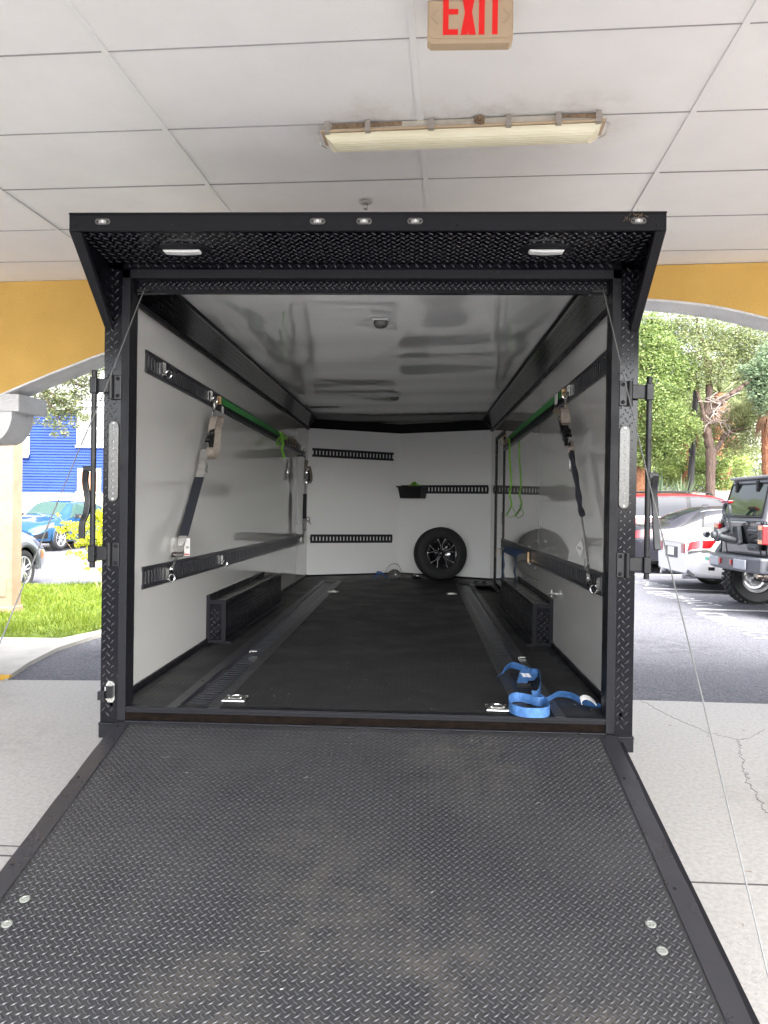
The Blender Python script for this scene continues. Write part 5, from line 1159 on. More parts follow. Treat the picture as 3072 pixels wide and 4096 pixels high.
g.each('plate_screw', M['bmet'], ap)

def leaves(C, n, spread, size, mname, name, parent, flat=.7, asp=.45, droop=0.0):
    # C: list of (centre, radius) clumps; many small leaf quads around them
    C = [(np.array(c), r) for c, r in C]; rs = np.array([r for _, r in C]); pr_ = rs**2.2; pr_ /= pr_.sum()
    idx = rng.choice(len(C), n, p=pr_); c = np.array([C[i][0] for i in idx]); r = rs[idx]
    d = rng.normal(0, 1, (n, 3)); d /= np.linalg.norm(d, axis=1)[:, None]; rad = r*rng.uniform(.15, 1, n)**.5
    p = c+d*rad[:, None]*np.array([1, 1, flat]); p[:, 2] -= droop*rad
    a = rng.normal(0, 1, (n, 3)); a[:, 2] *= .6; a /= np.linalg.norm(a, axis=1)[:, None]
    b = np.cross(a, rng.normal(0, 1, (n, 3))+np.array([0, 0, 1.2])); b /= np.linalg.norm(b, axis=1)[:, None]
    s = size*rng.uniform(.6, 1.3, n)[:, None]
    V = np.stack([p-a*s, p-b*s*asp, p+a*s, p+b*s*asp], 1).reshape(-1, 3)
    g = MB(); g.v = [V]; g.nv = 4*n; g.f = [(4*i, 4*i+1, 4*i+2, 4*i+3) for i in range(n)]
    return g.build(name, M[mname], parent)
def limb(g, pts, r0, r1, n=8, it=6):
    P = smooth_path(pts, it); k = len(P); P = [p+np.array([random.gauss(0, r0*.12)]*3) if 0 < i < k-1 else p for i, p in enumerate(P)]
    g.tube(P, [r0+(r1-r0)*i/(k-1) for i in range(k)], n)
def twigs(g, C, n, r=.012, ln=1.0):
    for _ in range(n):
        c, rd = random.choice(C); c = np.array(c); d = rng.normal(0, 1, 3); d /= np.linalg.norm(d); a = c+d*rd*.2; b = c+d*rd*random.uniform(.7, 1)*ln
        g.tube(smooth_path([a, (a+b)/2+rng.normal(0, rd*.12, 3), b], 3), [r, r*.9, r*.8, r*.7, r*.6, r*.5, r*.4], 4)
def ptT(p, Y): return PY(zT(*p), Y)

# big oak-like tree right of centre with visible trunk
Y0 = 19.5
tr = thing('oak_tree', 'tall oak with a bare reddish brown trunk and forking limbs beyond the cars', 'tree', tuple(ptT((945, 2100), Y0)*np.array([1, 1, 0])+Z_*GZ(9, Y0)))
g = MB(); bz = np.array(ptT((940, 2100), Y0)); b0 = bz.copy(); b0[2] = GZ(9, Y0)-.1
T = lambda p, dy=0: ptT(p, Y0+dy)
g1 = [b0, T((945, 1950)), T((930, 1750)), T((900, 1600)), T((880, 1450)), T((915, 1250)), T((925, 1050)), T((920, 870))]
P = smooth_path(g1, 5); k = len(P); g.tube(P, [.155-.07*i/k+.015*math.sin(i*1.3) for i in range(k)], 12)
limb(g, [T((920, 890)), T((890, 700)), T((870, 560)), T((800, 350)), T((770, 150))], .12, .03)
limb(g, [T((885, 600)), T((920, 480)), T((960, 380))], .05, .02)
limb(g, [T((900, 1380)), T((990, 1290)), T((1130, 1160)), T((1250, 1080)), T((1350, 1010)), T((1500, 900))], .13, .05)
limb(g, [T((960, 1900)), T((1000, 1820)), T((1080, 1690)), T((1120, 1620)), T((1210, 1570)), T((1300, 1550)), T((1450, 1540))], .10, .03)
limb(g, [T((880, 1640)), T((845, 1500)), T((850, 1350)), T((830, 1250)), T((785, 1130)), T((770, 1000))], .075, .045)
limb(g, [T((830, 1250)), T((760, 1060)), T((700, 1030))], .035, .02)
limb(g, [T((950, 2050)), T((1000, 1990)), T((1040, 1930))], .05, .02)
limb(g, [T((900, 780)), T((1000, 700)), T((1120, 640)), T((1250, 560))], .05, .015)
limb(g, [T((870, 560)), T((720, 600)), T((560, 640))], .035, .012)
trk = g.build('trunk', M['bark'], tr, smooth=True)
g = MB()
for k_ in range(46):
    a = T((random.uniform(880, 1180), random.uniform(1150, 1500)), -.2); q = a+np.array([random.uniform(-.5, .5), random.uniform(-.2, .2), random.uniform(-.45, .35)]); g.tube(smooth_path([a, (a+q)/2+rng.normal(0, .08, 3), q], 3), [.014, .013, .012, .011, .010, .008, .006], 4)
g.build('bare_twigs', mat('grey_twig', (.30, .25, .22), .9), tr)
C = []
for (x, y, r, dy) in [(760, 260, .9, 0), (900, 420, .8, .3), (1050, 330, .9, .5), (640, 520, .7, -.2), (1000, 620, .8, 0), (1180, 520, .9, .4), (1320, 420, .9, .2), (1450, 560, .9, 0), (1250, 760, .8, .3), (1100, 800, .6, -.2), (1420, 800, .8, .2), (1560, 700, .8, 0), (850, 700, .5, -.4), (800, 900, .5, -.3), (1030, 880, .55, -.3), (1500, 1180, .8, .3), (1350, 1330, .7, 0), (1250, 1450, .6, .4), (1480, 1450, .8, .2), (1600, 1300, .8, 0), (1050, 1560, .5, .6), (1300, 1650, .6, .3), (1180, 1800, .5, .3), (1420, 1750, .6, .5), (540, 330, .7, .2), (420, 180, .8, .2), (1560, 330, .8, 0)]:
    C.append((T((x, y), dy), r*.9))
g = MB(); twigs(g, C, 130, .014); g.build('branches', M['bark'], tr)
leaves(C, 34000, 1, .040, 'leafB', 'crown', tr)
# light green maple-like tree, nearer, left
Y1 = 19.2; T1 = lambda p, dy=0: ptT(p, Y1+dy)
b0 = T1((-150, 1500)); b0[2] = GZ(b0[0], Y1)-.05
tr = thing('maple_tree', 'bright green leafy tree filling the gap beside the right post', 'tree', (b0[0], b0[1], GZ(b0[0], Y1)))
g = MB(); limb(g, [b0, T1((-140, 1700)), T1((-60, 1300)), T1((80, 1000)), T1((160, 700))], .16, .05, 10)
limb(g, [T1((-100, 1450)), T1((150, 1350)), T1((400, 1250)), T1((620, 1350))], .06, .015); limb(g, [T1((-60, 1250)), T1((200, 780)), T1((420, 620))], .06, .015); limb(g, [T1((-60, 1300)), T1((-100, 900)), T1((40, 300))], .08, .02)
limb(g, [T1((-80, 900)), T1((160, 560)), T1((380, 380))], .035, .012)
g.build('trunk', M['bark'], tr, smooth=True)
C = []
for (x, y, r, dy) in [(100, 450, .65, 0), (260, 560, .6, 0), (400, 540, .45, .2), (160, 750, .6, -.2), (350, 760, .6, 0), (520, 800, .55, .2), (650, 720, .4, .4), (120, 1050, .65, -.3), (330, 1000, .6, 0), (520, 1020, .5, .2), (700, 930, .4, .3), (200, 1300, .65, -.2), (420, 1250, .5, 0), (520, 1450, .55, 0), (660, 1530, .4, 0), (330, 1500, .6, -.2), (180, 1600, .6, 0), (420, 1700, .55, 0), (600, 1640, .4, .3), (250, 1820, .5, .1), (100, 1900, .45, .2), (60, 250, .6, .3), (500, 1880, .35, .3), (230, 330, .55, .3)]:
    C.append((T1((x, y), dy), r*1.2))
g = MB(); twigs(g, C, 90, .010); g.build('branches', M['bark'], tr)
leaves(C, 36000, 1, .043, 'leafA', 'crown', tr, asp=.5)
# dark blue-green tree at the right edge
Y2 = 16.0; T2 = lambda p, dy=0: ptT(p, Y2+dy)
b0 = T2((1900, 2000)); b0[2] = GZ(9, Y2)
tr = thing('laurel_tree', 'glossy blue green tree reaching in from the right edge', 'tree', (b0[0], b0[1], GZ(9, Y2)))
g = MB(); limb(g, [b0, T2((1880, 1500)), T2((1800, 1100)), T2((1700, 900))], .12, .05, 8); limb(g, [T2((1850, 1300)), T2((1600, 1150)), T2((1420, 1050))], .04, .012); limb(g, [T2((1820, 1100)), T2((1650, 850)), T2((1350, 800))], .04, .012); g.build('trunk', M['bark'], tr, smooth=True)
C = [(T2(p, d), r) for p, r, d in [((1600, 760), .38, 0), ((1480, 860), .28, 0), ((1640, 1000), .4, 0), ((1560, 1130), .35, 0), ((1480, 1030), .22, .1), ((1650, 1260), .38, 0), ((1720, 850), .5, 0), ((1780, 1150), .5, .2), ((1360, 800), .2, 0), ((1750, 600), .5, .2)]]
leaves(C, 6500, 1, .05, 'leafD', 'crown', tr, asp=.5)
# background trees standing further back
bgs = [(7.0, 27, 8.2, 2.4, 'leafA', 'mid green tree just behind the board fence by the utility pole'), (12.2, 28, 8.6, 2.6, 'leafB', 'olive tree just behind the board fence right of the oak'), (-2.5, 31, 9.0, 2.6, 'leafE', 'pale tree behind the trailer nose, right of the blue house'), (1.5, 30, 8.5, 2.5, 'leafB', 'olive tree behind the trailer, near its centre line'), (5.5, 33, 9.5, 2.8, 'leafB', 'dim olive tree far behind the bright maple, left of the others'), (10.0, 36, 10.5, 3.2, 'leafE', 'pale green tall tree far behind the oak'), (15.0, 38, 11, 3.4, 'leafB', 'broad olive tree far behind, in the middle of the background row'), (20.5, 34, 10, 3.0, 'leafO', 'dull dark tree far behind at the right of the background row')]
for (x, y, h, r, lm, lab) in bgs:
    z0_ = GZ(x, y); tr = thing('background_tree', lab, 'tree', (x, y, z0_), 0, 'trees behind the parking lot')
    g = MB(); limb(g, [(x, y, z0_-.1), (x+.2, y, z0_+h*.3), (x-.1, y, z0_+h*.7)], .22, .08); g.build('trunk', M['bark'], tr, smooth=True)
    C = [((x+random.gauss(0, r*.5), y+random.gauss(0, r*.4), z0_+h*random.uniform(.22, .80)), r*random.uniform(.25, .42)) for _ in range(30)]
    leaves(C, 9000, 1, .11, lm, 'crown', tr)
# undergrowth shrubs behind the fence
for i, (p, Y, r, lm, lab) in enumerate([((330, 2060), 22.5, .8, 'leafE', 'pale yellow green shrub behind the cars beside the palm trunk'), ((800, 2060), 22.0, .75, 'leafA', 'rounded bright green shrub left of the oak trunk'), ((1130, 2080), 22.6, .8, 'leafE', 'light green shrub right of the oak trunk'), ((560, 1960), 24.5, 1.1, 'leafE', 'tall pale shrub in the gap behind the spiky plants'), ((1180, 1900), 25.5, 1.0, 'leafB', 'olive shrub in front of the white house')]):
    P = ptT(p, Y); z0_ = GZ(P[0], Y); s_ = thing('shrub', lab, 'shrub', (P[0], Y, z0_), 0, 'shrubs behind the parking lot')
    C = [((P[0]+random.gauss(0, r*.45), Y+random.gauss(0, r*.3), z0_+abs(random.gauss(P[2]-z0_, r*.5))), r*.5) for _ in range(10)]
    leaves(C, 3200, 1, .06, lm, 'foliage', s_); g = MB(); 
    for k_ in range(6): limb(g, [(P[0]+random.gauss(0, .1), Y, z0_), (P[0]+random.gauss(0, r*.3), Y, z0_+1.0), (P[0]+random.gauss(0, r*.4), Y, P[2])], .03, .012, 5, 3)
    g.build('stem', M['bark'], s_)
# palms
def palm(px, Y, r, ztop, label, skirt_at=(), nf=26, group='palms beyond the cars', fl_=1.5):
    P = ptT(px, Y); z0_ = GZ(P[0], Y); o = thing('palm_tree', label, 'palm', (P[0], Y, z0_), 0, group)
    g = MB(); k = 30; g.tube([(P[0]+.04*math.sin(i*.2), Y, z0_+(ztop-z0_)*i/k) for i in range(k+1)], [r*(1+.10*(i % 2)) for i in range(k+1)], 14); g.build('trunk', M['palmb'], o)
    top = np.array([P[0], Y, ztop]); g = MB(); gd_ = MB()
    for k_ in range(nf):
        az = random.uniform(0, 2*math.pi); el = random.uniform(-.2, 1.2); L_ = fl_*random.uniform(.8, 1.2); d = np.array([math.cos(az), math.sin(az), 0])
        tip = top+d*L_*math.cos(el)+Z_*L_*math.sin(el)*.7; g.tube([top, (top+tip)/2+Z_*.1, tip], [.02, .014, .008], 4)
        for j in range(26): a = math.pi*(j/25-.5)*1.5; dv = d*math.cos(a)+np.cross(Z_, d)*math.sin(a); e = tip+dv*.75*fl_/1.5-Z_*(.25+.2*random.random()); w__ = np.cross(dv, Z_)*.014; g.add([tip-w__, tip+w__, e], [(0, 1, 2)])
    g.build('fronds', M['leafO'], o)
    for k_ in range(60):
        az = random.uniform(0, 2*math.pi); d = np.array([math.cos(az), math.sin(az), 0]); a = top-Z_*.1+d*.1; L_ = fl_*random.uniform(.6, 1.1)
        e = a+d*L_*.35-Z_*L_; 
        for j in range(6): w__ = np.cross(d, Z_)*.02; ee = e+np.cross(d, Z_)*random.gauss(0, .12)+Z_*random.uniform(-.1, .2); gd_.add([a+d*.2-Z_*.2-w__, a+d*.2-Z_*.2+w__, ee], [(0, 1, 2)])
    gd_.build('dead_fronds', M['frond'], o)
palm((40, 1900), 20.2, .22, 6.4, 'orange brown palm trunk just right of the lock bar')
palm((1690, 1900), 18.5, .20, 4.7, 'orange brown palm trunk at the right edge behind the dark off-roader', fl_=.9)
palm((1060, 1100), 22.5, .17, 5.6, 'palm with a skirt of brown hanging fronds behind the oak limbs', fl_=1.3)
palm((640, 1500), 23.5, .15, 4.9, 'short palm with brown dead fronds left of the oak trunk', fl_=1.1)
palm((1170, 1500), 24.0, .14, 4.6, 'thin palm with drooping dead fronds right of the oak trunk', fl_=1.0)
# dark utility pole
a, b = ptT((700, 2100), 21.0), ptT((755, 1150), 21.0); g = MB(); g.tube([(a[0]-.05, 21, GZ(8, 21)), a, b, b+(b-a)*.25], [.10, .10, .085, .08], 12)
up = thing('utility_pole', 'dark leaning utility pole behind the green tree', 'pole', (a[0], 21, GZ(8, 21))); g.build('pole', M['pole'], up, smooth=True)
g = MB(); g.tube([ptT((755, 1400), 20.8), ptT((640, 2000), 20.6)], .012, 5); g.tube([ptT((750, 1300), 20.8), ptT((700, 2000), 20.7)], .008, 5); g.build('guy_wire', M['bsm'], up)
# spiky plants in front of the fence
for px, lab in ((zT(330, 2080), 'spiky sword leaved plant nearer the palm trunk'), (zT(590, 2080), 'spiky sword leaved plant nearer the oak trunk')):
    P = PY(px, 19.8); z0_ = GZ(P[0], 19.8); o = thing('yucca_plant', lab, 'plant', (P[0], 19.8, z0_), 0, 'spiky plants along the fence'); g = MB()
    for k_ in range(46):
        az = random.uniform(0, 2*math.pi); el = random.uniform(.6, 1.5); d = np.array([math.cos(az)*math.cos(el), math.sin(az)*math.cos(el), math.sin(el)]); b = np.array([P[0], 19.8, z0_+1.2]); e = b+d*random.uniform(.8, 1.3); w__ = np.cross(d, Z_); w__ = w__/np.linalg.norm(w__)*.03; g.add([b-w__*.6, (b+e)/2-w__, e, (b+e)/2+w__, b+w__*.6], [(0, 1, 2, 3, 4)])
    g.build('leaves', M['leafD'], o); g = MB(); g.tube([(P[0], 19.8, z0_-.05), (P[0], 19.8, z0_+1.25)], .07, 8); g.build('stem', M['bark'], o)
# boundary fence and kerb wall
z0_ = GZ(8, 21); fo = thing('board_fence', 'low weathered pinkish board fence behind the parked cars', 'fence', (8, 20.6, z0_)); g = MB(); x = 3.0
ftz = PY(z5(450, 436), 20.6)[2]
while x < 16:
    if not (8.65 < x < 9.45): g.box(x, x+.135, 20.58, 20.60, z0_, ftz+random.uniform(-.03, .02))
    x += .142
g.build('boards', M['fence'], fo); g = MB(); g.box(3, 16, 20.605, 20.66, z0_+.4, z0_+.5); g.box(3, 16, 20.605, 20.66, ftz-.5, ftz-.4)
for x in np.arange(3, 16.1, 2.4): g.box(x-.05, x+.05, 20.66, 20.76, z0_, ftz)
g.build('rails', M['fence'], fo)
g = MB(); g.box(8.6, 9.5, 20.45, 20.56, z0_-.05, ftz-.07); tag(g.build('wall_section', M['found'], bevel=.01), 'short cream wall section in the gap of the board fence', 'wall')
# white house far right
hP = PY(z5(1330, 130), 40.0); hz = GZ(14, 40)
H2 = thing('white_house', 'white clapboard house glimpsed through the trees at the right', 'house', (18.5, 42, hz))
g = MB(); g.box(14.6, 24, 40, 48, hz, hz+4.2); g.build('wall', M['htrim'], H2)
g = MB(); g.prism([(14.2, 39.6, hz+4.2), (24.4, 39.6, hz+4.2), (24.4, 44, hz+6.4), (14.2, 44, hz+6.4)], Z_*.12); g.prism([(14.2, 44, hz+6.4), (24.4, 44, hz+6.4), (24.4, 48.4, hz+4.2), (14.2, 48.4, hz+4.2)], Z_*.12); g.build('roof', M['roofm'], H2)
for x in (15.2, 16.4, 17.8, 19.4, 21): 
    f_ = MB(); f_.box(x-.08, x+.88, 39.94, 39.995, hz+1.9, hz+3.5); wn = f_.build('window', M['htrim'], H2); f_ = MB(); f_.box(x, x+.8, 39.92, 39.938, hz+2.0, hz+3.4); f_.build('pane', M['hglass'], wn)
    f_ = MB(); f_.box(x-.42, x-.1, 39.95, 39.99, hz+1.9, hz+3.5); f_.build('shutter', mat('dark_shutter', (.05, .07, .09), .6), H2)

# blue house on the left
HY = 24.0; hz = GZ(-12, 24)
BH = thing('blue_house', 'two storey blue clapboard house with white trimmed windows across the lane', 'house', (-12, 27, hz))
hp = lambda p: PY(z6(*p), HY)
zb0 = hp((600, 1243))[2]; ztop = hp((1200, 235))[2]+.0; x0, x1 = -20.5, -5.0
g = MB(); n_ = int((ztop-zb0)/.103)
for i in range(n_):
    z = zb0+i*.103; g.add([(x0, HY, z), (x1, HY, z), (x1, HY+.045, z+.103), (x0, HY+.045, z+.103), (x0, HY+.045, z), (x1, HY+.045, z)], [(0, 1, 2, 3), (0, 4, 5, 1)])
g.add([(x0, HY+.02, zb0), (x0, HY+7, zb0), (x0, HY+7, ztop), (x0, HY+.02, ztop), (x1, HY+.02, zb0), (x1, HY+7, zb0), (x1, HY+7, ztop), (x1, HY+.02, ztop)], [(0, 3, 2, 1), (4, 5, 6, 7), (1, 2, 6, 5)])
g.build('clapboard_wall', M['siding'], BH)
g = MB(); g.box(x0, x1, HY-.03, HY+6.9, hz-.1, zb0); g.build('foundation_band', M['found'], BH)
g = MB(); g.box(x0-.3, x1+.3, HY-.25, HY+.02, ztop, ztop+.22); g.box(x0, x1, HY-.012, HY+.02, ztop-.10, ztop); g.build('eave_trim', M['htrim'], BH)
g = MB(); g.prism([(x0-.4, HY-.35, ztop+.22), (x1+.4, HY-.35, ztop+.22), (x1+.4, HY+3.5, ztop+1.9), (x0-.4, HY+3.5, ztop+1.9)], Z_*.1); g.prism([(x0-.4, HY+7.3, ztop+.22), (x0-.4, HY+3.5, ztop+1.9), (x1+.4, HY+3.5, ztop+1.9), (x1+.4, HY+7.3, ztop+.22)], Z_*.1); g.build('roof', M['roofm'], BH)
g = MB()
for x in (x0+.02, x1-.12): g.prism([(x, HY+.03, ztop+.2), (x, HY+7, ztop+.2), (x, HY+3.5, ztop+1.85)], X_*.1)
g.each('gable', M['siding'], BH)
a, b = hp((908, 250)), hp((1235, 695))
def hwin(xa, xb, za_, zb2, blinds=True, colr=None):
    t_ = .13; y = HY-.03
    g = MB(); g.box(xa, xa+t_, y, HY+.03, za_, zb2); g.box(xb-t_, xb, y, HY+.03, za_, zb2); g.box(xa+t_, xb-t_, y, HY+.03, zb2-t_, zb2); g.box(xa-.04, xb+.04, y-.03, HY+.03, za_-.06, za_+.03)
    mz = (za_+zb2)/2; mx_ = (xa+xb)/2
    if blinds: g.box(xa+t_, xb-t_, y+.01, HY+.02, mz-.025, mz+.025); g.box(mx_-.02, mx_+.02, y+.012, HY+.02, za_+.03, zb2-t_)
    wn = g.build('window_frame', M['htrim'], BH)
    g = MB(); g.box(xa+t_, xb-t_, HY-.004, HY-.002, za_+.03, zb2-t_); g.build('window_pane', colr or M['hglass'], wn)
    if blinds:
        g = MB(); z = za_+.05
        while z < zb2-t_-.02: g.box(xa+t_+.01, xb-t_-.01, HY-.016, HY-.010, z, z+.026); z += .042
        g.build('blind_slats', mat('blind_white', (.30, .30, .30), .6), wn)
hwin(hp((908, 690))[0], hp((1290, 690))[0], hp((908, 690))[2], hp((908, 270))[2])
hwin(hp((918, 960))[0], hp((1190, 960))[0], zb0+.03, hp((918, 955))[2], blinds=False, colr=mat('orange_door', (.45, .22, .12), .5))
hwin(-9.6, -8.4, hp((908, 690))[2], hp((908, 270))[2])
# balcony corner with turned balusters
a, b = hp((235, 822)), hp((352, 505)); g = MB(); xa, xb = a[0]-1.8, b[0]; yb = HY-.10
zlo, zr_ = a[2], hp((300, 572))[2]
g.box(xa, xb, yb, HY+.0, zlo-.02, zlo+.10); g.box(xa, xb, yb, HY, zr_-.02, zr_+.05); g.box(xb-.12, xb, yb-.02, HY, zlo-.02, b[2]+.9)
g.build('balcony_frame', M['htrim'], BH)
g = MB(); g.box(xa, xb-.12, HY-.02, HY-.005, zlo+.1, b[2]+.9); g.build('balcony_opening', mat('balcony_shade', (.03, .035, .07), .8), BH)
g = MB(); x = xb-.12-.055
while x > xa: g.lathe([(.030, 0), (.030, .12), (.014, .2), (.026, .34), (.026, .42), (.014, .55), (.03, .66), (.03, .80)], (x-.02, HY-.06, zlo+.08), Z_, 8); x -= .135
g.build('balusters', M['htrim'], BH)
# wire fence in front of the blue house
fz = GZ(-12, 22.5); zt_ = PY(z6(300, 1385), 22.5)[2]
WF = thing('wire_fence', 'low dark wire mesh fence in front of the blue house', 'fence', (-12, 22.5, fz)); g = MB()
for x in np.arange(-19, -6, .115): g.tube([(x, 22.5, fz), (x, 22.5, zt_)], .007, 4)
for z in np.arange(fz+.2, zt_, .19): g.tube([(-19, 22.5, z), (-6, 22.5, z)], .007, 4)
g.build('wire_mesh', M['bsm'], WF); g = MB(); g.tube([(-19, 22.5, zt_), (-6, 22.5, zt_)], .017, 6)
g.build('top_rail', M['bsm'], WF)
g = MB()
for x in (-18.5, -15.5, hp((560, 1370))[0]*1.0+.35, -9.5, -6.5): g.tube([(x, 22.5, fz), (x, 22.5, zt_+.06)], .03, 8)
g.each('fence_post', M['bsm'], WF)
# overhanging oak on the left
YL = 13.0; Lp = lambda p, dy=0: PY(z6(*p), YL+dy)
bz = np.array([-10.5, 13.6, GZ(-10, 13.6)]); tr = thing('live_oak', 'live oak crown hanging over in front of the blue house, its trunk beyond the column', 'tree', tuple(bz))
g = MB(); limb(g, [bz-Z_*.1, bz+Z_*2, bz+np.array([.6, 0, 3.4]), Lp((300, -300))], .22, .10, 10); limb(g, [Lp((300, -300)), Lp((500, -20)), Lp((560, 180)), Lp((640, 300)), Lp((720, 480))], .07, .012)
limb(g, [Lp((500, -20)), Lp((740, 200)), Lp((860, 330))], .04, .01); limb(g, [Lp((300, -300)), Lp((700, -150)), Lp((1000, 0))], .06, .015); g.build('trunk', M['bark'], tr, smooth=True)
C = [(Lp(p, d), r) for p, r, d in [((460, 60), .26, 0), ((560, 200), .26, .2), ((640, 90), .3, 0), ((620, 330), .24, 0), ((720, 240), .3, .1), ((820, 120), .3, 0), ((830, 330), .24, .1), ((700, 460), .20, 0), ((770, 540), .12, 0), ((640, 560), .10, 0), ((900, 230), .22, 0), ((980, 350), .16, 0), ((950, 60), .26, .1), ((880, 440), .14, 0), ((420, 400), .12, .2), ((720, -120), .4, 0), ((950, -180), .45, 0), ((1150, -300), .4, 0), ((480, -150), .4, 0), ((1040, -40), .18, 0), ((560, 430), .14, 0)]]
g = MB(); twigs(g, C, 60, .006); g.build('branches', mat('grey_twig', (.30, .25, .22), .9), tr)
leaves(C, 9000, 1, .034, 'leafO', 'crown', tr)
# lime shrub in front
YB = 9.3; Bp = lambda p, dy=0: PY(z6(*p), YB+dy); b0 = np.array([-5.2, YB, GZ(-5, YB)+.03])
tr = thing('lime_shrub', 'vivid yellow green shrub at the lawn edge behind the lock bar', 'shrub', tuple(b0))
C = [(Bp(p, d), r) for p, r, d in [((690, 1500), .05, 0), ((750, 1600), .06, 0), ((820, 1590), .05, 0), ((660, 1650), .05, 0), ((720, 1690), .08, 0), ((800, 1660), .10, 0), ((880, 1620), .10, 0), ((920, 1700), .12, 0), ((840, 1760), .10, 0), ((1000, 1640), .14, .1), ((1000, 1800), .14, 0), ((920, 1860), .08, 0), ((1080, 1900), .12, .1), ((820, 1950), .07, 0), ((930, 1960), .08, 0), ((1010, 2000), .09, 0), ((1100, 1560), .15, .2), ((1190, 1500), .16, .1), ((1210, 1650), .18, .1), ((1200, 1800), .18, .2), ((1100, 1740), .15, 0), ((1000, 2080), .05, 0), ((1030, 2140), .06, 0), ((1180, 2000), .12, 0), ((1200, 2150), .08, 0), ((1280, 1550), .25, .2), ((1300, 1800), .25, .1)]]
leaves(C, 3600, 1, .028, 'leafC', 'foliage', tr, asp=.5)
g = MB()
for c, r in C[::3]: 
    c = np.array(c); j = b0+np.array([random.gauss(0, .05), random.gauss(0, .05), 0]); g.tube(smooth_path([j, (j*.45+c*.55)+np.array([.1, 0, -.12]), c], 4), [.005, .005, .0045, .004, .0035, .003, .003, .0025, .002], 5)
g.build('stem', mat('pale_twig', (.38, .28, .16), .9), tr)

# ================================================================== VEHICLES
def crm(T_, x):       # Catmull-Rom interpolation of a table [(x, a, b, ...)]
    T_ = np.array(T_, float); xs_ = T_[:, 0]; i = int(np.clip(np.searchsorted(xs_, x)-1, 0, len(xs_)-2)); h = xs_[i+1]-xs_[i]; t = (x-xs_[i])/h
    def tg(k): 
        if k == 0 or k == len(xs_)-1: a, b = (0, 1) if k == 0 else (len(xs_)-2, len(xs_)-1); return (T_[b]-T_[a])/(xs_[b]-xs_[a])
        return (T_[k+1]-T_[k-1])/(xs_[k+1]-xs_[k-1])
    m0, m1 = tg(i)*h*.8, tg(i+1)*h*.8; p0, p1 = T_[i], T_[i+1]
    return (2*t**3-3*t**2+1)*p0+(t**3-2*t**2+t)*m0+(-2*t**3+3*t**2)*p1+(t**3-t**2)*m1
class Car:
    # local frame: +x forward, x=0 rear bumper; stations: x, zb, w(max half width), zbelt, wbelt, ztop, wtop
    def __init__(s, st, crown=.03): s.st = st; s.cr = crown
    def sec(s, x):
        _, zb, wm, zs, ws, zt, wt = crm(s.st, x); zt = max(zt, zs+.012)
        zm = zb+(zs-zb)*.52
        return [(0, zb), (wm*.80, zb), (wm*.95, zb+.05), (wm, zm), (wm*.992, zm+(zs-zm)*.45), (ws, zs), (ws*.55+wt*.45, zs+(zt-zs)*.5), (wt+.01, zt-min(.05, (zt-zs)*.25)), (wt*.82, zt), (wt*.4, zt+s.cr*.8), (0, zt+s.cr)]
    def S(s, x, t):      # t in [0, 10]
        P = s.sec(x); t = min(max(t, 0), 9.9999); i = int(t); f = t-i
        a = P[max(i-1, 0)] if i > 0 else (-P[1][0], P[1][1]); b, c = P[i], P[i+1]; d = P[i+2] if i+2 < len(P) else (-P[9][0], P[9][1])
        q = lambda k: .5*((2*b[k])+(-a[k]+c[k])*f*.9+(2*a[k]-5*b[k]+4*c[k]-d[k])*f*f*.9+(-a[k]+3*b[k]-3*c[k]+d[k])*f**3*.9) if False else b[k]+(c[k]-b[k])*f+((f-f*f)*((c[k]-a[k])/2-(d[k]-b[k])/2)*.35)
        return np.array([q(0), q(1)])
    def body(s, x0, x1, wheels, nx=90, nt=44):
        xs_ = np.linspace(x0, x1, nx); ts = np.linspace(0, 10, nt); g = MB(); V = []; 
        for x in xs_:
            for t in ts: y, z = s.S(x, t); V.append((x, y, z))
        V = np.array(V); f = []
        for i in range(nx-1):
            for j in range(nt-1):
                c = (V[i*nt+j]+V[(i+1)*nt+j+1])/2
                if any((c[0]-wx)**2+(c[2]-wz)**2 < wr**2 for wx, wz, wr in wheels) and c[1] > .45: continue
                f.append((i*nt+j, i*nt+j+1, (i+1)*nt+j+1, (i+1)*nt+j))
        g.add(V, f); V2 = V.copy(); V2[:, 1] *= -1; g.add(V2, [q[::-1] for q in f])
        for i, rev in ((0, True), (nx-1, False)):
            ring = [tuple(V[i*nt+j]) for j in range(nt)]+[tuple(V2[i*nt+j]) for j in range(nt-2, 0, -1)]
            g.add(ring, [tuple(range(len(ring)))[::(-1 if rev else 1)]])
        return g
    def patch(s, x0b, x1b, x0t, x1t, t0, t1, side, off=.005, nx=12, nt=6):
        g = MB(); V = []
        for j in range(nt+1):
            b = j/nt; t = t0+(t1-t0)*b
            for i in range(nx+1):
                a = i/nx; x = (x0b+(x0t-x0b)*b)*(1-a)+(x1b+(x1t-x1b)*b)*a; p = s.S(x, t); q = s.S(x, min(t+.05, 10)); x2 = x+.02; r = s.S(x2, t)
                du = np.array([0, q[0]-p[0], q[1]-p[1]]) if t < 9.9 else np.array([0, -1, 0]); dv = np.array([.02, r[0]-p[0], r[1]-p[1]]); n = np.cross(dv, du); n = n/(np.linalg.norm(n)+1e-9)
                if n[1] < 0 and t < 8: n = -n
                if n[2] < 0 and t >= 8: n = -n
                V.append(np.array([x, p[0], p[1]])+n*off)
        V = np.array(V); V[:, 1] *= side
        g.add(V, [(j*(nx+1)+i, j*(nx+1)+i+1, (j+1)*(nx+1)+i+1, (j+1)*(nx+1)+i)[::side] for j in range(nt) for i in range(nx)]); return g
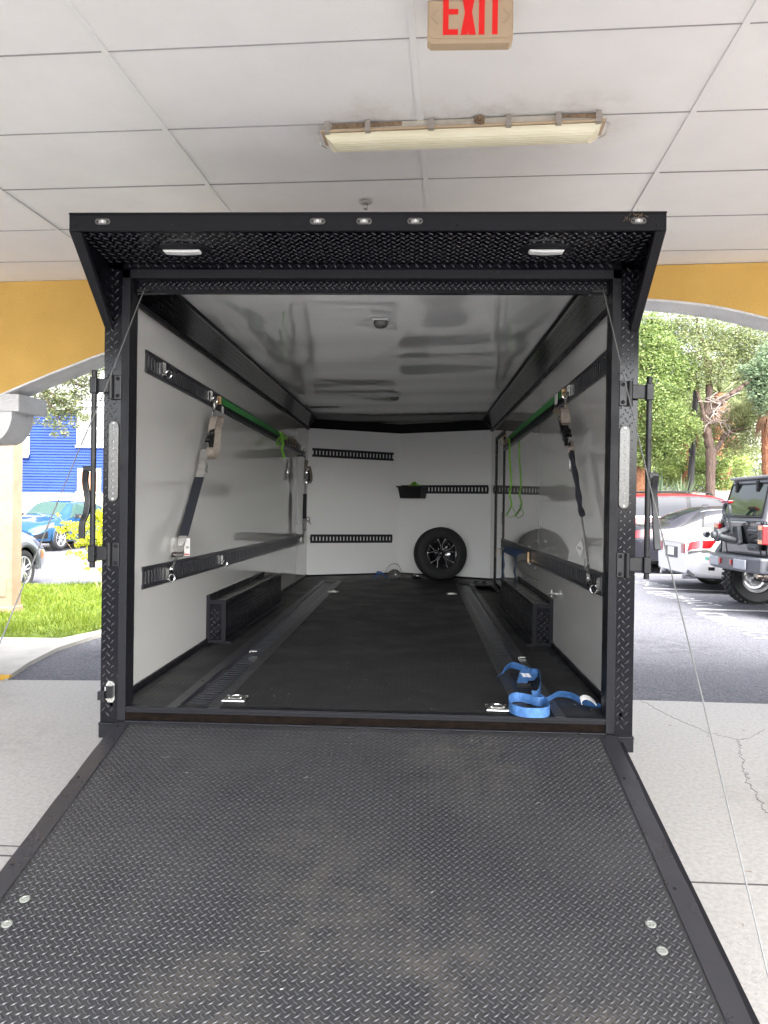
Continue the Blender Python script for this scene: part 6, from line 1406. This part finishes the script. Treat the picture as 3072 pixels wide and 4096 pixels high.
def wheel(root, x, y, z, r, side, wd=.22, rimr=None, spokes=10, ref=None):
    rimr = rimr or r*.68; g = MB(); a = Y_*side; c = np.array([x, y, z])
    g.lathe(tyre_prof(r, rimr, wd), c, a, 36); w_ = g.build('wheel', M['rubber'], root, smooth=True, local=True)
    g = MB(); g.lathe([(rimr+.004, wd*.42), (rimr-.01, wd*.44), (rimr-.025, wd*.36), (rimr-.03, 0), (rimr*.6, -.02), (0, -.02)], c, a, 32); rm = g.build('rim', M['clad'], w_, smooth=True, local=True)
    g = MB(); g.lathe([(rimr+.003, wd*.43), (rimr-.008, wd*.455), (rimr-.022, wd*.40)], c, a, 32)
    for k_ in range(spokes):
        t = 2*math.pi*k_/spokes; e = lambda rr, tt, h: c+np.array([rr*math.cos(tt), 0, rr*math.sin(tt)])+a*h
        g.tube([e(.03, t, wd*.36), e(rimr*.55, t+.08*(-1)**k_, wd*.38), e(rimr-.01, t+.14*(-1)**k_, wd*.42)], [.022, .015, .012], 6)
    g.lathe([(.06, wd*.34), (.055, wd*.40), (0, wd*.42)], c, a, 16); g.build('spokes', M['alloy'], rm, local=True)
def lip(root, x, z, r, w_, m_, side):
    g = MB(); g.tube([(x+r*math.cos(t), side*w_, z+r*math.sin(t)) for t in np.linspace(-.15, math.pi+.15, 22)], .014, 6); g.build('wheel_arch', m_, root, local=True)
def place_car(name, label, cat, rear_center_xy, heading, group=None):
    x, y = rear_center_xy; return thing(name, label, cat, (x, y, GZ(x, y)-.01), heading, group)

def sedan(name, label, cat, xy, heading, paint, wd=.92, L_=4.85, lamps=True, glass='glass', suv=False, rear=True):
    o = place_car(name, label, cat, xy, heading)
    if not suv:
        st = [(0, .34, wd*.80, .80, wd*.72, .86, wd*.62), (.05, .30, wd*.88, .88, wd*.80, .98, wd*.70), (.25, .26, wd*.96, .93, wd*.88, 1.03, wd*.76), (.75, .24, wd, .95, wd*.93, 1.05, wd*.74), (1.3, .23, wd, .96, wd*.93, 1.30, wd*.66), (1.75, .22, wd, .96, wd*.93, 1.42, wd*.64), (2.5, .22, wd, .95, wd*.93, 1.45, wd*.65), (3.0, .22, wd, .93, wd*.92, 1.40, wd*.66), (3.55, .22, wd, .90, wd*.90, 1.06, wd*.74), (3.9, .23, wd, .86, wd*.88, .94, wd*.74), (4.5, .25, wd*.93, .74, wd*.80, .82, wd*.66), (4.75, .27, wd*.82, .62, wd*.68, .70, wd*.55), (4.85, .32, wd*.70, .55, wd*.56, .60, wd*.45)]
        xr, xf, wr, lim = 1.05, 3.92, .335, 1.45
    else:
        st = [(0, .42, wd*.80, .90, wd*.76, 1.0, wd*.70), (.06, .36, wd*.90, 1.0, wd*.86, 1.22, wd*.76), (.3, .32, wd*.97, 1.06, wd*.91, 1.55, wd*.70), (.7, .30, wd, 1.08, wd*.93, 1.66, wd*.68), (1.5, .28, wd, 1.07, wd*.93, 1.70, wd*.68), (2.4, .28, wd, 1.05, wd*.93, 1.70, wd*.68), (3.0, .28, wd, 1.03, wd*.92, 1.60, wd*.68), (3.45, .28, wd, 1.00, wd*.91, 1.18, wd*.76), (3.9, .30, wd*.99, .97, wd*.88, 1.08, wd*.76), (4.4, .33, wd*.93, .86, wd*.82, .98, wd*.68), (4.65, .36, wd*.84, .76, wd*.72, .84, wd*.58), (4.72, .42, wd*.74, .66, wd*.62, .72, wd*.5)]
        xr, xf, wr, lim = .98, 3.72, .37, 1.70
    C = Car(st); sc_ = L_/st[-1][0]
    for i in range(len(st)): st[i] = (st[i][0]*sc_,)+st[i][1:]
    xr *= sc_; xf *= sc_
    g = C.body(0, L_, [(xr, wr, wr+.05), (xf, wr, wr+.05)]); g.build('body', paint, o, smooth=True, local=True)
    g = MB(); g.box(.5, L_-.5, -wd*.8, wd*.8, .2, .5); g.build('underbody', M['dark'], o, local=True)
    for x in (xr, xf):
        for sd_ in (-1, 1): wheel(o, x, sd_*(wd-.115), wr, wr, sd_); lip(o, x, wr, wr+.055, wd*.985, paint, sd_)
    return o, C, sc_
# --- silver sedan
hd = math.atan2(0, 1)
L1 = PX(z5(1040, 1540), 5.0)
so, C, k_ = sedan('silver_sedan', 'silver sedan parked nose in between the dark off-roader and the dark sedan', 'car', (4.98, 10.62), .015, M['silver'], glass='glassb')
def gp(C, o, name, args, side, m_, **kw): return C.patch(*args, side, **kw).build(name, m_, o, smooth=True, local=True)
def sedan_glass(o, C, glass, trim=None):
    gp(C, o, 'rear_window', (.98, 1.62, .98, 1.62, 8.02, 10), 1, glass); gp(C, o, 'rear_window', (.98, 1.62, .98, 1.62, 8.02, 10), -1, glass)
    gp(C, o, 'windshield', (3.02, 3.62, 3.02, 3.62, 7.95, 10), 1, glass); gp(C, o, 'windshield', (3.02, 3.62, 3.02, 3.62, 7.95, 10), -1, glass)
    for sd_ in (-1, 1):
        if trim: gp(C, o, 'window_trim', (.98, 3.55, 1.52, 3.05, 5.14, 7.04), sd_, M['bsm'], off=.003); gp(C, o, 'beltline_trim', (.96, 3.58, 1.0, 3.52, 5.03, 5.15), sd_, trim, off=.006, nt=1, nx=30); gp(C, o, 'roofline_trim', (1.56, 3.06, 1.60, 3.0, 6.98, 7.08), sd_, trim, off=.006, nt=1, nx=20)
        gp(C, o, 'quarter_window', (1.06, 1.50, 1.60, 1.60, 5.22, 6.9), sd_, glass, off=.007)
        gp(C, o, 'side_window', (1.55, 2.30, 1.66, 2.28, 5.22, 6.9), sd_, glass, off=.007)
        gp(C, o, 'side_window', (2.38, 3.44, 2.36, 3.0, 5.22, 6.9), sd_, glass, off=.007)
        gp(C, o, 'door_seam', (1.50, 1.515, 1.50, 1.515, 2.2, 5.1), sd_, M['dark'], off=.001, nx=1); gp(C, o, 'door_seam', (2.36, 2.372, 2.34, 2.352, 2.2, 5.1), sd_, M['dark'], off=.001, nx=1); gp(C, o, 'door_seam', (3.36, 3.372, 3.36, 3.372, 2.2, 5.1), sd_, M['dark'], off=.001, nx=1)
        g = MB(); g.box(1.75, 1.95, sd_*(.94), sd_*(.955), .80, .83) if False else g.tube([(1.72, sd_*.925, .80), (1.84, sd_*.94, .80), (1.96, sd_*.925, .80)], .012, 6); g.tube([(2.6, sd_*.925, .80), (2.72, sd_*.94, .80), (2.84, sd_*.925, .80)], .012, 6); g.build('door_handle', M['chrome'], o, local=True)
        g = MB(); g.box(3.15, 3.33, sd_*.93-.0 if sd_ > 0 else -1.08, 1.08 if sd_ > 0 else -.93, .93, 1.07); g.build('wing_mirror', M['blackp'], o, local=True, bevel=.03)
sedan_glass(so, C, M['glassb'], M['chrome'])
for sd_ in (-1, 1):
    g = C.patch(.015, .36, .05, .50, 4.15, 4.95, sd_, off=.008, nx=14); tl = g.build('tail_light', M['tail'], so, smooth=True, local=True)
    g = C.patch(.02, .42, .02, .30, 3.72, 4.02, sd_, off=.009, nx=10); g.build('reverse_lamp', M['lens'], tl, smooth=True, local=True)
g = MB(); g.box(-.012, .02, .50, .66, .68, .85); g.box(-.012, .02, -.66, -.50, .68, .85); g.build('tail_light', M['tail'], so, local=True, bevel=.01)
g = MB(); g.box(-.012, .01, -.30, .30, .58, .78); g.build('plate_recess', M['clad'], so, local=True); g = MB(); g.box(-.02, -.012, -.155, .155, .62, .77); g.build('license_plate', M['wplas'], so, local=True)
g = MB(); g.box(-.016, .03, -.62, .62, .855, .885); g.build('trunk_trim', M['chrome'], so, local=True, bevel=.005)
g = MB(); g.prism([(.02, -.8, .34), (.02, .8, .34), (.10, .84, .27), (.10, -.84, .27)], Z_*.06); g.build('lower_valance', M['clad'], so, local=True)
g = MB()
for y in (-.55, .55): g.tube([(-.01, y, .27), (.25, y, .27)], .045, 14); 
g.each('exhaust', M['chrome'], so, local=True)
# --- dark sedan further along
do, C, k_ = sedan('dark_sedan', 'very dark sedan partly hidden behind the silver one', 'car', (4.85, 13.75), .03, M['darkp'])
sedan_glass(do, C, M['glass'], M['chrome'])
for sd_ in (-1, 1): C.patch(.01, .55, .03, .5, 4.1, 4.98, sd_, off=.008, nx=14).build('tail_light', M['tail'], do, smooth=True, local=True)
g = MB(); g.box(-.012, .02, .36, .68, .70, .86); g.box(-.012, .02, -.68, -.36, .70, .86); g.build('tail_light', M['tail'], do, local=True, bevel=.01)
g = MB(); g.prism([(1.85, -.02, 1.47), (1.98, -.02, 1.485), (1.98, .02, 1.485), (1.85, .02, 1.47)], Z_*.03); g.build('roof_antenna', M['darkp'], do, local=True)
# --- red suv
ro, C, k_ = sedan('red_suv', 'red estate style suv at the far end of the row behind the dark sedan', 'suv', (5.15, 16.9), .02, M['redp'], wd=.95, L_=4.75, suv=True)
for sd_ in (-1, 1):
    gp(C, ro, 'window_trim', (.20, 3.42, .55, 2.88, 5.16, 7.0), sd_, M['bsm'], off=.003); gp(C, ro, 'beltline_trim', (.20, 3.46, .22, 3.42, 5.04, 5.17), sd_, M['chrome'], off=.006, nt=1, nx=30)
    gp(C, ro, 'quarter_window', (.30, 1.0, .62, 1.08, 5.22, 6.86), sd_, M['glass'], off=.008); gp(C, ro, 'side_window', (1.08, 2.02, 1.16, 2.02, 5.22, 6.86), sd_, M['glass'], off=.008); gp(C, ro, 'side_window', (2.12, 3.28, 2.12, 2.82, 5.22, 6.86), sd_, M['glass'], off=.008)
    gp(C, ro, 'cladding', (.05, 4.6, .05, 4.6, 1.0, 2.5), sd_, M['clad'], off=.006, nx=30) if False else None
    C.patch(.02, .45, .05, .32, 4.2, 5.0, sd_, off=.008).build('tail_light', M['tail'], ro, smooth=True, local=True)
    g = MB(); g.tube(smooth_path([(.55, sd_*.58, 1.69), (.7, sd_*.60, 1.745), (1.6, sd_*.61, 1.775), (2.5, sd_*.61, 1.765), (2.75, sd_*.60, 1.70)], 4), .018, 8); g.build('roof_rail', M['bsm'], ro, local=True)
    gp(C, ro, 'rear_window', (.07, .34, .07, .34, 8.0, 10), sd_, M['glass']); gp(C, ro, 'windshield', (2.95, 3.5, 2.95, 3.5, 7.95, 10), sd_, M['glass'])
# --- blue sedan on the left, nose towards us
bw_ = PG(z6(690, 1925)); hdg = math.atan2(-.985, -.17)
fx0 = 3.92; loc = bw_[:2]-np.array([math.cos(hdg), math.sin(hdg)])*fx0-np.array([-math.sin(hdg), math.cos(hdg)])*.82
bo, C, k_ = sedan('blue_sedan', 'metallic blue sedan parked facing us in front of the blue house', 'car', tuple(loc), hdg, M['bluep'])
sedan_glass(bo, C, M['glassb'])
for sd_ in (-1, 1):
    C.patch(4.22, 4.80, 4.10, 4.70, 4.15, 4.95, sd_, off=.008, nx=12).build('headlight', M['lens'], bo, smooth=True, local=True)
    C.patch(4.45, 4.84, 4.50, 4.82, 2.3, 3.5, sd_, off=.008, nx=10).build('bumper_vent', M['dark'], bo, smooth=True, local=True)
g = MB(); g.box(4.80, 4.86, -.55, .55, .33, .52); g.build('grille', M['dark'], bo, local=True, bevel=.02)
# --- grey suv, nose to the right at the left edge
sw_c = PG(z3(118, 1507)); hdg = 1.53
fx0 = 3.72*4.9/4.72; loc = tuple(sw_c[:2]-np.array([math.cos(hdg), math.sin(hdg)])*fx0-np.array([math.sin(hdg), -math.cos(hdg)])*.86)
go_, C, k_ = sedan('grey_suv', 'grey suv nosing out from behind the stucco column', 'suv', loc, hdg, M['greyp'], wd=.97, L_=4.9, suv=True)
for sd_ in (-1, 1):
    C.patch(4.42, 4.82, 4.36, 4.78, 4.0, 5.0, sd_, off=.008, nx=12).build('headlight', M['lens'], go_, smooth=True, local=True)
    g = MB(); g.tube([(3.86+.46*math.cos(t), sd_*.965, .37+.46*math.sin(t)) for t in np.linspace(0, math.pi, 20)], .05, 8); g.build('arch_cladding', M['clad'], go_, local=True)
    C.patch(4.50, 4.60, 4.48, 4.58, 2.75, 3.75, sd_, off=.010, nx=4).build('side_marker', M['orange'], go_, smooth=True, local=True)
    gp(C, go_, 'side_window', (2.1, 3.35, 2.15, 2.95, 5.2, 6.86), sd_, M['glass'], off=.008); gp(C, go_, 'side_window', (1.1, 2.02, 1.2, 2.02, 5.2, 6.86), sd_, M['glass'], off=.008)
    gp(C, go_, 'windshield', (3.05, 3.6, 3.05, 3.6, 7.95, 10), sd_, M['glass'])
g = MB(); g.box(4.82, 4.93, -.6, .6, .5, .9); g.build('grille', M['dark'], go_, local=True, bevel=.02)

# --- dark off-roader (rear towards us, nose +x)
JX, JY = 5.05, 8.02
J = place_car('offroad_suv', 'lifted dark boxy off-roader with grey hardtop and empty spare wheel carrier', 'off-road suv', (JX, JY), .03)
hz_ = .30                            # lift
g = MB(); zb_j, zt_j = .80, 1.36
g.prism([(.14, -.80, zb_j), (2.6, -.80, zb_j-.1), (2.6, -.80, zt_j), (.10, -.78, zt_j)], Y_*1.60); g.build('body', M['blackp'], J, local=True, bevel=.03)
g = MB(); g.prism([(2.6, -.76, .75), (3.9, -.66, .78), (3.9, -.62, 1.26), (2.6, -.74, 1.36)], Y_*1.45); g.build('hood', M['blackp'], J, local=True, bevel=.03)
g = MB()
hp_ = [(.10, .755, zt_j), (.30, .66, 2.03)]
v = [(.10, -.755, zt_j), (.10, .755, zt_j), (.26, .66, 1.99), (.26, -.66, 1.99), (2.35, -.76, zt_j), (2.35, .76, zt_j), (1.95, .67, 2.01), (1.95, -.67, 2.01)]
g.add(v, [(0, 3, 2, 1), (4, 5, 6, 7), (0, 4, 7, 3), (1, 2, 6, 5), (3, 7, 6, 2)]); g.build('hardtop', M['hardtop'], J, local=True, bevel=.035)
g = MB(); g.box(.22, 2.0, -.69, .69, 1.985, 2.035); g.build('roof_panel', M['hardtop'], J, local=True, bevel=.02)
def rp(y, z, off=0): t = (z-zt_j)/(1.99-zt_j); return (.10+.16*t-off, y, z)
g = MB(); g.add([rp(-.60, 1.44, .012), rp(.62, 1.44, .012), rp(.565, 1.90, .012), rp(-.55, 1.90, .012)], [(0, 3, 2, 1)]); g.build('rear_window', mat('dark_tinted_glass', (.012, .02, .016), .05, spec=.35), J, local=True)
g = MB(); g.tube([rp(-.63, 1.42, .014), rp(.65, 1.42, .014), rp(.59, 1.92, .014), rp(-.575, 1.92, .014)], .012, 6, closed=True); g.build('window_seal', M['bsm'], J, local=True)
for y in (-.30, .38):
    g = MB(); a = np.array(rp(y, 1.96, .03)); b = np.array(rp(y, 1.80, .035)); g.obox((a+b)/2, X_, Y_, Z_, .018, .032, .085); g.build('window_hinge', M['bsm'], J, local=True, bevel=.01)
for sd_ in (-1, 1):
    g = MB(); g.add([(.45, sd_*.752, 1.42), (1.15, sd_*.757, 1.42), (1.1, sd_*.682, 1.9), (.50, sd_*.678, 1.9)], [(0, 1, 2, 3)[::-sd_]]); g.build('side_window', M['glass'], J, local=True)
    # tail lamps
    g = MB(); y0, y1 = sorted((sd_*.66, sd_*.815)); g.box(.03, .16, y0, y1, 1.03, 1.31); tl = g.build('tail_light', M['tail'], J, local=True, bevel=.015)
    g = MB(); y0, y1 = sorted((sd_*.70, sd_*.79)); g.box(.018, .03, y0, y1, 1.10, 1.24); g.build('reverse_lamp', M['clad'], tl, local=True, bevel=.004)
    # flares + wheels
    for x in (.68, 3.35):
        g = MB(); P = [(x+.60*math.cos(t), .62+.52*math.sin(t)) for t in np.linspace(.1, math.pi-.1, 12)]
        for (a, b), (c, d) in zip(P[:-1], P[1:]): y0, y1 = sorted((sd_*.80, sd_*.95)); g.add([(a, y0, b), (a, y1, b), (c, y1, d), (c, y0, d), (a, y0, b+.06), (a, y1, b+.06), (c, y1, d+.06), (c, y0, d+.06)], [(0, 1, 2, 3), (4, 7, 6, 5), (0, 4, 5, 1), (3, 2, 6, 7), (0, 3, 7, 4), (1, 5, 6, 2)])
        g.build('fender_flare', M['clad'], J, local=True)
        c = np.array([x, sd_*.82, .44]); r_ = .44; g = MB(); g.lathe(tyre_prof(r_-.012, .235, .30), c, Y_*sd_, 40)
        for k2 in range(34):
            t = 2*math.pi*k2/34
            for q_, (h_, ww) in enumerate(((-.115, .045), (-.04, .04), (.045, .04), (.12, .045))):
                tt = t+(.09 if q_ % 2 else 0); d = np.array([math.cos(tt), 0, math.sin(tt)]); e = np.array([-math.sin(tt), 0, math.cos(tt)]); g.obox(c+d*(r_-.006)+Y_*sd_*h_, d, e, Y_, .014, .026, ww*.75)
        wl = g.build('wheel', M['rubber'], J, local=True)
        g = MB(); g.lathe([(.24, .13), (.225, .12), (.22, -.02), (.05, -.03), (0, -.03)], c, Y_*sd_, 28); g.lathe([(.24, -.14), (.228, -.12), (.222, -.05), (.10, -.04), (.10, -.10), (0, -.10)], c, Y_*sd_, 28); g.build('rim', M['alloy'], wl, smooth=True, local=True)
g = MB(); g.tube([(.68, -.7, .44), (.68, .7, .44)], .05, 10); g.lathe([(0, -.16), (.14, -.08), (.16, 0), (.14, .08), (0, .16)], (.68, 0, .44), X_, 16); g.box(.3, 3.6, -.5, -.4, .62, .74); g.box(.3, 3.6, .4, .5, .62, .74); g.build('rear_axle', M['clad'], J, local=True)
g = MB(); g.tube(smooth_path([(.22, -.45, .55), (.35, -.42, .56), (.42, .1, .58)], 5), .055, 12); g.tube([(.14, -.45, .56), (.24, -.45, .55)], .035, 12); g.build('muffler', mat('warm_exhaust', (.35, .30, .26), .35, metal=.9), J, local=True)
for sd_ in (-1, 1):
    g = MB(); g.tube([(.55, sd_*.45, .48), (.45, sd_*.42, .95)], .032, 10); g.build('shock_absorber', M['zinc'], J, local=True)
# bumper
g = MB(); bp_ = [(-.10, -.50), (-.10, .50), (-.02, .86), (.16, .90), (.16, -.90), (-.02, -.86)]
g.prism([(x, y, .62) for x, y in bp_], Z_*.22); g.build('rear_bumper', M['bumpg'], J, local=True, bevel=.03)
for y0, y1 in ((-.60, -.22), (.30, .62)):
    g = MB(); g.box(-.115, -.09, y0, y1, .66, .80); g.build('bumper_panel', mat('bumper_panel_grey', (.34, .36, .40), .5, metal=.2), J, local=True, bevel=.02)
for y in (-.14, .24):
    g = MB(); g.box(-.125, -.10, y-.03, y+.03, .70, .78); g.build('bumper_reflector', M['tail'], J, local=True, bevel=.006)
g = MB(); g.box(-.10, -.09, .68, .90, .64, .80) if False else g.obox((-.075, .70, .73), np.array([-.976, -.22, 0]), np.array([.22, -.976, 0])*-1, Z_, .006, .155, .078); pl_ = g.build('license_plate', M['wplas'], J, local=True)
g = MB(); g.obox((-.084, .70, .735), np.array([-.976, -.22, 0]), np.array([-.22, .976, 0]), Z_, .0015, .10, .022); g.build('plate_print', mat('plate_green', (.1, .45, .35), .5), pl_, local=True)
g = MB(); g.obox((-.084, .66, .715), np.array([-.976, -.22, 0]), np.array([-.22, .976, 0]), Z_, .0022, .025, .03); g.build('plate_fruit', M['orange'], pl_, local=True)
g = MB(); g.tube([(-.06, .66, .55), (-.06, .66, .60)], .05, 12); g.build('tow_ball', M['bsm'], J, local=True)
# spare carrier (no tyre)
g = MB()
g.prism([(.09, -.10, 1.00), (.09, .40, 1.00), (.09, .40, 1.26), (.09, -.02, 1.28)], X_*-.06)
for a, b, r_ in (((.03, .02, 1.06), (-.20, .06, 1.12), .045), ((.03, .30, 1.06), (-.20, .24, 1.12), .045), ((.03, .16, 1.25), (-.20, .15, 1.16), .05), ((.05, -.12, 1.04), (-.02, -.18, 1.02), .03)): g.tube([a, b], r_, 8)
g.lathe([(.09, .0), (.10, .02), (.10, .06), (.06, .07), (.055, .12), (0, .12)], (-.16, .15, 1.13), -X_, 18)
g.build('spare_carrier', M['clad'], J, local=True, bevel=.008)
g = MB(); g.lathe([(.045, 0), (.055, .02), (.03, .08), (0, .09)], (-.26, .34, 1.13), np.array([-.3, 1, 0]), 12); g.build('carrier_knob', M['bumpg'], J, local=True)
g = MB(); cc = np.array([-.06, .14, 1.50]); g.tube([cc+np.array([0, .115*math.cos(t), .13*math.sin(t)]) for t in np.linspace(-.9, math.pi+.9, 22)], .022, 8)
for s_ in (-1, 1): g.tube([cc+np.array([0, .075*s_, -.10]), cc+np.array([.05, .075*s_, -.34])], .02, 8)
g.tube([cc+np.array([0, -.11, -.05]), cc+np.array([0, .11, -.05])], .014, 6); bk_ = g.build('brake_light_bracket', M['clad'], J, local=True)
g = MB(); g.box(-.09, -.02, .02, .26, 1.62, 1.665); g.build('third_brake_light', M['tail'], bk_, local=True, bevel=.008)
for z in (.98, 1.22):
    g = MB(); g.box(.06, .10, -.62, -.30, z-.05, z+.05); g.tube([(.055, -.60, z), (.055, -.32, z)], .022, 8); g.build('tailgate_hinge', M['clad'], J, local=True, bevel=.012)
g = MB(); g.box(.082, .10, -.64, .66, .845, .85); g.box(.082, .10, .655, .66, .85, 1.36); g.box(.082, .10, -.645, -.64, .85, 1.36); g.build('tailgate_seam', M['dark'], J, local=True)
g = MB(); g.tube([(3.1, -.8, 1.3), (3.1, -1.0, 1.42)], .02, 6); g.box(3.02, 3.12, -1.12, -.92, 1.36, 1.56); g.build('wing_mirror', M['clad'], J, local=True, bevel=.02)
